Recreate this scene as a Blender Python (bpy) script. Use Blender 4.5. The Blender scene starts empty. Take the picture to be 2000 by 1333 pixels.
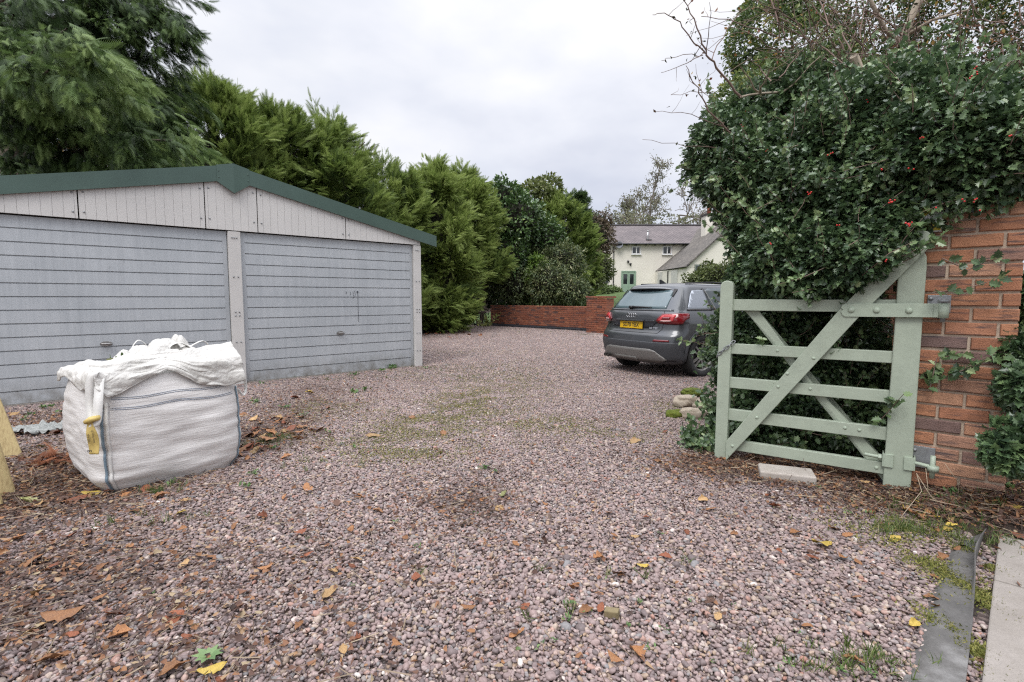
import bpy, bmesh, math, random
import numpy as np
from mathutils import Matrix, Vector, noise as mnoise
R = math.radians
rng = np.random.default_rng(7)
random.seed(7)
scene = bpy.context.scene
COL = scene.collection

# ------------------------------------------------------------------ camera
F, TILT, CAMH = 1000.0, R(4.8), 1.25
cd = bpy.data.cameras.new("camera"); cd.lens = 18.0; cd.sensor_width = 36.0
cd.clip_start = 0.05; cd.clip_end = 2000
cam = bpy.data.objects.new("camera", cd); COL.objects.link(cam)
cam.location = (0, 0, CAMH); cam.rotation_euler = (R(90) - TILT, 0, 0)
scene.camera = cam

# ------------------------------------------------------------------ world, sun, exposure
SUN_EL, SUN_ROT = R(52), R(200)
world = bpy.data.worlds.new("World"); scene.world = world; world.use_nodes = True
def build_world():
    nt = world.node_tree; nt.nodes.clear()
    N = lambda t: nt.nodes.new(t)
    L = nt.links.new
    out = N('ShaderNodeOutputWorld'); bg = N('ShaderNodeBackground'); bg.inputs['Strength'].default_value = 0.1
    L(bg.outputs[0], out.inputs[0])
    sky = N('ShaderNodeTexSky'); sky.sky_type = 'NISHITA'; sky.sun_disc = False
    sky.sun_elevation = SUN_EL; sky.sun_rotation = SUN_ROT
    tc = N('ShaderNodeTexCoord')
    sep = N('ShaderNodeSeparateXYZ'); L(tc.outputs['Generated'], sep.inputs[0])
    # overcast dome: brighter towards the zenith
    el = N('ShaderNodeMapRange'); el.inputs[1].default_value = 0.0; el.inputs[2].default_value = 1.0
    el.inputs[3].default_value = 0.0; el.inputs[4].default_value = 1.0
    L(sep.outputs[2], el.inputs[0])
    cr = N('ShaderNodeValToRGB'); e = cr.color_ramp.elements
    e[0].position = 0.0; e[0].color = (.78, .79, .82, 1)
    e[1].position = 1.0; e[1].color = (1, 1, 1, 1)
    L(el.outputs[0], cr.inputs[0])
    gain = N('ShaderNodeMapRange'); gain.interpolation_type = 'SMOOTHSTEP'
    gain.inputs[1].default_value = 0.5; gain.inputs[2].default_value = 1.0
    gain.inputs[3].default_value = 1.0; gain.inputs[4].default_value = 3.6
    L(sep.outputs[2], gain.inputs[0])
    # soft cloud structure
    mp = N('ShaderNodeMapping'); mp.inputs['Scale'].default_value = (1.5, 1.5, 3.2); mp.inputs['Location'].default_value = (.62, .2, .35)
    L(tc.outputs['Generated'], mp.inputs[0])
    n1 = N('ShaderNodeTexNoise'); n1.inputs['Scale'].default_value = 1.5; n1.inputs['Detail'].default_value = 5
    n1.inputs['Roughness'].default_value = .48
    L(mp.outputs[0], n1.inputs['Vector'])
    cl = N('ShaderNodeValToRGB'); e = cl.color_ramp.elements
    e[0].position = .32; e[0].color = (.60, .63, .73, 1)
    e[1].position = .66; e[1].color = (1, .99, .985, 1)
    m = cl.color_ramp.elements.new(.5); m.color = (.82, .835, .89, 1)
    L(n1.outputs['Fac'], cl.inputs[0])
    mul = N('ShaderNodeMix'); mul.data_type = 'RGBA'; mul.blend_type = 'MULTIPLY'; mul.inputs[0].default_value = 1
    L(cl.outputs[0], mul.inputs[6]); L(cr.outputs[0], mul.inputs[7])
    sc_ = N('ShaderNodeVectorMath'); sc_.operation = 'SCALE'; L(mul.outputs[2], sc_.inputs[0])
    g2 = N('ShaderNodeMath'); g2.operation = 'MULTIPLY'; g2.inputs[1].default_value = 10.0; L(gain.outputs[0], g2.inputs[0])
    L(g2.outputs[0], sc_.inputs['Scale'])
    mix = N('ShaderNodeMix'); mix.data_type = 'RGBA'
    n2 = N('ShaderNodeTexNoise'); n2.inputs['Scale'].default_value = 1.1; n2.inputs['Detail'].default_value = 3
    L(mp.outputs[0], n2.inputs['Vector'])
    th = N('ShaderNodeMapRange'); th.inputs[1].default_value = .45; th.inputs[2].default_value = .75
    th.inputs[3].default_value = .97; th.inputs[4].default_value = .75
    L(n2.outputs['Fac'], th.inputs[0])
    L(th.outputs[0], mix.inputs[0]); L(sky.outputs[0], mix.inputs[6]); L(sc_.outputs[0], mix.inputs[7])
    L(mix.outputs[2], bg.inputs['Color'])
build_world()
sd = bpy.data.lights.new("sun", 'SUN'); sd.energy = 1.3; sd.angle = R(25); sd.color = (1, .97, .93)
sun = bpy.data.objects.new("sun", sd); COL.objects.link(sun)
sun.rotation_euler = (R(90) - SUN_EL, 0, R(180) - SUN_ROT)
sun.location = (0, -5, 30)
vs = scene.view_settings
vs.view_transform = 'Standard'; vs.look = 'None'; vs.gamma = 1; vs.use_curve_mapping = False; vs.exposure = 0.34
cy = scene.cycles
cy.use_denoising = False; cy.filter_width = 1.2
cy.max_bounces = 6; cy.diffuse_bounces = 3; cy.glossy_bounces = 3; cy.transmission_bounces = 4
cy.caustics_reflective = False; cy.caustics_refractive = False

# ------------------------------------------------------------------ measuring helpers (photo of 2000 px -> place)
_s, _c = math.sin(TILT), math.cos(TILT)
def ray(x, y):
    u, v = (x - 1000) / F, (666.5 - y) / F
    return np.array([u, _c + v * _s, v * _c - _s])
def gnd(x, y, z=0.0):
    r = ray(x, y); t = (z - CAMH) / r[2]
    return np.array([0, 0, CAMH]) + t * r
def at(x, y, Y):
    r = ray(x, y); return np.array([0, 0, CAMH]) + r * (Y / r[1])
def smooth(t):
    t = np.clip(t, 0, 1); return t * t * (3 - 2 * t)
def ground_z(X, Y):
    d = (X + .94) * .68 + (Y - 23.4) * .73
    z = 1.69 * smooth((d - .2) / 19.)
    return z
def bank_z(X, Y):      # soil bank at the foot of the brick pier
    return .10 * math.exp(-(((X - 3.1) / .45) ** 2 + ((Y - 3.0) / .5) ** 2))

# ------------------------------------------------------------------ objects
WM = {}
def tag(o, label=None, cat=None, group=None, kind=None):
    if label: o['label'] = label
    if cat: o['category'] = cat
    if group: o['group'] = group
    if kind: o['kind'] = kind
    return o
def thing(name, label, cat, loc=(0, 0, 0), rotz=0.0, group=None):
    o = bpy.data.objects.new(name, None); COL.objects.link(o)
    o.empty_display_size = .2
    o.location = loc; o.rotation_euler = (0, 0, rotz)
    WM[o.name] = Matrix.Translation(Vector(loc)) @ Matrix.Rotation(rotz, 4, 'Z')
    return tag(o, label, cat, group)
def link_mesh(name, me, parent=None, base=None):
    """mesh in world coordinates -> object; its verts are rewritten in the parent's (or base point's) frame"""
    o = bpy.data.objects.new(name, me); COL.objects.link(o)
    if parent is not None:
        W = WM[parent.name]
        me.transform(W.inverted()); o.parent = parent; WM[o.name] = W.copy()
    else:
        if base is None: base = (0, 0, 0)
        me.transform(Matrix.Translation(-Vector(base))); o.location = base
        WM[o.name] = Matrix.Translation(Vector(base))
    return o
def np_mesh(name, V, faces_idx, loop_tot, mats, rnd=None, smooth_=True, mi=None):
    me = bpy.data.meshes.new(name)
    V = np.asarray(V, dtype=np.float32)
    me.vertices.add(len(V)); me.vertices.foreach_set('co', V.ravel())
    faces_idx = np.asarray(faces_idx, dtype=np.int32).ravel(); loop_tot = np.asarray(loop_tot, dtype=np.int32)
    me.loops.add(len(faces_idx)); me.loops.foreach_set('vertex_index', faces_idx)
    me.polygons.add(len(loop_tot))
    st = np.concatenate([[0], np.cumsum(loop_tot)[:-1]]).astype(np.int32)
    me.polygons.foreach_set('loop_start', st)
    try: me.polygons.foreach_set('loop_total', loop_tot)
    except Exception: pass
    me.polygons.foreach_set('use_smooth', np.full(len(loop_tot), bool(smooth_)))
    if mi is not None: me.polygons.foreach_set('material_index', np.asarray(mi, dtype=np.int32))
    for m in (mats if isinstance(mats, (list, tuple)) else [mats]): me.materials.append(m)
    me.update(calc_edges=True)
    if rnd is not None:
        a = me.attributes.new('rnd', 'FLOAT', 'POINT'); a.data.foreach_set('value', np.asarray(rnd, dtype=np.float32))
    return me
def stamp(tv, tf, P, Rm, S):
    """copies of a template (verts tv, equal-length faces tf): positions P, rotations Rm (columns = axes), scales S"""
    P = np.asarray(P, float); n = len(P); S = np.asarray(S, float)
    if S.ndim == 1: S = S[:, None].repeat(3, 1)
    V = np.einsum('nij,nkj->nki', Rm, tv[None] * S[:, None, :]) + P[:, None, :]
    k = len(tv); fi = (np.asarray(tf)[None] + (np.arange(n) * k)[:, None, None])
    return V.reshape(-1, 3), fi.reshape(-1, np.asarray(tf).shape[1])
def unit(v):
    v = np.asarray(v, float); return v / (np.linalg.norm(v, axis=-1, keepdims=True) + 1e-9)
def frames(D, Nn):
    """rotation matrices whose y axis = D, z axis ~ Nn"""
    y = unit(D); x = unit(np.cross(y, Nn)); z = np.cross(x, y)
    return np.stack([x, y, z], axis=-1)
def rdir(n): return unit(rng.normal(size=(n, 3)))

class MB:
    def __init__(s): s.v = []; s.f = []; s.m = []; s.sm = []; s.r = []; s.cur = .5
    def add(s, vs, fs, mi=0, sm=False):
        b = len(s.v); s.v += [tuple(map(float, p)) for p in vs]; s.r += [s.cur] * len(vs)
        for f in fs: s.f.append([b + i for i in f]); s.m.append(mi); s.sm.append(sm)
        return s
    def box(s, c, size, ax=None, mi=0):
        ax = np.eye(3) if ax is None else np.asarray(ax, float)   # rows = axes
        c = np.asarray(c, float); h = np.asarray(size, float) / 2
        vs = [c + ax[0] * h[0] * i + ax[1] * h[1] * j + ax[2] * h[2] * k for k in (-1, 1) for j in (-1, 1) for i in (-1, 1)]
        return s.add(vs, [(0, 2, 3, 1), (4, 5, 7, 6), (0, 1, 5, 4), (2, 6, 7, 3), (0, 4, 6, 2), (1, 3, 7, 5)], mi)
    def prism(s, poly, o, ax, ay, az, t0, t1, mi=0, sm=False):
        o, ax, ay, az = [np.asarray(q, float) for q in (o, ax, ay, az)]
        n = len(poly)
        vs = [o + ax * p[0] + ay * p[1] + az * t for t in (t0, t1) for p in poly]
        s.add(vs, [tuple(range(n)), tuple(range(2 * n - 1, n - 1, -1))], mi)
        b = len(s.v) - 2 * n
        for i in range(n):
            j = (i + 1) % n; s.f.append([b + i, b + n + i, b + n + j, b + j]); s.m.append(mi); s.sm.append(sm)
        return s
    def tube(s, pts, rad, n=6, cap=True, mi=0, sm=True):
        pts = [np.asarray(p, float) for p in pts]; k = len(pts)
        if np.isscalar(rad): rad = [rad] * k
        vs = []; prev = None
        for i in range(k):
            t = unit(pts[min(i + 1, k - 1)] - pts[max(i - 1, 0)])
            if prev is None:
                a = np.array([0, 0, 1.]) if abs(t[2]) < .9 else np.array([1., 0, 0])
                x = unit(np.cross(t, a))
            else: x = unit(prev - t * (prev @ t))
            prev = x; y = np.cross(t, x)
            for j in range(n):
                a = 2 * math.pi * j / n; vs.append(pts[i] + (x * math.cos(a) + y * math.sin(a)) * rad[i])
        fs = [(i * n + j, i * n + (j + 1) % n, (i + 1) * n + (j + 1) % n, (i + 1) * n + j) for i in range(k - 1) for j in range(n)]
        s.add(vs, fs, mi, sm)
        if cap:
            b = len(s.v) - k * n
            s.f.append([b + j for j in range(n - 1, -1, -1)]); s.m.append(mi); s.sm.append(False)
            s.f.append([b + (k - 1) * n + j for j in range(n)]); s.m.append(mi); s.sm.append(False)
        return s
    def lathe(s, prof, o, axis, n=24, mi=0, sm=True):
        """prof = (radius, height along axis)"""
        o = np.asarray(o, float); t = unit(axis); a = np.array([0, 0, 1.]) if abs(t[2]) < .9 else np.array([1., 0, 0])
        x = unit(np.cross(t, a)); y = np.cross(t, x); vs = []
        for r_, h in prof:
            for j in range(n):
                q = 2 * math.pi * j / n; vs.append(o + t * h + (x * math.cos(q) + y * math.sin(q)) * r_)
        k = len(prof)
        return s.add(vs, [(i * n + j, (i + 1) * n + j, (i + 1) * n + (j + 1) % n, i * n + (j + 1) % n) for i in range(k - 1) for j in range(n)], mi, sm)
    def disc_bolt(s, c, axis, r, h, n=10, mi=0):
        return s.lathe([(0.0001, h), (r * .6, h * .95), (r, h * .4), (r, -.002)], c, axis, n, mi)
    def grid(s, fn, us, vs_, mi=0, sm=True):
        P = [fn(u, v) for v in vs_ for u in us]; nu = len(us)
        return s.add(P, [(j * nu + i, j * nu + i + 1, (j + 1) * nu + i + 1, (j + 1) * nu + i) for j in range(len(vs_) - 1) for i in range(nu - 1)], mi, sm)
    def build(s, name, mats, parent=None, bevel=0, seg=2, base=None, solid=0, subsurf=0, rnd=False, recalc=False):
        me = bpy.data.meshes.new(name); me.from_pydata(s.v, [], s.f)
        for m in (mats if isinstance(mats, (list, tuple)) else [mats]): me.materials.append(m)
        me.polygons.foreach_set('material_index', s.m); me.polygons.foreach_set('use_smooth', s.sm)
        if rnd:
            a = me.attributes.new('rnd', 'FLOAT', 'POINT'); a.data.foreach_set('value', s.r)
        if recalc:
            bm = bmesh.new(); bm.from_mesh(me); bmesh.ops.recalc_face_normals(bm, faces=bm.faces); bm.to_mesh(me); bm.free()
        me.update()
        o = link_mesh(name, me, parent, base)
        if subsurf:
            q = o.modifiers.new('sub', 'SUBSURF'); q.levels = q.render_levels = subsurf
        if solid:
            q = o.modifiers.new('solid', 'SOLIDIFY'); q.thickness = solid; q.offset = 0
        if bevel:
            q = o.modifiers.new('bevel', 'BEVEL'); q.width = bevel; q.segments = seg; q.limit_method = 'ANGLE'; q.angle_limit = R(40)
        return o
def bolt(c, axis, r, h, n, mat, parent, name='bolt'):
    return MB().disc_bolt(c, axis, r, h, n).build(name, mat, parent)
def text_mesh(txt, size, o, ax, ay, name, mat, parent, depth=.002, bold=0, align='CENTER', sx=1.0):
    cu = bpy.data.curves.new(name, 'FONT'); cu.body = txt; cu.size = size; cu.extrude = depth / 2; cu.offset = bold
    cu.align_x = align; cu.align_y = 'CENTER'
    to = bpy.data.objects.new(name, cu); COL.objects.link(to)
    me = bpy.data.meshes.new_from_object(to.evaluated_get(bpy.context.evaluated_depsgraph_get()))
    bpy.data.objects.remove(to); bpy.data.curves.remove(cu)
    ax = Vector(ax).normalized(); ay = Vector(ay).normalized(); az = ax.cross(ay)
    M_ = Matrix((ax * sx, ay, az)).transposed().to_4x4(); M_.translation = Vector(o)
    me.transform(M_); me.materials.clear(); me.materials.append(mat); me.name = name
    return link_mesh(name, me, parent)

# ------------------------------------------------------------------ materials
MATS = {}
class NT:
    def __init__(s, name):
        s.m = bpy.data.materials.new(name); s.m.use_nodes = True; s.t = s.m.node_tree; s.t.nodes.clear()
        s.out = s.n('ShaderNodeOutputMaterial'); s.b = s.n('ShaderNodeBsdfPrincipled'); s.l(s.b.outputs[0], s.out.inputs[0])
        s.tc = s.n('ShaderNodeTexCoord')
    def n(s, t, **k):
        x = s.t.nodes.new(t)
        for a, b in k.items(): setattr(x, a, b)
        return x
    def l(s, a, b): s.t.links.new(a, b)
    def noise(s, scale, detail=4, rough=.55, vec=None, dim=None):
        x = s.n('ShaderNodeTexNoise'); x.inputs['Scale'].default_value = scale; x.inputs['Detail'].default_value = detail
        x.inputs['Roughness'].default_value = rough; s.l(vec if vec is not None else s.tc.outputs['Object'], x.inputs['Vector'])
        return x.outputs['Fac']
    def ramp(s, fac, stops):
        x = s.n('ShaderNodeValToRGB'); e = x.color_ramp.elements
        while len(e) < len(stops): e.new(.5)
        for i, (p, c) in enumerate(stops): e[i].position = p; e[i].color = (*c, 1)
        s.l(fac, x.inputs[0]); return x.outputs[0]
    def mix(s, fac, a, b, mode='MIX'):
        x = s.n('ShaderNodeMix'); x.data_type = 'RGBA'; x.blend_type = mode
        for q, i in ((fac, 0), (a, 6), (b, 7)):
            if hasattr(q, 'links'): s.l(q, x.inputs[i])
            elif i == 0: x.inputs[0].default_value = q
            else: x.inputs[i].default_value = (*q, 1)
        return x.outputs[2]
    def mrange(s, v, a, b, c=0, d=1):
        x = s.n('ShaderNodeMapRange'); s.l(v, x.inputs[0])
        for i, q in enumerate((a, b, c, d)): x.inputs[i + 1].default_value = q
        return x.outputs[0]
    def bump(s, h, dist=.01, strength=.5):
        x = s.n('ShaderNodeBump'); x.inputs['Distance'].default_value = dist; x.inputs['Strength'].default_value = strength
        s.l(h, x.inputs['Height']); s.l(x.outputs[0], s.b.inputs['Normal']); return x
    def mapping(s, scale, vec=None, loc=(0, 0, 0), rot=(0, 0, 0)):
        x = s.n('ShaderNodeMapping'); x.inputs['Scale'].default_value = scale; x.inputs['Location'].default_value = loc; x.inputs['Rotation'].default_value = rot
        s.l(vec if vec is not None else s.tc.outputs['Object'], x.inputs[0]); return x.outputs[0]
    def attr(s, name='rnd'):
        x = s.n('ShaderNodeAttribute'); x.attribute_name = name; return x.outputs['Fac']
    def set(s, col=None, rough=None, metal=None, **k):
        if col is not None:
            if hasattr(col, 'links'): s.l(col, s.b.inputs['Base Color'])
            else: s.b.inputs['Base Color'].default_value = (*col, 1)
        if rough is not None:
            if hasattr(rough, 'links'): s.l(rough, s.b.inputs['Roughness'])
            else: s.b.inputs['Roughness'].default_value = rough
        if metal is not None: s.b.inputs['Metallic'].default_value = metal
        for a, v in k.items(): s.b.inputs[a.replace('_', ' ')].default_value = v
        return s
def plain(name, col, rough=.6, metal=0, var=.12, scale=6, bump=0, bscale=60, bdist=.004, **k):
    if name in MATS: return MATS[name]
    t = NT(name); c = np.array(col)
    f = t.noise(scale, 5, .6)
    t.set(t.ramp(f, [(.25, tuple(np.clip(c * (1 - var), 0, 1))), (.75, tuple(np.clip(c * (1 + var), 0, 1)))]), rough, metal, **k)
    if bump: t.bump(t.noise(bscale, 4), bdist, bump)
    MATS[name] = t.m; return t.m
def leafmat(name, stops, rough=.5, trans=.25, spec=.5, coat=0):
    """leaf colour taken from the per-leaf value, with some light coming through"""
    t = NT(name); col = t.ramp(t.attr(), stops)
    t.set(col, rough, 0); t.b.inputs['Specular IOR Level'].default_value = spec
    if coat: t.b.inputs['Coat Weight'].default_value = coat; t.b.inputs['Coat Roughness'].default_value = .15
    if trans:
        tr = t.n('ShaderNodeBsdfTranslucent'); t.l(col, tr.inputs[0])
        mx = t.n('ShaderNodeMixShader'); mx.inputs[0].default_value = trans
        t.l(t.b.outputs[0], mx.inputs[1]); t.l(tr.outputs[0], mx.inputs[2]); t.l(mx.outputs[0], t.out.inputs[0])
    return t.m

def m_soil():
    t = NT('soil'); f = t.noise(3, 8, .7); g = t.noise(70, 6, .7)
    c = t.ramp(f, [(.3, (.035, .024, .018)), (.55, (.07, .05, .038)), (.75, (.05, .05, .025))])
    c = t.mix(.6, c, t.ramp(g, [(.35, (.25, .2, .16)), (.7, (1.4, 1.2, 1.1))]), 'MULTIPLY')
    t.set(c, .95); t.bump(g, .03, .8); return t.m
def m_gravel_base():
    t = NT('gravel_bed')
    v = t.n('ShaderNodeTexVoronoi'); v.inputs['Scale'].default_value = 36; t.l(t.tc.outputs['Object'], v.inputs['Vector'])
    sp = t.n('ShaderNodeSeparateColor'); t.l(v.outputs['Color'], sp.inputs[0])
    c = t.ramp(sp.outputs[0], [(0, (.05, .04, .038)), (.35, (.09, .065, .06)), (.7, (.15, .11, .1)), (1, (.24, .2, .18))])
    big = t.noise(.9, 5, .6)
    c = t.mix(1, c, t.ramp(big, [(.3, (.55, .5, .45)), (.6, (1, 1, 1))]), 'MULTIPLY')
    t.set(c, .85); t.bump(v.outputs['Distance'], .02, .8); return t.m
def m_pebble():
    t = NT('pebble'); r = t.attr()
    c = t.ramp(r, [(0, (.14, .115, .114)), (.16, (.21, .165, .162)), (.33, (.315, .235, .222)), (.5, (.255, .20, .193)), (.62, (.36, .282, .265)),
                   (.74, (.22, .215, .22)), (.84, (.35, .25, .175)), (.93, (.44, .38, .345)), (.985, (.33, .17, .13)), (1, (.66, .62, .58))])
    n = t.noise(130, 5, .65)
    c = t.mix(.6, c, t.ramp(n, [(.3, (.5, .46, .44)), (.7, (1.25, 1.22, 1.2))]), 'MULTIPLY')
    # earth washed over the stones in known bare places of the drive, and by chance elsewhere
    geo = t.n('ShaderNodeNewGeometry'); acc = None
    for px, py, r0 in ((60, 920, .9), (20, 1010, .6), (180, 960, .6), (520, 850, .7), (590, 790, .8), (640, 760, .9), (860, 650, 1.6), (1530, 925, .5), (1680, 950, .5), (1850, 990, .5), (120, 1130, .7), (920, 985, .35)):
        g0 = gnd(px, py); d = t.n('ShaderNodeVectorMath', operation='DISTANCE'); t.l(geo.outputs['Position'], d.inputs[0]); d.inputs[1].default_value = tuple(g0)
        q = t.mrange(d.outputs['Value'], r0, r0 * .35)
        if acc is None: acc = q
        else:
            mx = t.n('ShaderNodeMath', operation='MAXIMUM'); t.l(acc, mx.inputs[0]); t.l(q, mx.inputs[1]); acc = mx.outputs[0]
    pn = t.noise(1.1, 6, .65, geo.outputs['Position'])
    ad = t.n('ShaderNodeMath', operation='MULTIPLY_ADD'); t.l(acc, ad.inputs[0]); ad.inputs[1].default_value = .55; t.l(t.mrange(pn, .38, .72, -.25, .45), ad.inputs[2])
    ad.use_clamp = True
    c = t.mix(ad.outputs[0], c, t.mix(.6, c, (.07, .045, .035)))
    t.set(c, .62); t.b.inputs['Specular IOR Level'].default_value = .35; return t.m
def m_lawn():
    t = NT('lawn_grass'); f = t.noise(2.2, 6, .65)
    t.set(t.ramp(f, [(.3, (.04, .075, .015)), (.7, (.085, .14, .03))]), .9); t.bump(t.noise(40, 5), .05, .8); return t.m
def m_galv():
    t = NT('galvanised_steel')
    a = t.noise(1.3, 5, .6); b = t.noise(110, 3, .7)
    st = t.noise(2.2, 5, .6, t.mapping((14, 14, .6)))
    c = t.ramp(a, [(.3, (.405, .43, .452)), (.7, (.50, .522, .542))])
    c = t.mix(.3, c, t.ramp(b, [(.35, (.75, .75, .76)), (.65, (1.15, 1.15, 1.14))]), 'MULTIPLY')
    c = t.mix(.35, c, t.ramp(st, [(.3, (.72, .73, .74)), (.6, (1.05, 1.05, 1.05))]), 'MULTIPLY')
    sx = t.n('ShaderNodeSeparateXYZ'); t.l(t.tc.outputs['Object'], sx.inputs[0])
    sp = t.n('ShaderNodeMath', operation='MULTIPLY'); t.l(t.mrange(sx.outputs[2], .32, .03), sp.inputs[0]); t.l(t.mrange(t.noise(9, 7, .75), .35, .65), sp.inputs[1])
    c = t.mix(sp.outputs[0], c, (.20, .19, .17))
    sc = t.mrange(t.noise(16, 3, .5, t.mapping((1, 1, .25))), .72, .76, 0, .35); c = t.mix(sc, c, (.24, .25, .26))
    t.set(c, t.mrange(b, .3, .7, .42, .62), .3); t.b.inputs['Specular IOR Level'].default_value = .5; return t.m
def m_brick(name, stops, mortar_dirt=.3):
    t = NT(name); r = t.attr(); c = t.ramp(r, stops)
    n = t.noise(14, 6, .65); n2 = t.noise(120, 5, .7)
    st = t.noise(5, 5, .6, t.mapping((1, 1, 9)))
    c = t.mix(.6, c, t.ramp(n, [(.3, (.62, .58, .56)), (.6, (1.12, 1.08, 1.05))]), 'MULTIPLY')
    c = t.mix(t.mrange(st, .53, .66, 0, .8), c, (.07, .06, .066))
    c = t.mix(t.mrange(n2, .62, .72, 0, .5), c, (.05, .035, .03))
    t.set(c, .88); t.bump(n2, .008, .9); return t.m
def m_paintwood(name, col, dirt=(.22, .25, .2)):
    t = NT(name); c = np.array(col)
    g = t.noise(4, 6, .65, t.mapping((2.5, 2.5, 2.5))); w = t.noise(30, 5, .6)
    base = t.ramp(g, [(.25, tuple(c * .88)), (.75, tuple(np.clip(c * 1.06, 0, 1)))])
    d = t.noise(7, 8, .75)
    base = t.mix(t.mrange(d, .56, .78, 0, .6), base, dirt)
    gr = t.noise(3, 6, .65, t.mapping((8, 8, 60))); base = t.mix(t.mrange(gr, .55, .75, 0, .35), base, (.25, .28, .21))
    base = t.mix(t.mrange(t.noise(40, 6, .7), .66, .74, 0, .6), base, (.14, .15, .12))
    t.set(base, .55); t.bump(w, .003, .5); return t.m
def m_timber():
    t = NT('treated_timber'); w = t.noise(3, 6, .6, t.mapping((30, 30, 1.2)))
    t.set(t.ramp(w, [(.3, (.30, .22, .10)), (.55, (.46, .36, .18)), (.75, (.40, .34, .15))]), .75); t.bump(w, .003, .4); return t.m
def m_render_wall():
    t = NT('cream_render'); a = t.noise(.5, 6, .6); b = t.noise(9, 5)
    t.set(t.ramp(a, [(.3, (.72, .68, .60)), (.7, (.80, .76, .68))]), .9); t.bump(b, .004, .15); return t.m
def m_rooftile(name, c1, c2):
    t = NT(name); br = t.n('ShaderNodeTexBrick'); br.inputs['Scale'].default_value = 1
    br.inputs['Brick Width'].default_value = .26; br.inputs['Row Height'].default_value = .16; br.inputs['Mortar Size'].default_value = .012
    br.inputs['Color1'].default_value = (*c1, 1); br.inputs['Color2'].default_value = (*c2, 1); br.inputs['Mortar'].default_value = (.05, .045, .05, 1)
    uv = t.n('ShaderNodeUVMap'); t.l(uv.outputs[0], br.inputs['Vector'])
    n = t.noise(.8, 6, .7)
    c = t.mix(.7, br.outputs['Color'], t.ramp(n, [(.3, (.6, .6, .6)), (.7, (1.25, 1.2, 1.15))]), 'MULTIPLY')
    t.set(c, .9); t.bump(br.outputs['Fac'], -.02, .6); return t.m
def m_bagfabric():
    t = NT('woven_white_fabric')
    a = t.noise(2.5, 6, .6); cre = t.noise(3.2, 6, .62, t.mapping((3, 3, 24)))
    weave = t.n('ShaderNodeTexWave'); weave.inputs['Scale'].default_value = 190; t.l(t.tc.outputs['Object'], weave.inputs['Vector'])
    c = t.ramp(a, [(.3, (.62, .60, .58)), (.7, (.71, .69, .67))])
    d = t.noise(5, 8, .75)
    c = t.mix(t.mrange(d, .64, .8, 0, .35), c, (.42, .38, .32))
    t.set(c, .62); t.bump(cre, .016, .32); return t.m
def m_flap():
    t = NT('woven_cream_fabric'); a = t.noise(4, 6, .65); n = t.noise(7, 6, .6)
    t.set(t.ramp(a, [(.3, (.46, .445, .41)), (.7, (.585, .57, .54))]), .55); t.bump(n, .05, .7); return t.m
def m_concrete(name, c0, c1, sc=5):
    t = NT(name); a = t.noise(sc, 8, .65); b = t.noise(150, 4, .7)
    c = t.mix(.35, t.ramp(a, [(.3, c0), (.7, c1)]), t.ramp(b, [(.3, (.6, .6, .6)), (.7, (1.25, 1.25, 1.25))]), 'MULTIPLY')
    t.set(c, .9); t.bump(b, .003, .5); return t.m
def m_moss():
    t = NT('moss'); f = t.noise(25, 6, .7)
    t.set(t.ramp(f, [(.3, (.045, .065, .008)), (.55, (.12, .15, .015)), (.75, (.16, .16, .03))]), .95); t.bump(t.noise(160, 5), .01, 1); return t.m
def m_carpaint():
    t = NT('grey_car_paint'); f = t.noise(900, 2)
    t.set(t.ramp(f, [(.3, (.058, .063, .070)), (.7, (.074, .079, .086))]), .34, .35)
    t.b.inputs['Coat Weight'].default_value = .8; t.b.inputs['Coat Roughness'].default_value = .06; return t.m
def glass(name, col, rough=.05):
    t = NT(name); t.set(col, rough, 0); t.b.inputs['Specular IOR Level'].default_value = .8; return t.m

SOIL = m_soil(); GRAVEL = m_gravel_base(); PEB = m_pebble(); LAWN = m_lawn(); GALV = m_galv()
GATE = m_paintwood('sage_green_paint', (.355, .405, .32))
GIRON = plain('sage_painted_iron', (.36, .42, .33), .5, 0, .1, 20, .3, 80, .002)
IRON = plain('galvanised_iron', (.30, .31, .32), .5, .6, .2, 25, .3, 90, .002)
CREAM = plain('cream_cladding', (.59, .575, .555), .55, 0, .05, 2)
POSTM = plain('cream_post', (.55, .535, .515), .6, 0, .08, 3, .2, 60, .003)
GREEN = plain('green_metal', (.068, .11, .092), .38, .15, .12, 3)
DARK = plain('black_gap', (.012, .012, .012), .9)
NEARBRICK = m_brick('orange_brick', [(0, (.34, .15, .085)), (.22, (.47, .225, .125)), (.45, (.40, .18, .105)), (.62, (.53, .30, .19)), (.76, (.36, .20, .145)), (.88, (.22, .14, .12)), (1, (.12, .10, .11))])
FARBRICK = m_brick('red_brick', [(0, (.22, .07, .04)), (.35, (.31, .105, .055)), (.6, (.26, .09, .055)), (.78, (.36, .14, .075)), (.86, (.16, .065, .05)), (1, (.10, .055, .05))])
BLUEBRICK = plain('blue_brick', (.05, .05, .06), .8, 0, .3, 8)
MORTAR = plain('mortar', (.46, .37, .285), .95, 0, .25, 18, .6, 90, .006)
FARMORTAR = plain('grey_mortar', (.20, .15, .12), .95, 0, .25, 9)
TIMBER = m_timber()
CONC = m_concrete('path_concrete', (.22, .195, .17), (.30, .27, .245))
BLOCKM = m_concrete('block_concrete', (.34, .30, .26), (.45, .41, .37), 9)
MOSS = m_moss()
BARK = plain('bark', (.11, .085, .065), .9, 0, .35, 6, .6, 30, .02)
TWIG = plain('twig_bark', (.19, .13, .105), .85, 0, .3, 5)
PALEBARK = plain('pale_bark', (.30, .25, .19), .85, 0, .3, 6, .4, 30, .01)
CORE = plain('dark_core', (.022, .022, .012), 1, 0, .5, 5, 1, 12, .15)  # near-black colour of the solid cores added inside crowns to block light
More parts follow.
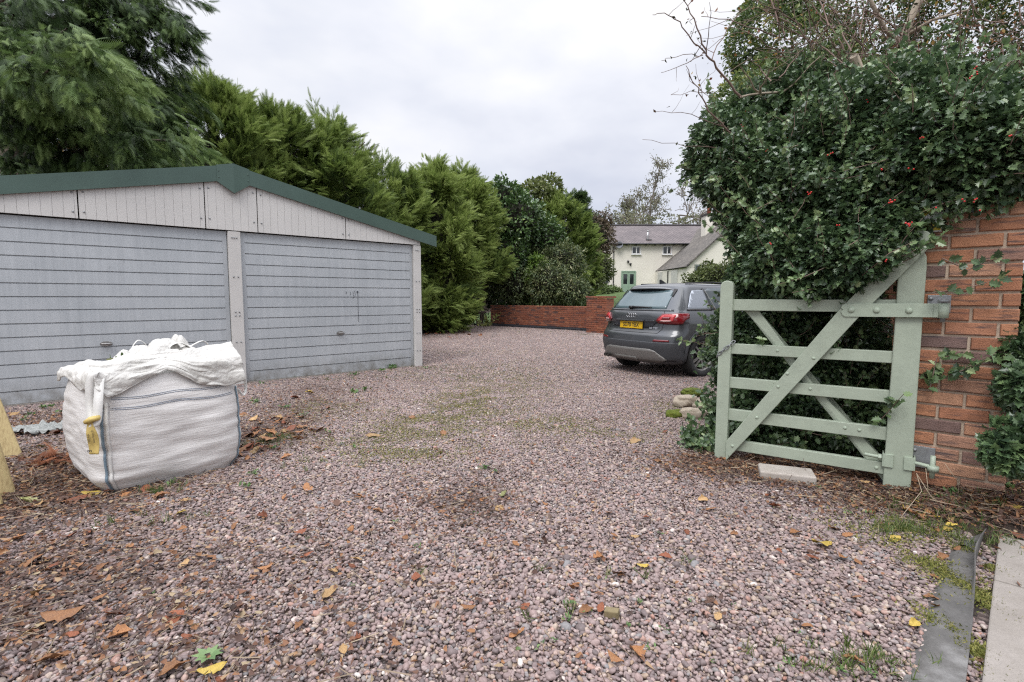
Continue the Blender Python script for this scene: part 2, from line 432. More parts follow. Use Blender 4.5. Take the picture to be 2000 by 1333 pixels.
BLACK = plain('black_plastic', (.015, .015, .017), .45)
RUBBER = plain('tyre_rubber', (.02, .02, .02), .75, 0, .2, 10)
WHITE = plain('white_frame', (.75, .75, .74), .4, 0, .03)
GLASSD = glass('dark_window_glass', (.02, .024, .028))

# ================================================================== SETTING
def setting(name, label, mesh, mat=None):
    o = link_mesh(name, mesh); tag(o, label, None, None, 'structure'); return o
def build_ground():
    xs = np.concatenate([np.linspace(-400, -40, 10), np.linspace(-32, 32, 65), np.linspace(40, 400, 10)])
    ys = np.concatenate([np.linspace(-60, -8, 6), np.linspace(-4, 60, 65), np.linspace(70, 800, 12)])
    X, Y = np.meshgrid(xs, ys); Z = ground_z(X, Y) - .03
    V = np.stack([X, Y, Z], -1).reshape(-1, 3); nx = len(xs)
    f = [(j * nx + i, j * nx + i + 1, (j + 1) * nx + i + 1, (j + 1) * nx + i) for j in range(len(ys) - 1) for i in range(nx - 1)]
    setting('ground', 'dark soil ground around the drive', np_mesh('ground', V, f, [4] * len(f), SOIL))
    # gravel drive sheet
    poly = [(-13, -3), (2.05, -3), (2.3, 2.45), (2.62, 3.0), (4.5, 3.4), (9, 9), (9, 13.9), (-.9, 22.9), (-4.5, 24.5), (-9, 22), (-13, 10)]
    mb = MB(); mb.prism(poly, (0, 0, 0), (1, 0, 0), (0, 1, 0), (0, 0, 1), -.02, -.006)
    o = mb.build('gravel_drive', GRAVEL); tag(o, 'pink grey gravel drive', None, None, 'structure')
    # lawn behind the low brick wall
    xs = np.linspace(-6, 40, 60); ys = np.linspace(0, 45, 90)
    V = []; 
    for b in ys:
        for a in xs:
            p = np.array([-.94, 23.4]) + a * np.array([.73, -.68]) + (b + .25) * np.array([.68, .73])
            V.append((p[0], p[1], ground_z(p[0], p[1]) + .01 + .03 * mnoise.noise((p[0] * .7, p[1] * .7, 0))))
    nx = len(xs); f = [(j * nx + i, j * nx + i + 1, (j + 1) * nx + i + 1, (j + 1) * nx + i) for j in range(len(ys) - 1) for i in range(nx - 1)]
    setting('lawn', 'green lawn rising to the cream house', np_mesh('lawn', V, f, [4] * len(f), LAWN))
    # concrete path, bottom right: two slabs and a joint
    e0, e1 = gnd(1948, 1075)[:2], gnd(1918, 1333)[:2]
    d = unit(e0 - e1); n = np.array([d[1], -d[0]]); mb = MB()
    a = gnd(1935, 1143)[:2]
    for t0, t1 in ((-1.6, (a - e1) @ d - .004), ((a - e1) @ d + .004, (e0 - e1) @ d + .15)):
        c = e1 + d * (t0 + t1) / 2 + n * .75
        mb.box((c[0], c[1], -.015), (t1 - t0, 1.5, .09), [(d[0], d[1], 0), (n[0], n[1], 0), (0, 0, 1)])
    o = mb.build('concrete_path', CONC, None, .006); tag(o, 'pale concrete path slabs', None, None, 'structure')
    # soil bank under the pier
    g = np.linspace(-1, 1, 25); mb = MB()
    mb.grid(lambda u, v: (3.0 + u * 1.2, 3.0 + v * 1.2, .004 + bank_z(3.0 + u * 1.2, 3.0 + v * 1.2) - .04 * smooth((max(abs(u), abs(v)) - .75) / .25)
                          + .012 * mnoise.noise((u * 9, v * 9, 3))), g, g)
    o = mb.build('soil', SOIL); tag(o, 'bare soil at the foot of the brick pier', None, None, 'structure')
build_ground()

# ------------------------------------------------------------------ gravel: pebbles in tiles, instanced over the whole drive as one object
def ico(sub):
    bm = bmesh.new(); bmesh.ops.create_icosphere(bm, subdivisions=sub, radius=1)
    v = np.array([p.co[:] for p in bm.verts]); f = np.array([[q.index for q in p.verts] for p in bm.faces]); bm.free(); return v, f
ICO1, ICO1F = ico(2)
ICO0, ICO0F = ico(1)
TILE = .6
DRIVE = [(-13, -3), (1.35, -3), (1.42, 1.6), (1.6, 1.85), (2.0, 2.2), (2.35, 2.7), (2.62, 3.0), (4.5, 3.4), (9, 9), (9, 13.9), (-.9, 22.9), (-4.5, 24.5), (-9, 22), (-13, 10)]
def inside(p, poly):
    c = False; x, y = p; n = len(poly)
    for i in range(n):
        x0, y0 = poly[i]; x1, y1 = poly[(i + 1) % n]
        if (y0 > y) != (y1 > y) and x < (x1 - x0) * (y - y0) / (y1 - y0) + x0: c = not c
    return c
def pebble_tile(name, sp, detail, layers=2):
    Vs, Fs, Rn = [], [], []; off = 0
    for lay in range(layers):
        k = int(TILE / sp); g = (np.arange(k) + .5) * TILE / k - TILE / 2
        X, Y = np.meshgrid(g, g); n = k * k
        P = np.stack([X.ravel(), Y.ravel(), np.zeros(n)], -1); P[:, :2] += rng.normal(0, sp * .33, (n, 2))
        P[:, 2] = (.006 if lay == 0 else -.006) + rng.normal(0, .0035, n)
        if lay == 0:
            keep = rng.random(n) < .93; P = P[keep]; n = len(P)
        tv, tf = (ICO1, ICO1F) if detail else (ICO0, ICO0F)
        up = unit(np.array([0, 0, 1.]) + rng.normal(0, .28, (n, 3))); D = rdir(n)
        Rm = frames(np.cross(up, D), up)
        base = sp * .62 * np.exp(rng.normal(0, .30, n)); S = np.stack([base * rng.uniform(.75, 1.0, n), base * rng.uniform(.95, 1.35, n), base * rng.uniform(.5, .8, n)], -1)
        # irregular pebbles: a few lopsided templates
        for q in range(8):
            idx = np.arange(n) % 8 == q
            w = rdir(5); tq = tv * (1 + sum(.11 * np.maximum(0, tv @ w[i])[:, None] ** 2 * rng.choice([-1, 1]) for i in range(5)))
            if q % 3:
                for w_ in rdir(8): tq = tq - np.maximum(0, tq @ w_ - .60)[:, None] * w_ * .9
            v, f = stamp(tq, tf, P[idx], Rm[idx], S[idx]); Vs.append(v); Fs.append(f + off); off += len(v)
            Rn.append(np.repeat(rng.random(idx.sum()), len(tv)))
    V = np.concatenate(Vs); Fc = np.concatenate(Fs)
    me = np_mesh(name, V, Fc, [3] * len(Fc), PEB, np.concatenate(Rn))
    return bpy.data.objects.new(name, me)
def build_gravel():
    near = bpy.data.collections.new('pebble_tiles')
    for i in range(6): near.objects.link(pebble_tile('pebble_tile_a%d' % i, .0140, True))
    for i in range(4): near.objects.link(pebble_tile('pebble_tile_b%d' % i, .019, False, 1))
    pts, idx, rot = [], [], []
    for iy in range(0, 44):
        for ix in range(-22, 18):
            x = (ix + .5) * TILE; y = .9 + (iy + .5) * TILE
            if not inside((x, y), DRIVE) or abs(x) > y * 1.12 + 1.2: continue
            sub = not all(inside((x + a, y + b), DRIVE) for a in (-.3, .3) for b in (-.3, .3))
            pts.append((x, y, 0)); idx.append(random.randrange(6) if y < 7.5 else 6 + random.randrange(4)); rot.append(random.randrange(4) * math.pi / 2)
    me = bpy.data.meshes.new('gravel'); me.from_pydata(pts, [], [])
    a = me.attributes.new('idx', 'INT', 'POINT'); a.data.foreach_set('value', idx)
    a = me.attributes.new('rotz', 'FLOAT', 'POINT'); a.data.foreach_set('value', rot)
    o = bpy.data.objects.new('gravel', me); COL.objects.link(o)
    tag(o, 'pink and grey rounded pebbles covering the drive', None, None, 'stuff')
    ng = bpy.data.node_groups.new('gravel', 'GeometryNodeTree')
    ng.interface.new_socket('Geometry', in_out='INPUT', socket_type='NodeSocketGeometry')
    ng.interface.new_socket('Geometry', in_out='OUTPUT', socket_type='NodeSocketGeometry')
    N = ng.nodes.new; gi = N('NodeGroupInput'); go = N('NodeGroupOutput')
    ci = N('GeometryNodeCollectionInfo'); ci.inputs['Collection'].default_value = near
    ci.inputs['Separate Children'].default_value = True; ci.inputs['Reset Children'].default_value = True
    ip = N('GeometryNodeInstanceOnPoints'); ip.inputs['Pick Instance'].default_value = True
    na = N('GeometryNodeInputNamedAttribute'); na.data_type = 'INT'; na.inputs['Name'].default_value = 'idx'
    nr = N('GeometryNodeInputNamedAttribute'); nr.data_type = 'FLOAT'; nr.inputs['Name'].default_value = 'rotz'
    cx = N('ShaderNodeCombineXYZ'); L = ng.links.new
    L(gi.outputs[0], ip.inputs['Points']); L(ci.outputs[0], ip.inputs['Instance']); L(na.outputs[0], ip.inputs['Instance Index'])
    L(nr.outputs[0], cx.inputs[2]); L(cx.outputs[0], ip.inputs['Rotation']); L(ip.outputs[0], go.inputs[0])
    m = o.modifiers.new('gravel', 'NODES'); m.node_group = ng
build_gravel()

# ================================================================== GARAGE
GP = gnd(820, 716)[:2]; GA = math.atan2(2150 - 1000, F / _c); GD = np.array([math.sin(GA), math.cos(GA), 0]); GN = np.array([GD[1], -GD[0], 0])  # GN: out of the front
def gp(s, z, out=0.0): return np.array([GP[0], GP[1], 0]) + GD * s + np.array([0, 0, z]) + GN * out
UP = np.array([0, 0, 1.])
def build_garage():
    g = thing('double_garage', 'prefabricated double garage with grey ribbed doors and green edged gable', 'garage', tuple(gp(-2.98, 0)), math.atan2(GD[1], GD[0]))
    apex, sl = 3.10, .2165
    top = lambda s: apex - sl * abs(s + 2.98)
    # walls: left, right, back (precast panels)
    mb = MB()
    for s0 in (.03, -5.99):
        mb.box(gp(s0 - .02, 1.1, -3.1), (.05, 5.9, 2.2), [GD, GN, UP])
    mb.prism([(-6.0, 0), (.04, 0), (.04, 2.2), (-2.98, 2.85), (-6.0, 2.2)], gp(0, 0, -6.05), GD, UP, GN, -.05, 0)
    mb.build('wall', CREAM, g)
    mb = MB()
    for sg in (1, -1):
        a = np.array([-2.98, apex - .03]); e = np.array([-2.98 + sg * 3.32, top(-2.98 + sg * 3.32) - .03])
        poly = [a, e, e - (0, .03), a - (0, .03)]
        mb.prism(poly, gp(0, 0, 0), GD, UP, GN, -6.3, .05)
    mb.build('roof', plain('fibre_cement', (.22, .22, .21), .9, 0, .3, 4), g)
    # green bargeboards
    for sg in (1, -1):
        mb = MB(); e = -2.98 + sg * 3.325
        mb.prism([(-2.98, apex), (e, top(e)), (e, top(e) - .196), (-2.98, apex - .21)], gp(0, 0, 0), GD, UP, GN, .055, .075)
        ee = e - sg * .012
        mb.prism([(-2.98, apex + .002), (ee, top(ee) + .002), (ee, top(ee) - .012), (-2.98, apex - .012)], gp(0, 0, 0), GD, UP, GN, -.2, .054)
        mb.build('bargeboard', GREEN, g)
    mb = MB()    # folded apex cap
    for sg in (1, -1):
        s1 = -2.98 + sg * .205
        P = [gp(-2.98, apex + .012, .105), gp(s1, top(s1) + .012, .079), gp(s1, 2.845, .079), gp(-2.98, 2.705, .105)]
        Q = [p - GN * .024 for p in P]
        mb.add(P + Q, [(0, 1, 2, 3), (4, 7, 6, 5), (0, 4, 5, 1), (1, 5, 6, 2), (2, 6, 7, 3)])
        for z in (2.99, 2.9): mb.disc_bolt(gp(s1 - sg * .02, z, .083), GN, .008, .006, 8)
    mb.build('ridge_cap', GREEN, g, recalc=True)
    # gable panels (grooved cladding)
    joints = [-5.99, -4.667, -3.339, -2.677, -1.357, .03]
    for a, b in zip(joints, joints[1:]):
        mb = MB(); a += .006; b -= .006
        ks = [a] + [q for q in np.arange(math.ceil(a / .1) * .1, b, .1) if a + .02 < q < b - .02] + [b]
        zt = lambda s: top(s) - .15
        for k0, k1 in zip(ks, ks[1:]):
            seg = [k0] + ([-2.98] if k0 < -2.98 < k1 else []) + [k1]
            i = .0016
            pol = [(k0 + i, 2.20), (k1 - i, 2.20), (k1 - i, zt(k1 - i))] + ([(-2.98, zt(-2.98))] if len(seg) == 3 else []) + [(k0 + i, zt(k0 + i))]
            mb.prism(pol, gp(0, 0, 0), GD, UP, GN, .0, .035)
        mb.prism([(a, 2.202), (b, 2.202), (b, zt(b) - .004)] + ([(-2.98, zt(-2.98) - .004)] if a < -2.98 < b else []) + [(a, zt(a) - .004)], gp(0, 0, 0), GD, UP, GN, -.01, .030)
        pn = mb.build('gable_panel', CREAM, g)
        for s in (a + .045, b - .045):
            h = zt(s) - 2.2
            for q in ((.2, .8) if h > .25 else (.4,)): bolt(gp(s, 2.2 + h * q, .035), GN, .012, .01, 8, IRON, pn)
    # posts
    for s0, s1 in ((-.109, .04), (-3.075, -2.912), (-6.0, -5.86)):
        mb = MB(); mb.box(gp((s0 + s1) / 2, 1.095, -.02), (s1 - s0, .1, 2.19), [GD, GN, UP])
        p = mb.build('door_post', POSTM, g, .006)
        for z, ds in ((2.10, (-.03, 0, .03)), (1.55, (-.03, .03)), (1.05, (-.025, .025)), (1.0, (-.025, .025)), (.62, (-.03, .03)), (.3, (-.03, .03))):
            for d in ds: bolt(gp((s0 + s1) / 2 + d, z, .03), GN, .011, .012, 8, IRON, p)
    # doors
    for s0, s1, hs in ((-2.905, -.115, -1.474), (-5.855, -3.082, -4.487)):
        mb = MB(); w = s1 - s0; zb, zt_, pit = .03, 2.185, .1555
        prof = [(0.0, zb)]
        z = zb
        while z < zt_ - .02:
            z1 = min(z + pit, zt_)
            prof += [(0.004, z + .001), (0.000, z1 - .016), (-.012, z1 - .014), (-.012, z1 - .004), (.004, z1 - .002)] if z1 < zt_ - .03 else [(.004, z + .001), (0, z1)]
            z = z1
        for (o0, z0), (o1, z1) in zip(prof, prof[1:]):
            mb.add([gp(s0 + .055, z0, o0 - .02), gp(s1 - .055, z0, o0 - .02), gp(s1 - .055, z1, o1 - .02), gp(s0 + .055, z1, o1 - .02)], [(0, 1, 2, 3)])
        for q in (s0 + .0275, s1 - .0275):
            mb.box(gp(q, (zb + zt_) / 2, -.025), (.055, .014, zt_ - zb), [GD, GN, UP])
        mb.box(gp((s0 + s1) / 2, (zb + zt_) / 2, -.06), (w, .01, zt_ - zb), [GD, GN, UP])
        door = mb.build('garage_door', GALV, g)
        if s0 < -5: door['label'] = 'left ribbed grey door behind the white bulk bag'
        else: door['label'] = 'right ribbed grey door with a dark drip mark'
        mb = MB()
        prof = [(.062, .0), (.060, .006), (.035, .012), (.0001, .014)]
        el = [(math.cos(q * math.pi / 12) * .062, math.sin(q * math.pi / 12) * .032) for q in range(24)]
        mb.prism(el, gp(hs, .68, -.018), GD, UP, GN, 0, .012)
        mb.tube([gp(hs, .68, -.01), gp(hs, .68, .04)], .011, 10)
        mb.tube([gp(hs - .05, .682, .035), gp(hs + .02, .68, .047), gp(hs + .055, .676, .035)], [.008, .013, .009], 8)
        mb.build('handle', plain('worn_chrome', (.32, .31, .30), .35, .85, .2, 40), door, .002)
        if s0 > -5:
            mb = MB()
            S0, Z0 = -1.16, 1.35
            mb.prism([(.015 * math.cos(i * .7) * (1 + .2 * (i % 2)), .018 * math.sin(i * .7)) for i in range(9)], gp(S0, Z0, -.0145), GD, UP, GN, 0, .002)
            mb.tube([gp(S0 + .004, Z0, -.0135), gp(S0 + .003, Z0 - .2, -.0135), gp(S0 + .006, Z0 - .5, -.0135)], [.004, .003, .0025], 5)
            for k, (a, b, c) in enumerate(((-.05, .02, -.08), (-.08, .01, -.11), (-.13, .005, -.05), (-.2, .01, -.03))):
                mb.tube([gp(S0 + a, Z0 + b, -.0145), gp(S0 + a + .01, Z0 + c * .5, -.014), gp(S0 + a, Z0 + c, -.0145)], .0025, 4)
            mb.build('drip_mark', plain('dark_paint', (.05, .055, .065), .6), door)
    mb = MB(); mb.box(gp(-2.98, .012, -.04), (5.9, .1, .03), [GD, GN, UP]); mb.build('threshold', CONC, g)
    mb = MB(); mb.box(gp(-2.98, 2.193, -.045), (5.9, .05, .03), [GD, GN, UP]); mb.build('lintel', DARK, g)
build_garage()

# ================================================================== BRICKWORK
def brickwork(L_, H_, bl, bh, mj, depth, seed, perp=False):
    """bricks in a local frame: x along, z up, face at y=0 (towards -y); returns MB of bricks with per-brick value"""
    r = random.Random(seed); mb = MB(); row = 0; z = 0
    while z < H_ - .01:
        x = 0; off = -bl / 2 if row % 2 else 0
        if perp and row % 2: off = -bl * .5
        x = off
        while x < L_ - .005:
            x0, x1 = max(0, x), min(L_, x + bl)
            if x1 - x0 > .03:
                mb.cur = r.random(); j = r.uniform(-.004, .003)
                a = .005; wz = [r.uniform(-.0025, .0025) for _ in range(4)]
                y0 = j; zz0, zz1 = z + mj / 2, min(H_, z + bh) - mj / 2; xx0, xx1 = x0 + (mj / 2 if x0 > 0 else 0), x1 - (mj / 2 if x1 < L_ else 0)
                P = [(xx0, y0 + .008, zz0 + wz[0]), (xx1, y0 + .008, zz0 + wz[1]), (xx1, y0 + .008, zz1 + wz[2]), (xx0, y0 + .008, zz1 + wz[3]),
                     (xx0 + a, y0, zz0 + a + wz[0]), (xx1 - a, y0, zz0 + a + wz[1]), (xx1 - a, y0, zz1 - a + wz[2]), (xx0 + a, y0, zz1 - a + wz[3]),
                     (xx0, depth, zz0), (xx1, depth, zz0), (xx1, depth, zz1), (xx0, depth, zz1)]
                mb.add(P, [(4, 5, 6, 7), (0, 1, 5, 4), (1, 2, 6, 5), (2, 3, 7, 6), (3, 0, 4, 7), (8, 9, 1, 0), (10, 11, 3, 2), (9, 10, 2, 1), (11, 8, 0, 3), (9, 8, 11, 10)])
            x += bl
        z += bh; row += 1
    return mb
def xf(mb, o, ax):
    """local x along ax, y to the back, z up -> world"""
    ax = unit(np.array([ax[0], ax[1], 0])); by = np.array([-ax[1], ax[0], 0])
    mb.v = [tuple(np.asarray(o, float) + ax * p[0] + by * p[1] + UP * p[2]) for p in mb.v]; return mb
def build_pier():
    ax = np.array([.743, -.669]); o = np.array([2.60, 3.22]) - ax * .16; L_ = .50 + .08
    t = thing('brick_pier', 'weathered orange brick gate pier with hinge plates under the holly', 'pier', (o[0], o[1], 0), math.atan2(ax[1], ax[0]))
    H_ = 1.925
    mb = brickwork(L_, H_, .248, .0875, .0155, .33, 3); xf(mb, (o[0], o[1], -.03), ax); mb.build('brickwork', NEARBRICK, t, rnd=True)
    mb = MB(); mb.box((L_ / 2, .17, H_ / 2), (L_ - .01, .31, H_ - .01)); xf(mb, (o[0], o[1], -.03), ax); mb.build('mortar', MORTAR, t)
    mb = MB(); mb.box((L_ / 2 - .1, .165, .025), (L_ - .16, .34, .075)); xf(mb, (o[0], o[1], -.02), ax); mb.build('blue_brick_course', BLUEBRICK, t, .005)
    return t, o, ax
PIER, PO, PAX = build_pier()
def build_garden_wall():
    o = np.array([2.93, 4.36]); ax = np.array([1., -.05])
    t = thing('brick_wall', 'short orange brick wall standing behind the open gate', 'wall', (o[0], o[1], 0), math.atan2(ax[1], ax[0]))
    mb = brickwork(1.2, 1.7, .248, .0875, .012, .2, 9); xf(mb, (o[0], o[1], -.03), ax); mb.build('brickwork', NEARBRICK, t, rnd=True)
    mb = MB(); mb.box((.6, .105, .85), (1.19, .19, 1.69)); xf(mb, (o[0], o[1], -.03), ax); mb.build('mortar', plain('mossy_mortar', (.22, .21, .09), .95, 0, .3, 15), t)
build_garden_wall()
def build_low_wall():
    a = gnd(958, 637)[:2]; b = gnd(1150, 648)[:2]; ax = unit(b - a); L_ = np.linalg.norm(b - a)
    t = thing('brick_garden_wall', 'low red brick garden wall between the gravel and the lawn', 'wall', (a[0], a[1], 0), math.atan2(ax[1], ax[0]))
    mb = brickwork(L_, .82, .225, .075, .01, .2, 21); xf(mb, (a[0], a[1], .12), ax); mb.build('brickwork', FARBRICK, t, rnd=True)
    mb = MB(); mb.box((L_ / 2, .105, .4), (L_ - .01, .19, .79)); xf(mb, (a[0], a[1], .12), ax); mb.build('mortar', FARMORTAR, t)
    mb = brickwork(L_, .15, .225, .075, .01, .22, 4); xf(mb, (a[0] , a[1], -.03), ax); 
    mb.build('plinth', BLUEBRICK, t, rnd=True)
    w = brickwork(L_, .07, .11, .07, .01, .22, 14); 
    # end pillar
    c = gnd(1148, 650)[:2]; d = gnd(1194, 650)[:2]; L2 = .86
    t2 = thing('brick_pillar', 'square red brick pillar with a flat cap ending the low garden wall', 'pillar', (c[0], c[1], 0), math.atan2(ax[1], ax[0]))
    c = c - np.array([-ax[1], ax[0]]) * .1
    mb = brickwork(L2, 1.24, .225, .075, .01, .45, 33); xf(mb, (c[0], c[1], 0), ax); mb.build('brickwork', FARBRICK, t2, rnd=True)
    mb = MB(); mb.box((L2 / 2, .23, .62), (L2 - .01, .43, 1.22)); xf(mb, (c[0], c[1], 0), ax); mb.build('mortar', FARMORTAR, t2)
    mb = brickwork(L2 + .08, .075, .112, .075, .01, .53, 35); xf(mb, (c[0] - ax[0] * .04, c[1] - ax[1] * .04, 1.245), ax); mb.build('cap', FARBRICK, t2, rnd=True)
build_low_wall()

# ================================================================== GATE
GO = np.array([2.486, 3.212]); GDI = unit(np.array([-.815, .58])); GAX = np.array([GDI[0], GDI[1], 0]); GOUT = np.array([-GDI[1], GDI[0], 0])
if GOUT @ np.array([-GO[0], -GO[1], 0]) < 0: GOUT = -GOUT
def gt(s, z, out=0.0): return np.array([GO[0], GO[1], 0]) + GAX * s + UP * z + GOUT * out
def build_gate():
    g = thing('field_gate', 'sage green five bar wooden gate standing open against the holly', 'gate', (GO[0], GO[1], 0), math.atan2(GDI[1], GDI[0]))
    pz = lambda poly, t0, t1, name, bev=.006, m=GATE: MB().prism(poly, gt(0, 0), GAX, UP, GOUT, t0, t1).build(name, m, g, bev, recalc=True)
    # hanging stile with a flared head
    pz([(-.068, .012), (.078, .003), (.066, 1.13), (.066, 1.36), (.085, 1.50), (.118, 1.585), (.133, 1.64), (.120, 1.678), (.08, 1.70), (.035, 1.695), (.0, 1.675), (-.02, 1.64), (-.045, 1.56), (-.07, 1.505), (-.074, 1.44), (-.071, 1.13)], -.075, 0, 'hanging_stile', .008)
    # meeting stile with a rounded top
    top = [(1.0835 + .0465 * math.cos(a), 1.335 + .045 * math.sin(a)) for a in np.linspace(math.pi, 0, 9)]
    pz([(1.046, .0)] + [(1.132, -.002)] + top[::-1], -.07, -.0, 'meeting_stile', .006)
    for z0, z1, s1 in ((1.157, 1.240, 1.04), (.832, .909, 1.04), (.573, .654, 1.04), (.325, .411, 1.04), (.098, .178, 1.04)):
        pz([(.05, z0), (s1 + .01, z0), (s1 + .01, z1), (.05, z1)], -.058, -.018, 'rail', .004)
    # braces: the front one runs up past the hanging stile and ends in a round head
    def on(s, z): return (s, z)
    d = unit(np.array([.3125 - 1.0475, 1.146 - .088])); n = np.array([-d[1], d[0]]); 
    L0 = np.array([1.045, .088]); wd = .055
    e = np.array([-.026, 1.590])
    arc = [tuple(e + d * .075 * math.sin(a) + n * (-.062) * math.cos(a)) for a in np.linspace(0, math.pi, 9)]
    lo = [(1.046, .013), (1.046, .168)]
    # order: bottom, then up the left edge, round the head, down the right edge
    left = tuple(np.array([.385, 1.146])); right = tuple(np.array([.243, 1.145]))
    a_l, a_r = (arc[-1], arc[0]) if abs(arc[-1][0]) < abs(arc[0][0]) else (arc[0], arc[-1])
    head = arc if np.linalg.norm(np.array(arc[0]) - left) < np.linalg.norm(np.array(arc[-1]) - left) else arc[::-1]
    pz([lo[0], lo[1], left] + head + [right], -.017, .022, 'brace', .004)
    pz([(.962, 1.156), (.866, 1.156), (.146, .16), (.082, .06), (.082, .10), (.16, .27)][:0] + [(.968, 1.156), (.868, 1.156), (.079, .055), (.079, .175)], -.098, -.059, 'brace', .004)
    # bolt heads
    for s, z, o in ((.73, .875, -.018), (.50, .84, .022), (.71, .62, .022), (.515, .62, -.018), (.84, .38, .022), (.30, .375, -.018), (.22, .372, -.018), (.115, .135, -.018), (1.0, .14, .022), (.655, .72, .022)):
        bolt(gt(s, z, o), GOUT, .011, .006, 12, GIRON, g)
    # top strap hinge
    mb = MB()
    z = 1.172
    mb.prism([(.335, z - .045), (.35, z - .032), (.357, z - .012), (.345, z), (.357, z + .012), (.35, z + .032), (.335, z + .042), (-.115, z + .044), (-.115, z - .040)], gt(0, 0), GAX, UP, GOUT, .024, .031)
    mb.prism([(-.06, z - .04), (-.06, z + .044), (-.162, z + .044), (-.162, z - .04)], gt(0, 0), GAX, UP, GOUT, .012, .0235)
    h = mb.build('strap_hinge', GIRON, g, .002)
    mb = MB(); mb.lathe([(.001, z - .043), (.028, z - .043), (.028, z + .046), (.001, z + .046)], gt(-.165, 0, .012), UP, 16); mb.build('eye', GIRON, h)
    for s in (.30, .165, .0): bolt(gt(s, z, .031), GOUT, .019, .012, 14, GIRON, h)
    # bottom adjustable hinge
    z = .20
    for s0, s1 in ((.03, .082), (-.075, -.024)):
        mb = MB()
        mb.box(gt((s0 + s1) / 2, z, .005), (s1 - s0, .012, .085), [GAX, GOUT, UP])
        mb.box(gt(.084 if s0 > 0 else -.078, z, -.04), (.008, .1, .085), [GAX, GOUT, UP])
        if s0 > 0: mb.tube([gt(.085, z + .012, -.012), gt(.185, z + .018, -.008)], .012, 10); mb.lathe([(.001, 0), (.022, 0), (.022, .018), (.001, .018)], gt(.092, z + .012, -.012), GAX, 6, sm=False)
        else: mb.tube([gt(-.08, z + .01, .0), gt(-.15, z + .005, .02)], .012, 10)
        hb = mb.build('lower_hinge_band', GIRON, g, .002)
    mb = MB(); mb.lathe([(.001, -.02), (.03, -.02), (.03, .012), (.001, .012)], gt(-.168, z, .02), UP, 14); mb.build('eye', GIRON, hb)
    # chain round the meeting stile
    ch = thing('chain', 'short galvanised chain looped round the gate meeting stile', 'chain', tuple(gt(1.08, .85)), 0)
    A, B = gt(1.028, .925, -.005), gt(1.14, .80, -.01)
    pts = [gt(1.022, .93, -.02), gt(1.04, .905, .008), gt(1.085, .865, .012), gt(1.125, .825, .006), gt(1.142, .80, -.02)]
    mb = MB(); cum = [0]
    for p, q in zip(pts, pts[1:]): cum.append(cum[-1] + np.linalg.norm(q - p))
    nl = 6
    def along(t):
        for i in range(len(pts) - 1):
            if t <= cum[i + 1] + 1e-9: return pts[i] + (pts[i + 1] - pts[i]) * (t - cum[i]) / (cum[i + 1] - cum[i])
        return pts[-1]
    for i in range(nl):
        t0 = cum[-1] * i / nl; p, q = along(t0), along(cum[-1] * (i + 1) / nl); d = unit(q - p); c = (p + q) / 2; l = np.linalg.norm(q - p) * .62
        w = unit(np.cross(d, GOUT)) if i % 2 == 0 else unit(GOUT + .3 * np.cross(d, GOUT))
        loop = [c + d * (math.copysign(l - .009, math.cos(a)) + .009 * math.cos(a)) + w * .010 * math.sin(a) for a in np.linspace(0, 2 * math.pi, 13)]
        mb.cur = 0; MBl = MB().tube(loop, .0032, 6); MBl.build('link', IRON, ch)
build_gate()
def build_hinge_plates():
    ax = np.array([PAX[0], PAX[1], 0]); outn = np.array([-.669, -.743, 0]); f0 = np.array([PO[0], PO[1], 0])
    def on_wall(x, y):
        r = ray(x, y); t = (outn @ (f0 - np.array([0, 0, CAMH]))) / (outn @ r); q = np.array([0, 0, CAMH]) + r * t
        return q
    for (x0, y0, x1, y1) in ((1811, 577, 1857, 611), (1779, 872, 1826, 913)):
        p = on_wall((x0 + x1) / 2, (y0 + y1) / 2); a = on_wall(x0, (y0 + y1) / 2); b = on_wall(x1, (y0 + y1) / 2); c = on_wall((x0 + x1) / 2, y0)
        w = abs((b - a) @ ax); h = 2 * abs(c[2] - p[2])
        mb = MB(); mb.box(p + outn * .008, (w, .012, h), [ax, outn, UP])
        hp = mb.build('hinge_plate', IRON, PIER, .002)
        for i in (-1, 1): bolt(p + outn * .014 + ax * i * w * .36 - UP * i * h * .3, outn, .012, .012, 8, IRON, hp)
    # the hinge pins
    for z, sgo in ((1.172, .012), (.20, .02)):
        q = gt(-.165, z, sgo); w = outn
        d = (outn @ (q - f0))
        foot = q - outn * d
        mb = MB(); mb.tube([foot + UP * (-.055), q + UP * (-.055)], .012, 8)
        mb.tube([q + UP * (-.065), q + UP * (.075 if z < 1 else .06)], .014, 10)
        if z > 1: mb.lathe([(.001, .05), (.03, .05), (.03, .066), (.001, .072)], q, UP, 14)
        mb.build('hinge_pin', IRON if z > 1 else GIRON, PIER)
build_hinge_plates()

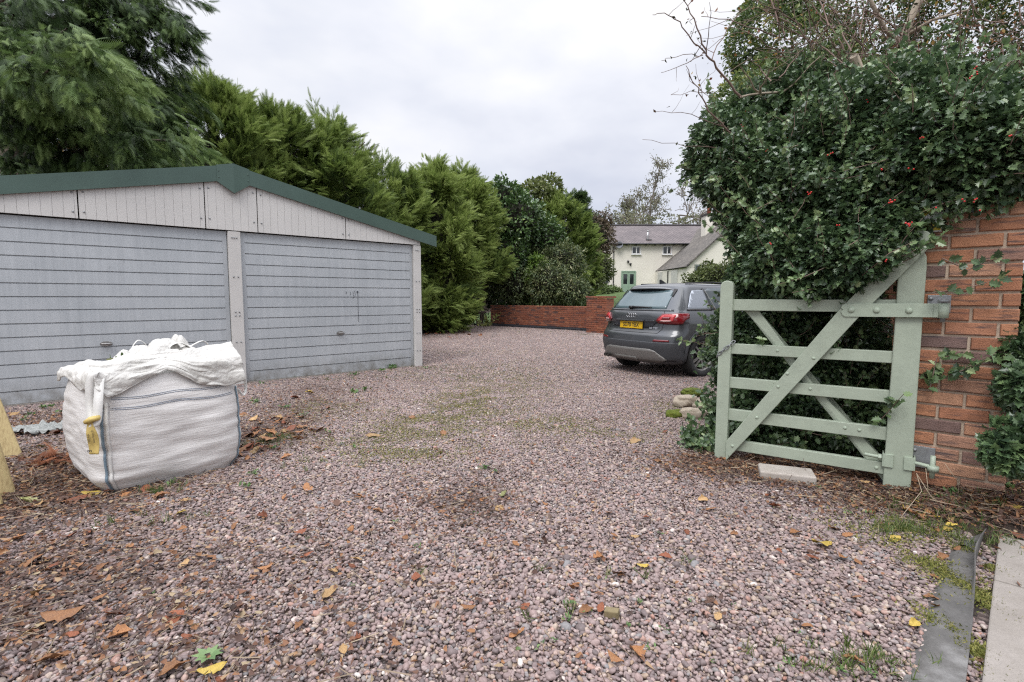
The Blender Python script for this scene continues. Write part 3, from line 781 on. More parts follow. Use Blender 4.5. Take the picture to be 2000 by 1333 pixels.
# ================================================================== BULK BAG
def build_bag():
    e1 = np.array([.62, .78, 0]); e1 /= np.linalg.norm(e1); e2 = np.array([-e1[1], e1[0], 0])
    F0 = np.array([*gnd(205, 972)[:2], 0]); W = .82; C = F0 + (e1 + e2) * W / 2
    FAB, FLAP = m_bagfabric(), m_flap()
    SEAM = plain('blue_seam_thread', (.17, .235, .29), .8, 0, .3, 60); STITCH = plain('grey_blue_stitch', (.16, .2, .27), .8)
    WEB = plain('white_webbing', (.70, .69, .66), .7, 0, .1, 60, .4, 250, .002); YEL = plain('yellow_plastic_tag', (.56, .42, .14), .5, 0, .08, 20)
    b = thing('bulk_bag', 'full white woven bulk bag with folded top and lifting loops on the gravel', 'bulk bag', tuple(C), math.atan2(e1[1], e1[0]))
    H_ = .75
    def sec(z):     # half-size factor by height: rounded foot, belly, slightly drawn in at the top
        t = z / H_
        return .462 * (.93 + .07 * smooth(t / .14)) * (1 + .065 * math.sin(math.pi * min(1, t))) * (1 - .05 * smooth((t - .75) / .3))
    def side(a, z):
        h = sec(z); p = 5.5
        cx, sx = math.cos(a), math.sin(a); r = (abs(cx) ** p + abs(sx) ** p) ** (-1 / p)
        x, y = cx * r, sx * r
        lean = .03 * (z / H_) ** 2
        q = C + e1 * (x * h * .93) + e2 * (y * h) 
        # the left face bellies outwards more than the front one
        if y > 0: q = q + e2 * .03 * y * math.sin(math.pi * min(1, z / H_))
        if x < 0: q = q - e1 * 0.0
        n = e1 * x + e2 * y
        w = .010 * mnoise.noise((cx * 2.6, sx * 2.6, z * 22)) * (1 - .4 * z / H_) + .012 * mnoise.noise((cx * 1.8, sx * 1.8 + 7, z * 5))
        return q + n * w + UP * z
    mb = MB(); A = np.linspace(-math.pi, math.pi, 145); Z = np.linspace(0.0, H_, 60)
    mb.grid(lambda a, z: side(a, z), A, Z)
    # underside and lumpy top
    mb.add([side(a, 0) for a in A[:-1]], [tuple(range(len(A) - 2, -1, -1))])
    mb.build('bag_body', FAB, b, recalc=True)
    # crumpled top cloth: grid over the square
    def ridged(x, y, s): return 1 - abs(mnoise.noise((x * s, y * s, 4.2))) * 2
    def topf(u, v):    # u along e1, v along e2 in -1..1
        m = max(abs(u), abs(v)); h = .43
        q = C + e1 * (u * h * .95) + e2 * (v * h * 1.02)
        mound = .15 * math.exp(-((u - .15) / .6) ** 2 - ((v - .1) / .65) ** 2) + .12 * math.exp(-((u - .7) / .3) ** 2 - ((v - .45) / .4) ** 2)
        d1 = mnoise.voronoi((u * 1.7 + .25 * v, v * 2.2, 3.1))[0]; d2 = mnoise.voronoi((u * 4.2 - v, v * 4.2 + .5 * u, 8.1))[0]
        cr = .16 * (d1[1] - d1[0]) + .05 * (d2[1] - d2[0]) + .03 * ridged(u, v * 1.4, 1.6) - .03
        hole = -.07 * math.exp(-((u + .12) / .3) ** 2 - ((v - .25) / .18) ** 2)
        z = H_ - .03 + (mound + cr + hole) * smooth((1 - m) / .35) * 1.0 + .02 * (1 - m)
        if v < -.5: z += .015
        return q + UP * z
    g = np.linspace(-1, 1, 91)
    mb = MB().grid(topf, g, g); mb.build('top_cloth', FLAP, b, solid=.004)
    # folded flap hanging over the front and left edges
    def flap(u, t):     # u: 0..1.0 along the front edge from the left corner ; t: 0 at the inner top, 1 at the hem
        drop = float(np.interp(u, [0, .06, .16, .3, .44, .50, .62, .74, .86, 1.0], [.10, .165, .135, .075, .03, .055, .14, .185, .20, .19]))
        inner = .11 + .06 * mnoise.noise((u * 4, 0, 2)) + .05 * smooth((u - .6) / .3)
        tot = inner + drop; L_ = t * tot
        base = C + e1 * ((u - .5) * .87 ) 
        front = -.43 - .012
        if L_ < inner:
            k = L_ / inner
            v = front + (inner - L_) ; z = H_ + .045 + .05 * (1 - k) ** 1.2 + .07 * u * (1 - k * .6)
        else:
            d = L_ - inner; v = front - .022 * math.sin(min(1, d / .05) * math.pi / 2) - .015 * smooth(d / .15); z = H_ + .045 + .028 * u - d
        edge = smooth((t - .7) / .3)
        d1 = mnoise.voronoi((u * 3.2 - t * 1.6, t * 2.2 + u * 1.2, 5.5))[0]
        wv = .030 * (d1[1] - d1[0]) - .008 + .006 * mnoise.noise((u * 7, t * 2.5, 9)) + .008 * edge * math.sin(u * 26 + 2 * math.sin(u * 9)) + .008 * (1 - abs(mnoise.noise((u * 5 - t * 3, t * 5, 3))) * 2)
        return base + e2 * (v - abs(wv) * .9) + UP * (z + wv * .6)
    us = np.linspace(0, 1, 130); ts = np.linspace(0, 1, 64)
    MB().grid(lambda u, t: flap(u, t), us, ts).build('folded_flap', FLAP, b, solid=.003)
    def lflap(u, t):    # tucked cloth over the left side
        drop = .075 + .03 * math.sin(u * 7); inner = .16; L_ = t * (inner + drop); edge = -.43
        base = C + e2 * ((u - .5) * .86 * 1.0)
        if L_ < inner: x = edge + (inner - L_); z = H_ + .02 + .045 * (1 - L_ / inner) - .03 * u
        else: x = edge - .02 * math.sin(min(1, (L_ - inner) / .05) * 1.57); z = H_ + .02 - (L_ - inner) - .03 * u
        w = .016 * (1 - abs(mnoise.noise((u * 6, t * 4, 21))) * 2)
        return base + e1 * (x - abs(w) * .6) + UP * (z + w)
    MB().grid(lambda u, t: lflap(u, t), np.linspace(0.02, .96, 44), np.linspace(0, 1, 22)).build('tucked_cloth', FLAP, b, solid=.005)
    # corner seams
    for a0, nm in ((-2.356, 'near'), (-.785, 'right')):
        mb = MB(); mb.grid(lambda t, z: side(a0 + t, z) + (side(a0 + t, z) - C) * np.array([1, 1, 0]) * .012, [-.012, 0, .012], np.linspace(.0, .60, 40))
        mb.build('corner_seam', SEAM, b, solid=.005)
        mb = MB(); mb.grid(lambda t, z: side(a0 + t, z) + (side(a0 + t, z) - C) * np.array([1, 1, 0]) * .008, [.03, .06], np.linspace(.02, .60, 30))
        mb.build('seam_allowance', WEB, b, solid=.003)
    # stitched lines across the front
    for z0 in (.565, .555, .628, .618):
        pts = [side(a, z0 + .006 * math.sin(a * 7)) * 1.0 + (side(a, z0) - C) * np.array([1, 1, 0]) * .004 for a in np.linspace(-2.28, -.86, 40)]
        MB().tube(pts, .0014, 4).build('stitch_line', STITCH, b)
    # lifting loops (flat webbing)
    def strap(name, P, wdir, w=.055, label=None):
        mb = MB(); wd = unit(np.array(wdir, float)) * w / 2
        # smooth the path
        Q = []
        P = [np.asarray(p, float) for p in P]
        for i in range(len(P) - 1):
            p0, p1, p2, p3 = P[max(i - 1, 0)], P[i], P[i + 1], P[min(i + 2, len(P) - 1)]
            for t in np.linspace(0, 1, 7)[:-1 if i < len(P) - 2 else None]:
                Q.append(.5 * ((2 * p1) + (-p0 + p2) * t + (2 * p0 - 5 * p1 + 4 * p2 - p3) * t * t + (-p0 + 3 * p1 - 3 * p2 + p3) * t ** 3))
        mb.add([q + wd * s for q in Q for s in (-1, 1)], [(2 * i, 2 * i + 1, 2 * i + 3, 2 * i + 2) for i in range(len(Q) - 1)], 0, True)
        return mb.build(name, WEB, b, solid=.005)
    nc = C - e1 * .42 - e2 * .44       # near corner
    o_ = unit(-e1 - e2)
    view = unit(e1 - e2 * .9)
    strap('lifting_loop', [nc + UP * (H_ + .035) + e1 * .02 + e2 * .05, nc + UP * (H_ + .045) + o_ * .02, nc + o_ * .045 + UP * (H_ - .03) + e2 * .03, nc + o_ * .05 + UP * .60 + e2 * .045, nc + o_ * .055 + UP * .50 + e2 * .02,
                           nc + o_ * .06 + UP * .475 - e2 * .01, nc + o_ * .05 + UP * .52 - e2 * .03 + e1 * .012, nc + o_ * .04 + UP * .64 - e2 * .03 + e1 * .02, nc + o_ * .02 + UP * .76 + e1 * .03], e1 * .75 - e2 * .65, .05)
    # yellow tag knotted on that loop
    tg = nc + o_ * .068 + UP * .475 + e1 * .004
    rt = unit(e1 * .75 - e2 * .65)
    mb = MB(); mb.grid(lambda u, v: tg + rt * (u * .028 * (.6 + .4 * min(1, v * 3)) + .012 * math.sin(v * 2.2) - .012) + UP * (-v * .20 + .03) + o_ * (.006 * math.sin(v * 6 + u)), np.linspace(-1, 1, 6), np.linspace(0, 1, 18))
    tagp = mb.build('yellow_tag', YEL, b, solid=.003)
    mb = MB(); mb.tube([tg + UP * .03 + rt * -.035, tg + UP * .045 + rt * 0 + o_ * .012, tg + UP * .055 + rt * .035, tg + UP * .03 + rt * .02 - o_ * .03], [.014, .02, .018, .012], 8); mb.build('tag_knot', YEL, tagp)
    ink = plain('dark_ink', (.05, .04, .03), .7)
    fc = tg + o_ * .0135 + UP * (-.07) - rt * .004
    for k, (tx, sz, off, dz) in enumerate((("1000 KG", .016, -.012, .0), ("Safety Factor 5:1", .0125, .013, 0.015), ("8", .034, -.010, -.075))):
        text_mesh(tx, sz, fc + rt * off + UP * dz, UP + rt * -.1, -rt, 'print', ink, tagp, .0012)
    # loop standing at the back, loop lying over the top and the ones at the right edge
    bk = C + e1 * .02 + e2 * .34 + UP * (H_ + .05)
    strap('lifting_loop', [bk + e1 * -.03, bk + e1 * -.045 + UP * .06, bk + e1 * .0 + UP * .125, bk + e1 * .05 + UP * .085, bk + e1 * .04 + UP * .02, bk + e1 * .02], e2 * .5 + e1 * .1, .04)
    MB().tube([bk + UP * .01 - e1 * .05, bk + UP * .03, bk + UP * .035 + e1 * .03, bk + e1 * .05], [.008, .012, .01, .006], 6).build('loop_tie', YEL, b)
    mr = C + e1 * .16 - e2 * .02 + UP * (H_ + .10)
    strap('lifting_loop', [mr - e1 * .07, mr - e1 * .04 + UP * .05, mr + e1 * .02 + UP * .065, mr + e1 * .08 + UP * .03, mr + e1 * .10 - UP * .02, mr + e1 * .12 - UP * .05], e2, .06)
    rc = C + e1 * .43 - e2 * .38
    strap('lifting_loop', [rc + UP * .72, rc + e1 * .045 + UP * .66, rc + e1 * .06 + UP * .57, rc + e1 * .03 - e2 * .02 + UP * .52, rc + e1 * .0 + UP * .57], e2 * .6 - e1 * .3, .022)
    rb = C + e1 * .43 + e2 * .22
    strap('lifting_loop', [rb + UP * .86 - e1 * .1, rb + UP * .90, rb + e1 * .05 + UP * .84, rb + e1 * .06 + UP * .76, rb + e1 * .02 + UP * .74], e2, .03)
    # weeds and prunings poking out of the opening
    P = C + e1 * rng.normal(-.06, .09, 140)[:, None] + e2 * rng.normal(.1, .04, 140)[:, None] + UP * (H_ + .03 + rng.random(140) * .05)[:, None]
    tv = np.array([(-.25, 0, 0), (.25, 0, 0), (.18, .7, .1), (0, 1, .2), (-.18, .7, .1)]); tf = np.array([(0, 1, 2, 3, 4)])
    v, f = stamp(tv, tf, P, frames(unit(rdir(140) + UP * .8), rdir(140)), rng.uniform(.02, .05, 140))
    link_mesh('garden_waste', np_mesh('garden_waste', v, f, [5] * len(f), leafmat('waste_leaves', [(0, (.05, .10, .03)), (1, (.16, .17, .06))]), np.repeat(rng.random(140), 5)), b)
build_bag()

# ================================================================== TIMBER BOARDS, LEFT EDGE
def build_boards():
    specs = [((46, 893), .16, .03, -.42, 1.5, 'pale timber board leaning beyond the two thicker boards at the left edge', .06),
             ((32, 968), .09, .04, -.34, 1.5, 'yellow green timber board, middle one of the three at the left edge', .02),
             ((8, 992), .09, .04, -.34, 1.5, 'yellow timber board nearest the camera of the three at the left edge', .0)]
    for (px, w, th, lean, L_, lab, turn) in specs:
        p = gnd(*px); d = unit(np.array([lean, .10, 1])); wv = unit(np.array([.85, .5 + turn, 0])); wv = unit(wv - d * (wv @ d)); n = np.cross(d, wv)
        mb = MB(); mb.box(p + d * L_ / 2 - wv * w / 2, (w, th, L_), [wv, n, d])
        mb.box(p + d * L_ / 2 - wv * (w * .5) + n * (th / 2 + .006), (w * .35, .012, L_ * .998), [wv, n, d])
        o = mb.build('timber_board', TIMBER, None, .004, base=tuple(p)); tag(o, lab, 'timber board', 'timber boards leaning at the left edge')
build_boards()
def build_block():
    p = gnd(1537, 942); ax = unit(np.array([.93, -.36, 0])); n = np.array([-ax[1], ax[0], 0])
    mb = MB(); mb.box(p + UP * .035 + n * .06, (.34, .20, .065), [ax, n, UP + ax * .0])
    o = mb.build('concrete_block', BLOCKM, None, .012, 3, base=tuple(p)); tag(o, 'pale concrete block lying on the soil under the open gate', 'concrete block')
    # weed membrane strip with a lifted edge
    mt = NT('weed_membrane'); a_ = mt.noise(3.5, 8, .7); b_ = mt.noise(30, 6, .7)
    cc = mt.ramp(a_, [(.3, (.06, .058, .056)), (.55, (.11, .105, .10)), (.66, (.18, .175, .17)), (.78, (.26, .25, .24))]); cc = mt.mix(.5, cc, mt.ramp(b_, [(.3, (.6, .58, .56)), (.7, (1.2, 1.2, 1.2))]), 'MULTIPLY')
    mt.set(cc, .75); mt.bump(b_, .006, .6); mem = mt.m
    pl = [(1838, 1098), (1922, 1043), (1908, 1128), (1898, 1215), (1890, 1333), (1880, 1420), (1745, 1420), (1778, 1270), (1800, 1190)]
    me = [gnd(x, y)[:2] for x, y in pl]
    left = [(1850, 1080), (1828, 1118), (1806, 1180), (1790, 1240), (1768, 1300), (1745, 1380), (1720, 1450)]
    right = [(1928, 1046), (1912, 1110), (1905, 1160), (1899, 1230), (1890, 1310), (1880, 1390), (1870, 1460)]
    l_ = [gnd(*q) for q in left]; r_ = [gnd(*q) for q in right]
    def lerp(P, t):
        k = t * (len(P) - 1); i = min(int(k), len(P) - 2); return P[i] + (P[i + 1] - P[i]) * (k - i)
    def fn(u, v):
        p = lerp(l_, v) * (1 - u) + lerp(r_, v) * u
        z = .023 + .005 * mnoise.noise((p[0] * 6, p[1] * 6, 0)) + .003 * mnoise.noise((p[0] * 22, p[1] * 22, 0)) - .022 * smooth((.35 - u) / .35)
        curl = smooth((u - .90) / .10) * (.075 * math.exp(-((v - .16) / .13) ** 2) + .012 * abs(mnoise.noise((v * 8, 0, 0))))
        return np.array([p[0] - curl * .3, p[1], z + curl])
    o = MB().grid(fn, np.linspace(0, 1, 26), np.linspace(0, 1, 60)).build('weed_membrane', mem, None, solid=.003)
    tag(o, 'torn dark grey weed membrane strip exposed between the gravel and the path', 'membrane sheet')
build_block()

# ================================================================== CAR
def build_car():
    cx, cyy, ch = 1.885, 8.38, R(60)
    f = np.array([math.sin(ch), math.cos(ch), 0]); l = np.array([-f[1], f[0], 0])
    PAINT = m_carpaint(); CLAD = plain('dark_grey_cladding', (.055, .058, .064), .5, .05, .1, 30); SILV = plain('silver_trim', (.23, .222, .21), .45, .4, .06, 20)
    GL = glass('tinted_rear_glass', (.035, .05, .055), .03); GLR = NT('rear_screen_glass')
    GLR.set((.10, .145, .16), .03); GLR.b.inputs['Specular IOR Level'].default_value = .9; GLR = GLR.m
    RED = glass('tail_lamp_red', (.17, .008, .012), .12); RED2 = plain('tail_lamp_bright', (.50, .045, .05), .25, 0, .05, 30); LW = plain('tail_lamp_clear', (.62, .42, .40), .25)
    BLADE = plain('silver_blade', (.30, .32, .35), .3, .7, .03, 10); CHROME = plain('chrome', (.55, .55, .56), .15, 1)
    YELP = plain('yellow_plate', (.72, .44, .015), .4, 0, .02, 5); INK = plain('plate_ink', (.03, .03, .03), .6)
    car = thing('parked_car', 'dark grey compact SUV parked on the gravel beside the gate', 'car', (cx, cyy, 0), math.atan2(f[1], f[0]))
    def w2(x, y, z): return np.array([cx, cyy, 0]) + f * x + l * y + UP * z
    Lc = 4.19
    ip = lambda z, T: float(np.interp(z, [a for a, _ in T], [b for _, b in T]))
    XR = [(.22, .10), (.30, .05), (.42, .02), (.52, .0), (.60, .01), (.66, .025), (.70, .06), (.76, .10), (.80, .105), (.86, .115), (.88, .085), (.94, .085), (1.02, .115), (1.06, .15), (1.08, .165), (1.36, .40), (1.40, .43), (1.45, .46), (1.475, .52), (1.495, .75), (1.505, 1.1), (1.508, 1.4)]
    XF = [(.22, 4.06), (.35, 4.15), (.5, 4.19), (.65, 4.18), (.78, 4.12), (.88, 3.95), (.95, 3.6), (1.00, 3.22), (1.03, 3.05), (1.2, 2.75), (1.4, 2.30), (1.45, 2.15), (1.475, 1.98), (1.495, 1.7), (1.505, 1.5), (1.508, 1.42)]
    WD = [(.22, .80), (.28, .855), (.40, .875), (.60, .892), (.75, .897), (.86, .897), (.93, .885), (1.00, .855), (1.03, .835), (1.06, .815), (1.2, .745), (1.36, .655), (1.40, .63), (1.44, .60), (1.47, .55), (1.49, .43), (1.505, .22), (1.508, .04)]
    CA = [(.22, .30), (.5, .34), (.8, .36), (1.0, .36), (1.2, .30), (1.4, .26), (1.5, .3)]
    pn = 2.7
    def prof(z): return ip(z, XR), ip(z, XF), ip(z, WD), ip(z, CA)
    def rear_x(y, z):
        xr, xf_, w, a = prof(z); t = min(.999, abs(y) / w); return xr + a * (1 - (1 - t ** pn) ** (1 / pn)) + .04 * t * t
    def outline(z, n=26):
        xr, xf_, w, a = prof(z); af = min(a * 1.7, (xf_ - xr) * .45); a = min(a, (xf_ - xr) * .45); P = []
        # right side rear corner ... go round: rear centre -> right -> front centre -> left
        ths = np.linspace(0, math.pi / 2, n)
        def corner(aa): return [(aa * (1 - math.cos(q) ** (2 / pn)), w * math.sin(q) ** (2 / pn)) for q in ths]
        cr = corner(a); cf = corner(af)
        half = [(xr + p[0] + .04 * (p[1] / w) ** 2, p[1]) for p in cr]
        for k in range(1, 30):
            t = k / 30; xx = half[n - 1][0] + (xf_ - af - half[n - 1][0]) * t; half.append((xx, w))
        half += [(xf_ - p[0], p[1]) for p in cf[::-1]]
        return [(x, -y) for x, y in half] + [(x, y) for x, y in half[-2:0:-1]]
    def side_y(x, z):
        xr, xf_, w, a = prof(z); xx = x - xr - .04
        if xx >= a: 
            return w
        t = np.clip(1 - xx / a, 0, .9999); return w * (1 - t ** pn) ** (1 / pn)
    zs = sorted(set([.22, .25, .28, .32, .37, .42, .47, .52, .56, .6, .64, .66, .69, .70, .73, .76, .80, .84, .86, .875, .88, .91, .94, .98, 1.02, 1.04, 1.06, 1.08, 1.12, 1.17, 1.22, 1.27, 1.32, 1.36, 1.38, 1.40, 1.42, 1.44, 1.45, 1.46, 1.475, 1.485, 1.495, 1.50, 1.505, 1.508]))
    mb = MB(); rings = [outline(z) for z in zs]; n = len(rings[0])
    mb.v = [tuple(w2(x, y, z)) for z, rg in zip(zs, rings) for x, y in rg]; mb.r = [.5] * len(mb.v)
    for j in range(len(zs) - 1):
        for i in range(n):
            k = (i + 1) % n; mb.f.append([j * n + i, j * n + k, (j + 1) * n + k, (j + 1) * n + i]); mb.m.append(0); mb.sm.append(True)
    mb.f.append(list(range(n - 1, -1, -1))); mb.m.append(1); mb.sm.append(False)
    mb.f.append([(len(zs) - 1) * n + i for i in range(n)]); mb.m.append(0); mb.sm.append(True)
    body = mb.build('body', [PAINT, BLACK], car, recalc=True)
    # wheel arches cut out of the shell
    cut = MB()
    for ax_ in (.80, 3.395):
        for sg in (-1, 1):
            cut.lathe([(.0001, .60), (.375, .60), (.375, .98), (.0001, .98)], w2(ax_, 0, .345), l * sg, 40, 0, False)
    co = cut.build('arch_cutter', BLACK, None, recalc=True)
    bm_ = body.modifiers.new('arches', 'BOOLEAN'); bm_.operation = 'DIFFERENCE'; bm_.object = co; bm_.solver = 'EXACT'
    bpy.context.view_layer.update()
    dg = bpy.context.evaluated_depsgraph_get(); me = bpy.data.meshes.new_from_object(body.evaluated_get(dg))
    body.modifiers.clear(); body.data = me
    bpy.data.objects.remove(co)
    # patches laid on the shell
    def patch(poly, kind, off, name, m, parent=car, step=.035, th=.006, sg=-1, bev=0):
        bm = bmesh.new(); vs = [bm.verts.new((p[0], p[1], 0)) for p in poly]; bm.faces.new(vs)
        xs = [p[0] for p in poly]; ys = [p[1] for p in poly]
        for axis, lo, hi in ((0, min(xs), max(xs)), (1, min(ys), max(ys))):
            k = lo + step
            while k < hi - 1e-4:
                no = (1, 0, 0) if axis == 0 else (0, 1, 0); cox = (k, 0, 0) if axis == 0 else (0, k, 0)
                bmesh.ops.bisect_plane(bm, geom=bm.verts[:] + bm.edges[:] + bm.faces[:], plane_co=cox, plane_no=no, dist=1e-5); k += step
        q = MB(); bm.verts.index_update()
        ev = .004
        for v in bm.verts:
            a, b_ = v.co.x, v.co.y
            if kind == 'rear':
                X = lambda y, z: np.array([rear_x(y, z), y, z])
                p = X(a, b_); nn = unit(np.cross(X(a, b_ + ev) - X(a, b_ - ev), X(a + ev, b_) - X(a - ev, b_)))
                if nn[0] > 0: nn = -nn
            else:
                X = lambda x, z: np.array([x, sg * side_y(x, z), z])
                p = X(a, b_); nn = unit(np.cross(X(a, b_ + ev) - X(a, b_ - ev), X(a + ev, b_) - X(a - ev, b_)))
                if nn[1] * sg < 0: nn = -nn
            q.v.append(tuple(w2(*(p + nn * off)))); q.r.append(.5)
        for fc in bm.faces: q.f.append([v.index for v in fc.verts]); q.m.append(0); q.sm.append(True)
        bm.free()
        o = q.build(name, m, parent, recalc=True)
        if th: md = o.modifiers.new('solid', 'SOLIDIFY'); md.thickness = th; md.offset = 0
        return o
    # --- rear
    patch([(-.60, 1.075), (.60, 1.075), (.535, 1.34), (.47, 1.375), (-.47, 1.375), (-.535, 1.34)], 'rear', .004, 'rear_window', GLR, step=.05)
    patch([(-.72, 1.045), (.72, 1.045), (.70, 1.078), (-.70, 1.078)], 'rear', .003, 'window_sill_trim', PAINT, step=.06)
    # tailgate shut line and the crease shelf around the plate
    q = [(-.60, 1.04), (-.655, .96), (-.61, .84), (-.60, .76), (-.55, .70), (.55, .70), (.60, .76), (.61, .84), (.655, .96), (.60, 1.04)]
    mb = MB()
    fine = []
    for a, b_ in zip(q, q[1:]):
        for t in np.linspace(0, 1, 12)[:-1]: fine.append((a[0] + (b_[0] - a[0]) * t, a[1] + (b_[1] - a[1]) * t))
    mb.tube([w2(rear_x(y, z) - .0005, y, z) for y, z in fine], .0042, 4); mb.build('tailgate_gap', DARK, body)
    # recess around the plate
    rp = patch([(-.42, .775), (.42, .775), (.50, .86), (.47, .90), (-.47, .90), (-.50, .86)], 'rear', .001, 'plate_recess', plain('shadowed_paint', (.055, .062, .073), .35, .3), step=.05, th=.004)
    pp = w2(rear_x(0, .835) - .022, 0, .815); pu = unit(UP + f * .06)
    mb = MB(); mb.box(pp, (.52, .012, .112), [-l, -f, pu]); plate = mb.build('number_plate', YELP, car, .002)
    text_mesh("SD70 YBX", .098, pp - f * .0075 - pu * .0, -l, pu, 'plate_lettering', INK, plate, .002, .0012, sx=.86)
    mb = MB(); mb.box(w2(rear_x(0, .89) - .012, 0, .892), (.62, .05, .022), [-l, -f, UP]); mb.build('tailgate_handle_trim', PAINT, car, .006)
    # four rings
    ec = w2(rear_x(0, .985) - .012, 0, .972); em = thing('emblem', None, None); bpy.data.objects.remove(em)
    mb = MB(); nrm = unit(-f + UP * .08)
    for i in range(4):
        c = ec - l * ((i - 1.5) * .052)
        mb.tube([c + (-l * math.cos(a) + pu * math.sin(a)) * .032 for a in np.linspace(0, 2 * math.pi, 25)], .0048, 6, False)
    mb.build('four_ring_emblem', CHROME, car)
    for tx, y, z, s_ in (("30 TDI", -.46, .775, .042), ("Q2", .47, .80, .048)):
        text_mesh(tx, s_, w2(rear_x(y, z) - .006, y, z), -l * 1 + f * (.35 if y < 0 else -.35) , pu, 'badge', CHROME, car, .004, .001, sx=1.25)
    # lamps
    for sg in (1, -1):
        A = lambda P: [(sg * a, b_) for a, b_ in P]
        lamp = patch(A([(.515, .90), (.56, .955), (.60, 1.0), (.86, 1.005), (.885, .985), (.882, .93), (.855, .86), (.80, .845), (.62, .85), (.54, .875)]), 'rear', .010, 'tail_light', RED, step=.03, th=.022)
        patch(A([(.545, .90), (.60, .965), (.625, .985), (.77, .985), (.785, .965), (.76, .885), (.63, .882)]), 'rear', .0225, 'lamp_panel', RED2, lamp, step=.03, th=.004)
        patch(A([(.60, .918), (.625, .945), (.73, .945), (.72, .918)]), 'rear', .0265, 'lamp_bar', RED, lamp, step=.03, th=.003)
        patch(A([(.575, .893), (.61, .905), (.745, .905), (.735, .887), (.64, .883)]), 'rear', .0255, 'reversing_lamp', LW, lamp, step=.03, th=.003)
        patch(A([(.52, .575), (.54, .605), (.76, .605), (.765, .575)]), 'rear', .006, 'rear_reflector', RED, step=.03, th=.008)
    # bumper cladding + diffuser
    patch([(-.875, .27), (.875, .27), (.885, .56), (.52, .565), (-.52, .565), (-.885, .56)], 'rear', .0035, 'bumper_cladding', CLAD, step=.04, th=.006)
    patch([(-.66, .285), (.66, .285), (.56, .40), (.50, .435), (.72, .455)][:0] + [(-.60, .255), (.60, .255), (.72, .30), (.55, .43), (.46, .455), (-.46, .455), (-.55, .43), (-.72, .30)], 'rear', .012, 'skid_plate', SILV, step=.04, th=.012)
    patch([(-.20, .25), (.36, .25), (.33, .31), (-.17, .31)], 'rear', .020, 'skid_plate_rib', SILV, step=.04, th=.008)
    mb = MB()
    for y in (.56, .50): mb.tube([w2(.02, y, .275), w2(.22, y, .275)], .030, 14, False); mb.tube([w2(.03, y, .275), w2(.04, y, .275)], .025, 12)
    mb.build('exhaust', plain('exhaust_steel', (.12, .11, .1), .4, .8), car)
    # spoiler lip + roof antenna + wiper
    mb = MB(); ys = np.linspace(-.56, .56, 25)
    for (dx0, z0, dx1, z1) in ((-.10, 1.405, .25, 1.455),):
        mb.grid(lambda y, t: w2(rear_x(y, 1.40) - .085 + t * .36 + .12 * (abs(y) / .56) ** 3, y, 1.402 + .058 * t ** .6 - .03 * (abs(y) / .56) ** 3), ys, np.linspace(0, 1, 8))
        mb.grid(lambda y, t: w2(rear_x(y, 1.40) - .085 + t * .09 + .12 * (abs(y) / .56) ** 3, y, 1.402 - .018 * t - .03 * (abs(y) / .56) ** 3), ys, np.linspace(0, 1, 3), 1)
    sp = mb.build('roof_spoiler', [PAINT, BLACK], car, solid=.012)
    for sg in (1, -1):
        mb = MB(); mb.add([w2(rear_x(.52, 1.38) - .02, sg * .525, 1.395), w2(rear_x(.52, 1.38) + .02, sg * .565, 1.39), w2(rear_x(.56, 1.28) - .012, sg * .575, 1.28), w2(rear_x(.56, 1.28) - .012, sg * .555, 1.28)], [(0, 1, 2, 3)])
        mb.build('spoiler_winglet', BLACK, car, solid=.012)
    mb = MB()
    mb.prism([(0, 0), (.17, .0), (.03, .065), (.0, .07)], w2(.72, 0, 1.492), f, UP, l, -.012, .012); mb.build('shark_fin_antenna', BLACK, car, .004)
    mb = MB(); wa = w2(rear_x(.08, 1.09) - .02, .08, 1.10); wb = w2(rear_x(-.36, 1.09) - .018, -.36, 1.10)
    mb.tube([wa, wa + (wb - wa) * .4 + UP * .004, wb], [.022, .016, .006], 8); mb.tube([wa + l * .03, wa - l * .05], .026, 10)
    mb.build('rear_wiper', BLACK, car)
    # --- sides
    for sg in (-1, 1):
        win = patch([(1.02, 1.055), (3.0, 1.055), (2.45, 1.36), (2.25, 1.405), (1.95, 1.42), (1.15, 1.405), (1.02, 1.36)], 'side', .004, 'side_window', GL, step=.06, sg=sg)
        patch([(.47, 1.055), (1.0, 1.055), (1.0, 1.37), (.90, 1.375), (.74, 1.365), (.66, 1.30)], 'side', .008, 'pillar_blade', BLADE, step=.05, sg=sg, th=.012)
        for x0, x1 in ((1.0, 1.04), (1.86, 1.93)):
            patch([(x0, 1.05), (x1, 1.05), (x1 - .01, 1.40), (x0 - .01, 1.40)], 'side', .008, 'window_pillar', BLACK, step=.05, sg=sg)
        patch([(1.12, 1.055), (1.14, 1.055), (1.055, 1.36), (1.04, 1.36)], 'side', .0075, 'window_divider', SILV, step=.05, sg=sg, th=.004)
        patch([(1.22, .27), (2.97, .27), (2.97, .42), (1.22, .42)], 'side', .006, 'sill_cladding', CLAD, step=.08, sg=sg, th=.012)
        for ax_ in (.80, 3.395):
            A = np.linspace(-.18, math.pi + .18, 40)
            ring = [(ax_ + .435 * math.cos(a), .345 + .435 * math.sin(a)) for a in A] + [(ax_ + .374 * math.cos(a), .345 + .374 * math.sin(a)) for a in A[::-1]]
            ring = [(x, max(z, .235)) for x, z in ring]
            patch(ring, 'side', .006, 'arch_trim', CLAD, step=.06, sg=sg, th=.014)
        for xx in (1.08, 1.93, 2.98):
            zz = np.linspace(.44 if xx > 1.2 else .74, 1.045, 12); mb = MB(); mb.tube([w2(xx + (.0 if xx > 1.2 else .12 * math.sin((z - .74) * 3) - .06), sg * (side_y(xx, z) + .0005), z) for z in zz], .004, 4); mb.build('door_gap', DARK, body)
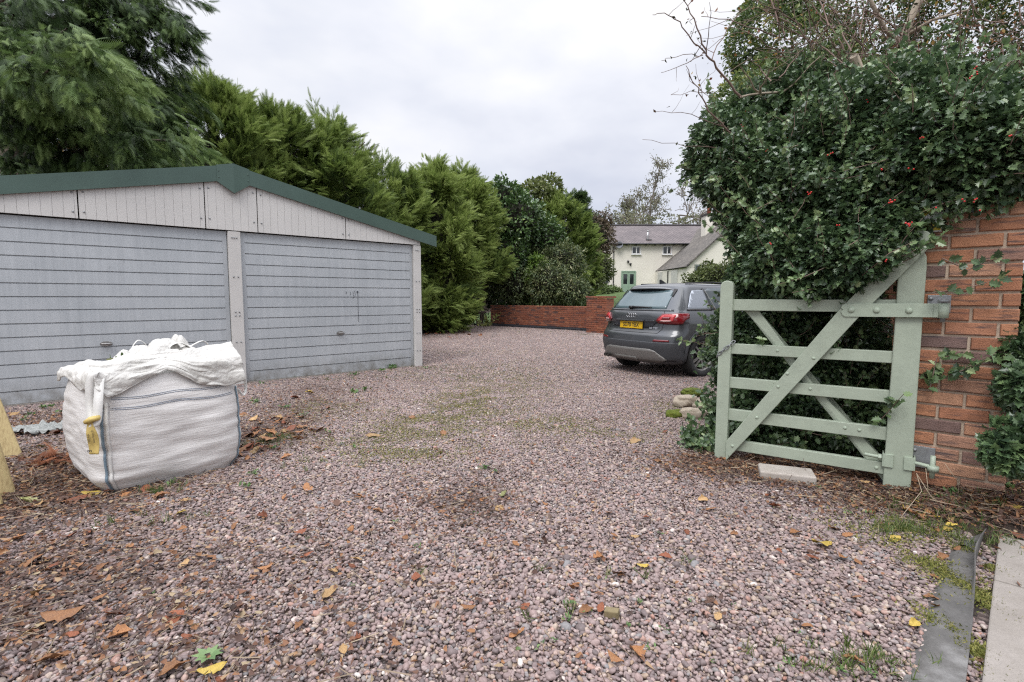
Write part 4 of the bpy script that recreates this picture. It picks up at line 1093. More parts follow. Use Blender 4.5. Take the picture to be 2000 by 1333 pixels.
        for xx in (1.28, 2.1):
            y = side_y(xx, .93) + .03; mb = MB(); mb.tube([w2(xx - .10, sg * (y - .03), .93), w2(xx - .08, sg * y, .93), w2(xx + .08, sg * y, .93), w2(xx + .10, sg * (y - .03), .93)], [.010, .014, .014, .010], 8); mb.build('door_handle', PAINT, car)
        mb = MB(); mb.lathe([(.001, -.1), (.06, -.1), (.075, 0), (.06, .1), (.001, .12)], w2(2.75, sg * .96, 1.08), l * sg, 14); mb.build('wing_mirror', PAINT, car)
        mb = MB(); mb.tube([w2(.78, sg * .50, 1.492), w2(1.4, sg * .535, 1.51), w2(2.1, sg * .50, 1.48)], .012, 6); mb.build('roof_rail', BLACK, car)
        patch([(3.72, .70), (4.02, .70), (3.98, .82), (3.75, .84)], 'side', .006, 'headlight', glass('headlamp_glass', (.5, .52, .55)), step=.05, sg=sg)
    mb = MB(); gw = lambda u, v: w2(3.04 - (3.04 - 2.22) * v + .0 - .18 * u * u * (1 - .3 * v), u * (.80 - .22 * v), 1.045 + .385 * v ** .92 + .012)
    mb.grid(gw, np.linspace(-1, 1, 14), np.linspace(0, 1, 8)); mb.build('windscreen', GL, car, solid=.006)
    mb = MB(); mb.box(w2(4.165, 0, .62), (.05, .8, .32), [f, l, UP]); mb.build('grille', BLACK, car, .02)
    # wheels
    for ax_ in (.80, 3.395):
        for sg in (-1, 1):
            o = w2(ax_, sg * .775, .338); a = l * sg
            wh = thing('wheel_hub', None, None); bpy.data.objects.remove(wh)
            mb = MB(); mb.lathe([(.235, -.10), (.30, -.108), (.328, -.095), (.338, -.06), (.338, .06), (.328, .095), (.30, .108), (.235, .10), (.225, .06), (.225, -.09)], o, a, 48)
            for k in (-.04, 0, .04): mb.lathe([(.3385, k - .004), (.3395, k - .003), (.3395, k + .003), (.3385, k + .004)], o, a, 48)
            ty = mb.build('wheel', RUBBER, car)
            mb = MB(); mb.lathe([(.225, -.09), (.225, .06), (.236, .095), (.228, .098), (.212, .06), (.205, -.08)], o, a, 40); mb.lathe([(.001, .03), (.21, .02), (.21, -.02)], o, a, 32, 1)
            for k in range(5):
                q = 2 * math.pi * k / 5 + .3; r_ = (UP * math.cos(q) + f * math.sin(q)); t_ = np.cross(r_, a)
                for dt in (-.022, .022):
                    mb.prism([(.04, dt - .014), (.215, dt * 1.9 - .013), (.215, dt * 1.9 + .013), (.04, dt + .014)], o, r_, t_, a, .045, .078)
            mb.lathe([(.001, .085), (.035, .084), (.055, .07), (.06, .03)], o, a, 18)
            mb.build('rim', [SILV, BLACK], ty)
build_car()

# ================================================================== HOUSE
def uvgrid_roof(name, A, B, C_, D_, mat, parent, th=.06):
    """roof plane A-B eave, D-C ridge, UV in metres"""
    A, B, C_, D_ = [np.asarray(q, float) for q in (A, B, C_, D_)]
    n = unit(np.cross(B - A, D_ - A)); 
    if n[2] < 0: n = -n
    vs = [A, B, C_, D_]; vs2 = [p - n * th for p in vs]
    me = bpy.data.meshes.new(name); me.from_pydata([tuple(p) for p in vs + vs2], [], [(0, 1, 2, 3), (7, 6, 5, 4), (0, 4, 5, 1), (1, 5, 6, 2), (2, 6, 7, 3), (3, 7, 4, 0)])
    uv = me.uv_layers.new(name='UVMap'); ax = unit(B - A); ay = np.cross(n, ax)
    if ay[2] < 0: ay = -ay
    for lp in me.loops:
        p = np.array(me.vertices[lp.vertex_index].co) - A; uv.data[lp.index].uv = (p @ ax, p @ ay)
    me.materials.append(mat); return link_mesh(name, me, parent)
def build_house():
    Y0 = 44.0; W = m_render_wall()
    T1 = m_rooftile('purple_roof_tile', (.155, .135, .14), (.20, .175, .178)); T2 = m_rooftile('grey_roof_tile', (.13, .12, .11), (.19, .175, .155))
    P = lambda x, y, Y=Y0: at(x, y, Y)
    zg = P(1220, 573)[2] - .15; xl = P(1191, 500)[0]; ze = P(1250, 474)[2]; zr = P(1250, 441, 47.2)[2]; xr = 20.5
    h = thing('cream_house', 'two storey cream rendered house with purple tiled roof beyond the lawn', 'house', (xl, Y0, zg), 0)
    X = np.array([1., 0, 0]); Yv = np.array([0, 1., 0])
    mb = MB(); mb.box(((xl + xr) / 2, Y0 + 3.2, (zg - 1 + ze) / 2), (xr - xl, 6.4, ze - zg + 1))
    mb.prism([(0, ze), (6.4, ze), (3.2, zr - .1)], (0, Y0, 0), Yv, UP, X, xl, xl + .3)
    mb.build('wall', W, h)
    # sloping buttress on the left end
    mb = MB(); mb.prism([(xl - .55, zg - .5), (xl, zg - .5), (xl, zg + 3.6), (xl - .16, zg + 3.6)], (0, 0, 0), X, UP, Yv, Y0 + .25, Y0 + 1.6); mb.build('buttress', W, h)
    rf = uvgrid_roof('roof', (xl - .3, Y0 - .35, ze - .12), (xr, Y0 - .35, ze - .12), (xr, Y0 + 3.2, zr), (xl - .3, Y0 + 3.2, zr), T1, h)
    uvgrid_roof('roof', (xr, Y0 + 6.75, ze - .12), (xl - .3, Y0 + 6.75, ze - .12), (xl - .3, Y0 + 3.2, zr), (xr, Y0 + 3.2, zr), T1, h)
    mb = MB(); mb.tube([(xl - .3, Y0 + 3.2, zr + .02), (xr, Y0 + 3.2, zr + .02)], .10, 8); mb.build('ridge_tiles', T2, rf)
    mb = MB(); mb.tube([(xl - .2, Y0 - .40, ze - .16), (P(1346, 474)[0], Y0 - .40, ze - .16)], .06, 8); mb.build('gutter', BLACK, h)
    for i in range(9):
        x = xl + .6 + i * .8
        if x < P(1340, 474)[0]: MB().box((x, Y0 - .18, ze - .22), (.08, .34, .1)).build('rafter_end', BLACK, h)
    mb = MB(); px = P(1198.5, 500)[0]; mb.tube([(px, Y0 - .07, ze - .2), (px, Y0 - .07, zg)], .045, 8); mb.build('downpipe', plain('dark_pipe', (.05, .05, .05), .5), h)
    # stove pipe on the roof
    fx = P(1268, 460)[0]; mb = MB(); mb.tube([(fx, Y0 + .5, ze + .2), (fx, Y0 + .5, ze + 1.0)], .075, 10); mb.tube([(fx, Y0 + .5, ze + .98), (fx, Y0 + .5, ze + 1.05)], .10, 10)
    mb.build('flue_pipe', plain('flue_steel', (.5, .5, .5), .35, .6), h); MB().box((fx + .05, Y0 + .28, ze + .28), (.5, .3, .03)).build('flue_flashing', plain('lead', (.3, .3, .31), .6), h)
    # windows
    def window(x0, y0, x1, y1, name='window', cols=2):
        a, b_ = P(x0, y1), P(x1, y0); cx, cz = (a[0] + b_[0]) / 2, (a[2] + b_[2]) / 2; w, hh = b_[0] - a[0], b_[2] - a[2]
        mb = MB()
        for sx in (-1, 1): mb.box((cx + sx * (w / 2 - .035), Y0 - .01, cz), (.07, .1, hh))
        for sz in (-1, 1): mb.box((cx, Y0 - .012, cz + sz * (hh / 2 - .035)), (w - .142, .1, .07))
        for k in range(1, cols): mb.box((cx - w / 2 + w * k / cols, Y0 - .015, cz), (.09, .1, hh - .15))
        fr = mb.build('window', WHITE, h)
        MB().box((cx, Y0 - .012, cz), (w - .08, .03, hh - .08)).build('pane', GLASSD, fr)
        MB().box((cx, Y0 - .06, cz - hh / 2 - .03), (w + .1, .18, .06)).build('sill', WHITE, fr)
        cm = plain('pale_curtain', (.45, .40, .38), .9)
        MB().box((cx + w * .36, Y0 - .03, cz + .02), (w * .12, .008, hh - .2)).build('curtain', cm, fr)
    window(1233.5, 482, 1252, 497); window(1293.5, 481.5, 1312.5, 497.5)
    # french door
    a, b_ = P(1212.5, 573), P(1242, 529.5); cx = (a[0] + b_[0]) / 2; w = b_[0] - a[0]; z0, z1 = a[2] - .05, b_[2]
    SG = plain('sage_door_paint', (.26, .36, .27), .5, 0, .05, 4)
    mb = MB()
    for sx in (-1, 1): mb.box((cx + sx * (w / 2 - .04), Y0 - .02, (z0 + z1) / 2), (.08, .12, z1 - z0))
    mb.box((cx, Y0 - .022, z1 - .04), (w - .16, .12, .08)); dr = mb.build('french_door', SG, h)
    for sx in (-1, 1):
        mb = MB(); lw = w / 2 - .09; lc = cx + sx * (lw / 2 + .005); hh = z1 - .09 - z0
        mb.box((lc, Y0 - .02, z0 + hh * .22), (lw, .06, hh * .44)); mb.box((lc, Y0 - .055, z0 + hh * .22), (lw * .6, .02, hh * .3))
        for q in (-1, 1): mb.box((lc + q * (lw / 2 - .05), Y0 - .02, z0 + hh * .71), (.1, .06, hh * .54))
        mb.box((lc, Y0 - .02, z0 + hh * .95), (lw - .2, .06, hh * .1))
        lf = mb.build('door_leaf', SG, dr); 
        MB().box((lc, Y0 - .012, z0 + hh * .7), (lw - .18, .02, hh * .5)).build('pane', GLASSD, dr)
    # dish, wall lamps
    q = P(1208, 480); mb = MB(); mb.lathe([(.001, .05), (.2, .02), (.30, -.08), (.30, -.10), (.2, .0), (.001, .03)], q + np.array([0, -.35, 0]), unit(np.array([.15, .9, -.2])), 20); mb.tube([q + np.array([0, -.3, 0]), q], .03, 6)
    mb.build('satellite_dish', plain('grey_dish', (.17, .18, .2), .6), h)
    for (x, y) in ((1226.5, 512), (1231, 517)):
        q = P(x, y); MB().lathe([(.001, .12), (.08, .10), (.09, .0), (.05, -.1), (.001, -.12)], q + np.array([0, -.1, 0]), UP, 10).build('wall_lamp', BLACK, h)
    # small end window on the left return
    a = P(1183, 545, Y0 + .2); mb = MB(); mb.box((xl - .18, Y0 + .2, a[2]), (.36, .1, 1.0)); 
    e = mb.build('window', WHITE, h); MB().box((xl - .18, Y0 + .14, a[2]), (.24, .04, .85)).build('pane', GLASSD, e)
    # projecting wing with a catslide roof
    y1 = 37.6; A = P(1277, 530, Y0); B = P(1341, 521, y1); zE = (A[2] + B[2]) / 2; xw = B[0]; rid = 4.1; zR = zE + rid * .94
    mb = MB(); xe = A[0] + .0
    mb.prism([(xe + .1, Y0 + .1), (xw + .1, y1 + .25), (xw + 2 * rid - .2, y1 + .25), (xw + 2 * rid - .2, Y0 + .1)], (0, 0, 0), X, Yv, UP, zg - 1.5, zE - .05)
    mb.prism([(xw + .1, zE - .06), (xw + rid, zR - .12), (xw + 2 * rid - .1, zE - .06)], (0, y1 + .25, 0), X, UP, Yv, .0, .3); mb.build('wing_wall', W, h)
    uvgrid_roof('wing_roof', (xw - .1, y1, zE), (xe - .05, Y0 + 3, zE), (xe + rid + .4, Y0 + 3, zR), (xw + rid, y1, zR), T2, h, .1)
    uvgrid_roof('wing_roof', (xw + 2 * rid + .1, Y0 + 3, zE), (xw + 2 * rid + .1, y1, zE), (xw + rid, y1, zR), (xw + rid, Y0 + 3, zR), T2, h, .1)
    # boarded lean-to front: door, post and window of the wing's side wall
    PD = plain('pale_board', (.55, .54, .50), .7, 0, .1, 3)
    d = unit(np.array([xw - xe, y1 + .25 - Y0, 0])); nn = np.array([d[1], -d[0], 0]); 
    if nn[0] > 0: nn = -nn
    w0 = np.array([xe + .1, Y0 + .1, 0])
    for t, ww, m_, nm in ((1.3, .9, PD, 'board_panel'), (2.9, .12, BLACK, 'drain_pipe'), (4.2, 1.2, PD, 'board_panel')):
        MB().box(w0 + d * t + nn * .03 + UP * (zE - 1.1), (ww, .06, 1.9), [d, nn, UP]).build(nm, m_, h)
    a = P(1368, 530, y1); mb = MB(); mb.box((a[0] + .3, y1 + .22, a[2] - .05), (1.3, .1, 1.1)); e = mb.build('window', plain('grey_window_frame', (.2, .23, .2), .5), h); MB().box((a[0] + .3, y1 + .15, a[2] - .05), (1.1, .04, .9)).build('pane', GLASSD, e)
    # chimneys
    for (x, yt, yb, Y, mt, nm) in ((1384, 395, 470, 42.0, W, 'chimney'),):
        a, b_ = P(x - 11, yb, Y), P(x + 11, yt + 28, Y); mb = MB(); mb.box(((a[0] + b_[0]) / 2, Y, (a[2] + b_[2]) / 2), (b_[0] - a[0], 1.0, b_[2] - a[2])); c = mb.build(nm, mt, rf)
        MB().box(((a[0] + b_[0]) / 2, Y, b_[2] + .06), (b_[0] - a[0] + .15, 1.15, .12)).build('chimney_cap', T2, c)
        MB().lathe([(.001, 0), (.16, 0), (.13, .6), (.15, .7), (.11, .7), (.001, .5)], ((a[0] + b_[0]) / 2, Y, b_[2] + .12), UP, 14).build('chimney_pot', plain('terracotta', (.40, .12, .07), .8), c)
build_house()

# ================================================================== VEGETATION
def frond_template(pairs=8, spread=.62, wid=.05):
    v, f = [], []
    def tri(b, d, l, w, z=0):
        n = np.array([-d[1], d[0]]); i = len(v); e = b + d * l
        v.extend([(b[0] - n[0] * w, b[1] - n[1] * w, -.22 * b[1] ** 2), (b[0] + n[0] * w, b[1] + n[1] * w, -.22 * b[1] ** 2), (e[0], e[1], -.22 * e[1] ** 2 - .15 * abs(e[0]) + z)]); f.append((i, i + 1, i + 2))
    tri(np.array([0, 0.]), np.array([0, 1.]), 1.0, wid * .45)
    for k in range(pairs):
        t = .08 + .84 * k / (pairs - 1); l = .46 * (1 - .72 * t) + .05
        for sg in (-1, 1):
            a = spread * (1 - .25 * t); d = np.array([sg * math.sin(a), math.cos(a)])
            tri(np.array([0, t + (.03 if sg > 0 else 0)]), d, l, wid * (.9 - .3 * t))
    return np.array(v), np.array(f)
FROND = frond_template(10, .62, .030); FROND_LITE = frond_template(7, .6, .055)
HOLLY = (np.array([(0, 0, 0), (-.17, .12, .02), (-.40, .17, .13), (-.24, .34, .05), (-.44, .48, .15), (-.23, .62, .04), (-.34, .78, .12), (-.12, .84, 0), (0, 1.08, -.06),
                   (.12, .84, 0), (.34, .78, .12), (.23, .62, .04), (.44, .48, .15), (.24, .34, .05), (.40, .17, .13), (.17, .12, .02), (0, .2, -.05), (0, .5, -.05), (0, .8, -.05)], float),
         [(0, 16, 1), (1, 16, 3), (1, 3, 2), (3, 16, 17), (3, 17, 5), (3, 5, 4), (5, 17, 18), (5, 18, 7), (5, 7, 6), (7, 18, 8), (0, 15, 16), (15, 13, 16), (15, 14, 13), (13, 17, 16), (13, 11, 17), (13, 12, 11), (11, 18, 17), (11, 9, 18), (11, 10, 9), (9, 8, 18)])
OVAL = (np.array([(0, 0, 0), (-.20, .25, .05), (-.25, .55, .05), (-.12, .85, .0), (0, 1.05, -.08), (.12, .85, .0), (.25, .55, .05), (.20, .25, .05), (0, .5, 0)], float),
        [(0, 8, 1), (1, 8, 2), (2, 8, 3), (3, 8, 4), (4, 8, 5), (5, 8, 6), (6, 8, 7), (7, 8, 0)])
SMALL = (np.array([(0, 0, 0), (-.3, .45, .08), (0, 1, -.05), (.3, .45, .08)], float), [(0, 3, 2), (0, 2, 1)])
LONG = (np.array([(0, 0, 0), (-.13, .3, .03), (-.15, .6, .03), (0, 1.05, -.1), (.15, .6, .03), (.13, .3, .03)], float), [(0, 5, 1), (1, 5, 4), (1, 4, 2), (2, 4, 3)])

def put_leaves(name, tpl, P, Rm, S, rnd, mat, parent, smooth_=False):
    v, f = stamp(tpl[0], np.array(tpl[1]), P, Rm, S)
    return link_mesh(name, np_mesh(name, v, f, [f.shape[1]] * len(f), mat, np.repeat(rnd, len(tpl[0])), smooth_), parent)
def lumps(D, seed, amp=.18, s=2.2):
    return np.array([1 + amp * mnoise.noise((d[0] * s + seed, d[1] * s, d[2] * s)) + amp * .6 * mnoise.noise((d[0] * s * 2.3, d[1] * s * 2.3 + seed, d[2] * s * 2.3)) for d in D])
def core_mesh(name, blobs, parent, k=.72, mat=None):  # lumpy dark solids added inside foliage so no sky shows through
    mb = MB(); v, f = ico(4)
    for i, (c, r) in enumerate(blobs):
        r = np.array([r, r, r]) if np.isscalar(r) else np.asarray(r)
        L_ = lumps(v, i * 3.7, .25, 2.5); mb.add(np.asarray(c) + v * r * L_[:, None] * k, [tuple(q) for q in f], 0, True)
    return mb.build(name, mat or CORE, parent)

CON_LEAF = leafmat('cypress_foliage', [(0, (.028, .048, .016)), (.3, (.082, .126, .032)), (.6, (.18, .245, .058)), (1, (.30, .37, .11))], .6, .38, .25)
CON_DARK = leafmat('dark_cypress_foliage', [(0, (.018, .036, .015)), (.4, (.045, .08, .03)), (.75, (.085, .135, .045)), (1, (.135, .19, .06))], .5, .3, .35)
def plumes_to_fronds(C, A, L_, W_, nf, tone, tpl, droop=0.0, flen=(.26, .44)):
    """each plume: centre, axis, length, width -> fronds"""
    n = len(C); k = nf
    u = rng.random((n, k)) ** .8; az = rng.random((n, k)) * 2 * math.pi; rr = np.sqrt(rng.random((n, k)))
    x = unit(np.cross(A, rdir(n))); y = np.cross(A, x)
    rad = W_[:, None] * (1 - .75 * u) * rr
    off = x[:, None] * (np.cos(az) * rad)[..., None] + y[:, None] * (np.sin(az) * rad)[..., None]
    P = C[:, None] + A[:, None] * ((u - .45) * L_[:, None])[..., None] + off
    D = A[:, None] + off / (W_[:, None, None] + .01) * (.75 * (1 - .5 * u))[..., None] + rng.normal(0, .16, (n, k, 3))
    D[..., 2] -= droop
    D = unit(D).reshape(-1, 3); P = P.reshape(-1, 3)
    Nn = unit(np.array([0, 0, 1.]) * .5 + rng.normal(0, .7, D.shape) + off.reshape(-1, 3))
    fl = rng.uniform(*flen, len(P)) * (1.15 - .35 * u.reshape(-1))
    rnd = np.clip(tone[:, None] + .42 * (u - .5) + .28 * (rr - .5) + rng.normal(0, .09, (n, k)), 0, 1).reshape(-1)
    return P, frames(D, Nn), fl, rnd
def conifer(name, label, base, h, r, group=None, n=260, nf=22, tone=.5, mat=None, seed=0, low=.06, tpl=None, wisps=26, up=.75, top=.18, sq=1.0):
    base = np.array([base[0], base[1], ground_z(base[0], base[1])])
    t = thing(name, label, 'conifer', tuple(base), 0, group)
    mb = MB(); mb.tube([base, base + (.05, .03, h * .5), base + (0, .06, h * .9)], [.16, .11, .03], 8)
    for i in range(14):
        z = h * (.12 + .75 * i / 14); a = i * 2.4; q = r * .6
        mb.tube([base + (0, 0, z), base + (math.cos(a) * q * .5, math.sin(a) * q * .5, z + .25), base + (math.cos(a) * q, math.sin(a) * q, z + .7)], [.05, .03, .012], 5, False)
    mb.build('trunk', BARK, t)
    prof = lambda q: np.interp(q, [0, .06, .2, .45, .7, .88, 1.0], [.62, .85, .97, 1.0, .86, .58, top])
    nb = max(14, n // 9); bth = low + (1 - low) * rng.random(nb) ** .9; baz = rng.random(nb) * 2 * math.pi; bk = rng.integers(0, nb, n)
    dth, daz = rng.normal(0, .36 / h, n), rng.normal(0, .30 / r, n)
    th = np.clip(bth[bk] + dth, low * .6, 1); az = baz[bk] + daz
    lum = np.array([1 + .26 * mnoise.noise((math.cos(a) * 1.6 + seed, math.sin(a) * 1.6, q * h * .55)) + .14 * mnoise.noise((math.cos(a) * 4 + seed, math.sin(a) * 4, q * h * 1.3)) for a, q in zip(az, th)])
    rad = r * prof(th) * lum * (1 - .22 * rng.random(n) ** 2) + .34 * np.exp(-(dth * h / .4) ** 2 - (daz * r / .35) ** 2) - .14
    C = base + np.stack([np.cos(az) * rad, np.sin(az) * rad * sq, th * h], -1)
    out = np.stack([np.cos(az), np.sin(az), np.zeros(n)], -1)
    A = unit(out * (1.15 - .6 * th[:, None]) + np.array([0, 0, up]) * (.45 + .5 * th[:, None]) + rng.normal(0, .38, (n, 3)))
    tn = np.clip(tone + rng.normal(0, .10, nb)[bk] + rng.normal(0, .07, n), 0, 1)
    Lp = rng.uniform(.45, 1.05, n); Wp = rng.uniform(.16, .34, n)
    fr = [plumes_to_fronds(C, A, Lp, Wp, int(nf * 1.45), tn, None, .06, (.18, .38))]
    m = n // 2; th3 = low + (.94 - low) * rng.random(m); az3 = rng.random(m) * 2 * math.pi; r3 = r * prof(th3) * rng.uniform(.55, .8, m)
    C3 = base + np.stack([np.cos(az3) * r3, np.sin(az3) * r3 * sq, th3 * h], -1); A3 = unit(np.stack([np.cos(az3), np.sin(az3), np.full(m, .5)], -1) + rng.normal(0, .4, (m, 3)))
    fr.append(plumes_to_fronds(C3, A3, rng.uniform(.6, 1.0, m), rng.uniform(.25, .4, m), nf, np.clip(tone + rng.normal(0, .1, m), 0, 1), None, .06, (.25, .42)))
    # leading shoots that break the outline
    w = wisps; th2 = rng.uniform(.8, 1.02, w); az2 = rng.random(w) * 2 * math.pi; r2 = r * prof(np.clip(th2, 0, 1)) * rng.uniform(.2, 1, w)
    C2 = base + np.stack([np.cos(az2) * r2, np.sin(az2) * r2 * sq, th2 * h + .15], -1)
    A2 = unit(np.stack([np.cos(az2) * .35, np.sin(az2) * .35, np.ones(w)], -1) + rng.normal(0, .2, (w, 3)))
    fr.append(plumes_to_fronds(C2, A2, rng.uniform(.6, 1.1, w), np.full(w, .07), 7, np.full(w, tone + .08), None, 0, (.2, .36)))
    P, Rm, fl, rn = [np.concatenate(q) for q in zip(*fr)]
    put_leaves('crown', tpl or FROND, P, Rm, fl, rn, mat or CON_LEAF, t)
    # solid dark core added inside the crown to block sky and light
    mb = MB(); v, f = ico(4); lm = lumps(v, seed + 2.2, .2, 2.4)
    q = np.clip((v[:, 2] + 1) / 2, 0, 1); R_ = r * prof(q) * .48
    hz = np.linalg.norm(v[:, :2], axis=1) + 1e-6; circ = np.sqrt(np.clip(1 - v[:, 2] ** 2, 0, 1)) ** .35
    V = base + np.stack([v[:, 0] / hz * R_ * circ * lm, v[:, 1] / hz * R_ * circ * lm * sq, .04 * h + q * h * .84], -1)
    mb.add(V, [tuple(a) for a in f], 0, True); mb.build('light_blocking_core', CORE, t)
    return t
HG = 'conifers of the tall hedge on the left'
def build_hedge():
    def pos(px, Y): return at(px, 583, Y)[:2]
    def hh(y, Y, px=1000): return at(px, y, Y)[2]
    conifer('cypress', 'dark green cypress rising right behind the garage ridge below the drooping tree', pos(430, 13.2), hh(150, 13.2) - .55, 1.95, HG, 300, 24, .46, CON_LEAF, 1)
    conifer('cypress', 'bushy bright green cypress behind the garage roof, right of the ridge', pos(545, 14.2), hh(200, 14.2) - .6, 2.0, HG, 300, 24, .52, CON_LEAF, 5)
    conifer('cypress', 'cypress with the tallest wispy shoots over the middle of the right garage door', pos(648, 15.4), hh(212, 15.4) - .6, 2.0, HG, 300, 22, .44, CON_LEAF, 9, wisps=44)
    conifer('cypress', 'spreading cypress above the low end of the garage roof', pos(742, 17.0), hh(285, 17.0) - .7, 1.95, HG, 300, 22, .44, CON_LEAF, 13)
    conifer('cypress', 'yellow green cypress filling the corner beside the garage post down to the ground', pos(848, 19.0), hh(300, 19.0) - .7, 1.45, HG, 400, 20, .58, CON_LEAF, 17, low=.03)
    conifer('cypress', 'light green cypress leaning over the log pile, left of the laurel', pos(905, 21.2), hh(312, 21.2) - .7, 1.5, HG, 320, 20, .54, CON_LEAF, 21, low=.38)
    conifer('cypress', 'feathery green cypress over the brick garden wall, right of the laurel', pos(1085, 27.0), hh(378, 27.0) - .4 - ground_z(*pos(1085, 27.0)), 2.05, HG, 330, 18, .52, CON_LEAF, 25, tpl=FROND_LITE)
    conifer('fir_tree', 'small dark pointed fir poking above the right end of the hedge', pos(1118, 31), hh(372, 31) - .5 - ground_z(*pos(1118, 31)), 1.9, None, 200, 16, .40, CON_DARK, 29, .3, tpl=FROND_LITE, wisps=12, up=.3, top=.22)
build_hedge()

def broadleaf(name, label, cat, blobs, n, tpl, size, mat, base=None, group=None, stems=4, tone=(.5, .2), core=.70, out=.8, droop=.25, twig_mat=None, face=None, jit=.13, crown='foliage', corem=None, amp=1.0, upn=.7):
    """shrub or leafy mass: leaves spread through the outer part of a union of ellipsoids, stems to the ground"""
    cs = np.array([b[0] for b in blobs], float); rs = np.array([[b[1]] * 3 if np.isscalar(b[1]) else b[1] for b in blobs], float)
    if base is None: base = (cs[:, 0].mean(), cs[:, 1].mean(), ground_z(cs[:, 0].mean(), cs[:, 1].mean()))
    t = thing(name, label, cat, tuple(base), 0, group)
    area = (rs[:, 0] * rs[:, 1] + rs[:, 1] * rs[:, 2] + rs[:, 0] * rs[:, 2]); pr = area / area.sum()
    Pl, Dl = [], []; tot = 0
    while tot < n:
        k = n * 2; b = rng.choice(len(cs), k, p=pr); d = rdir(k)
        if face is not None:
            ok = d @ np.asarray(face) > -.35; b, d = b[ok], d[ok]
        lm = np.array([1 + amp * .22 * mnoise.noise((q[0] * 2.4 + i * 5.1, q[1] * 2.4, q[2] * 2.4)) + amp * .13 * mnoise.noise((q[0] * 6 + i, q[1] * 6, q[2] * 6)) for q, i in zip(d, b)])
        p = cs[b] + d * rs[b] * (lm * (1 - np.abs(rng.normal(0, jit, len(b)))))[:, None]
        q = np.min(np.linalg.norm((p[:, None] - cs[None]) / rs[None], axis=-1), axis=1)
        ok = (q > .72) & (p[:, 2] > ground_z(p[:, 0], p[:, 1]) + .02); Pl.append(p[ok]); Dl.append(d[ok]); tot += ok.sum()
    P = np.concatenate(Pl)[:n]; d = np.concatenate(Dl)[:n]
    # clump tone, so that whole sprays share a shade
    cl = np.array([mnoise.noise((q[0] * 3.2 / max(.3, rs.mean()), q[1] * 3.2 / max(.3, rs.mean()), q[2] * 3.2 / max(.3, rs.mean()))) for q in P])
    D = unit(d * out + rng.normal(0, .6, d.shape) - np.array([0, 0, droop])); Nn = unit(d * .45 + np.array([0, 0, upn]) + rng.normal(0, .5, d.shape))
    rn = np.clip(tone[0] + tone[1] * cl + rng.normal(0, .16, n), 0, 1)
    put_leaves(crown, tpl, P, frames(D, Nn), rng.uniform(size[0], size[1], n), rn, mat, t)
    if core: core_mesh('light_blocking_core', list(zip(cs, rs)), t, core, corem)  # added dark core behind the leaves, blocks light through the shrub
    base = np.array(base)
    for i in range(stems):
        c = cs[i % len(cs)]; mb = MB(); a = rng.normal(0, .12, 2)
        b0 = np.array([c[0] * .5 + base[0] * .5 + a[0], c[1] * .5 + base[1] * .5 + a[1], ground_z(c[0], c[1]) - .05])
        mb.tube([b0, (b0 + c) / 2 + rng.normal(0, .08, 3), c], [.035, .025, .012], 6, False); mb.build('stem', twig_mat or BARK, t)
    return t
def twigs(name, origin_pts, mat, parent, length, n, spread, rad=.004, up=.2, leaves=None):
    """thin shoots growing from given points"""
    mb = MB(); tips = []
    for i in range(n):
        p = np.array(origin_pts[i % len(origin_pts)]); d = unit(rng.normal(0, 1, 3) * spread + np.array([0, 0, up])); L_ = length * rng.uniform(.5, 1.2); Q = [p]
        for k in range(4):
            d = unit(d + rng.normal(0, .22, 3)); p = p + d * L_ / 4; Q.append(p)
        mb.tube(Q, [rad, rad * .85, rad * .7, rad * .55, rad * .3], 4, False); tips += Q[1:]
    return mb.build(name, mat, parent), tips

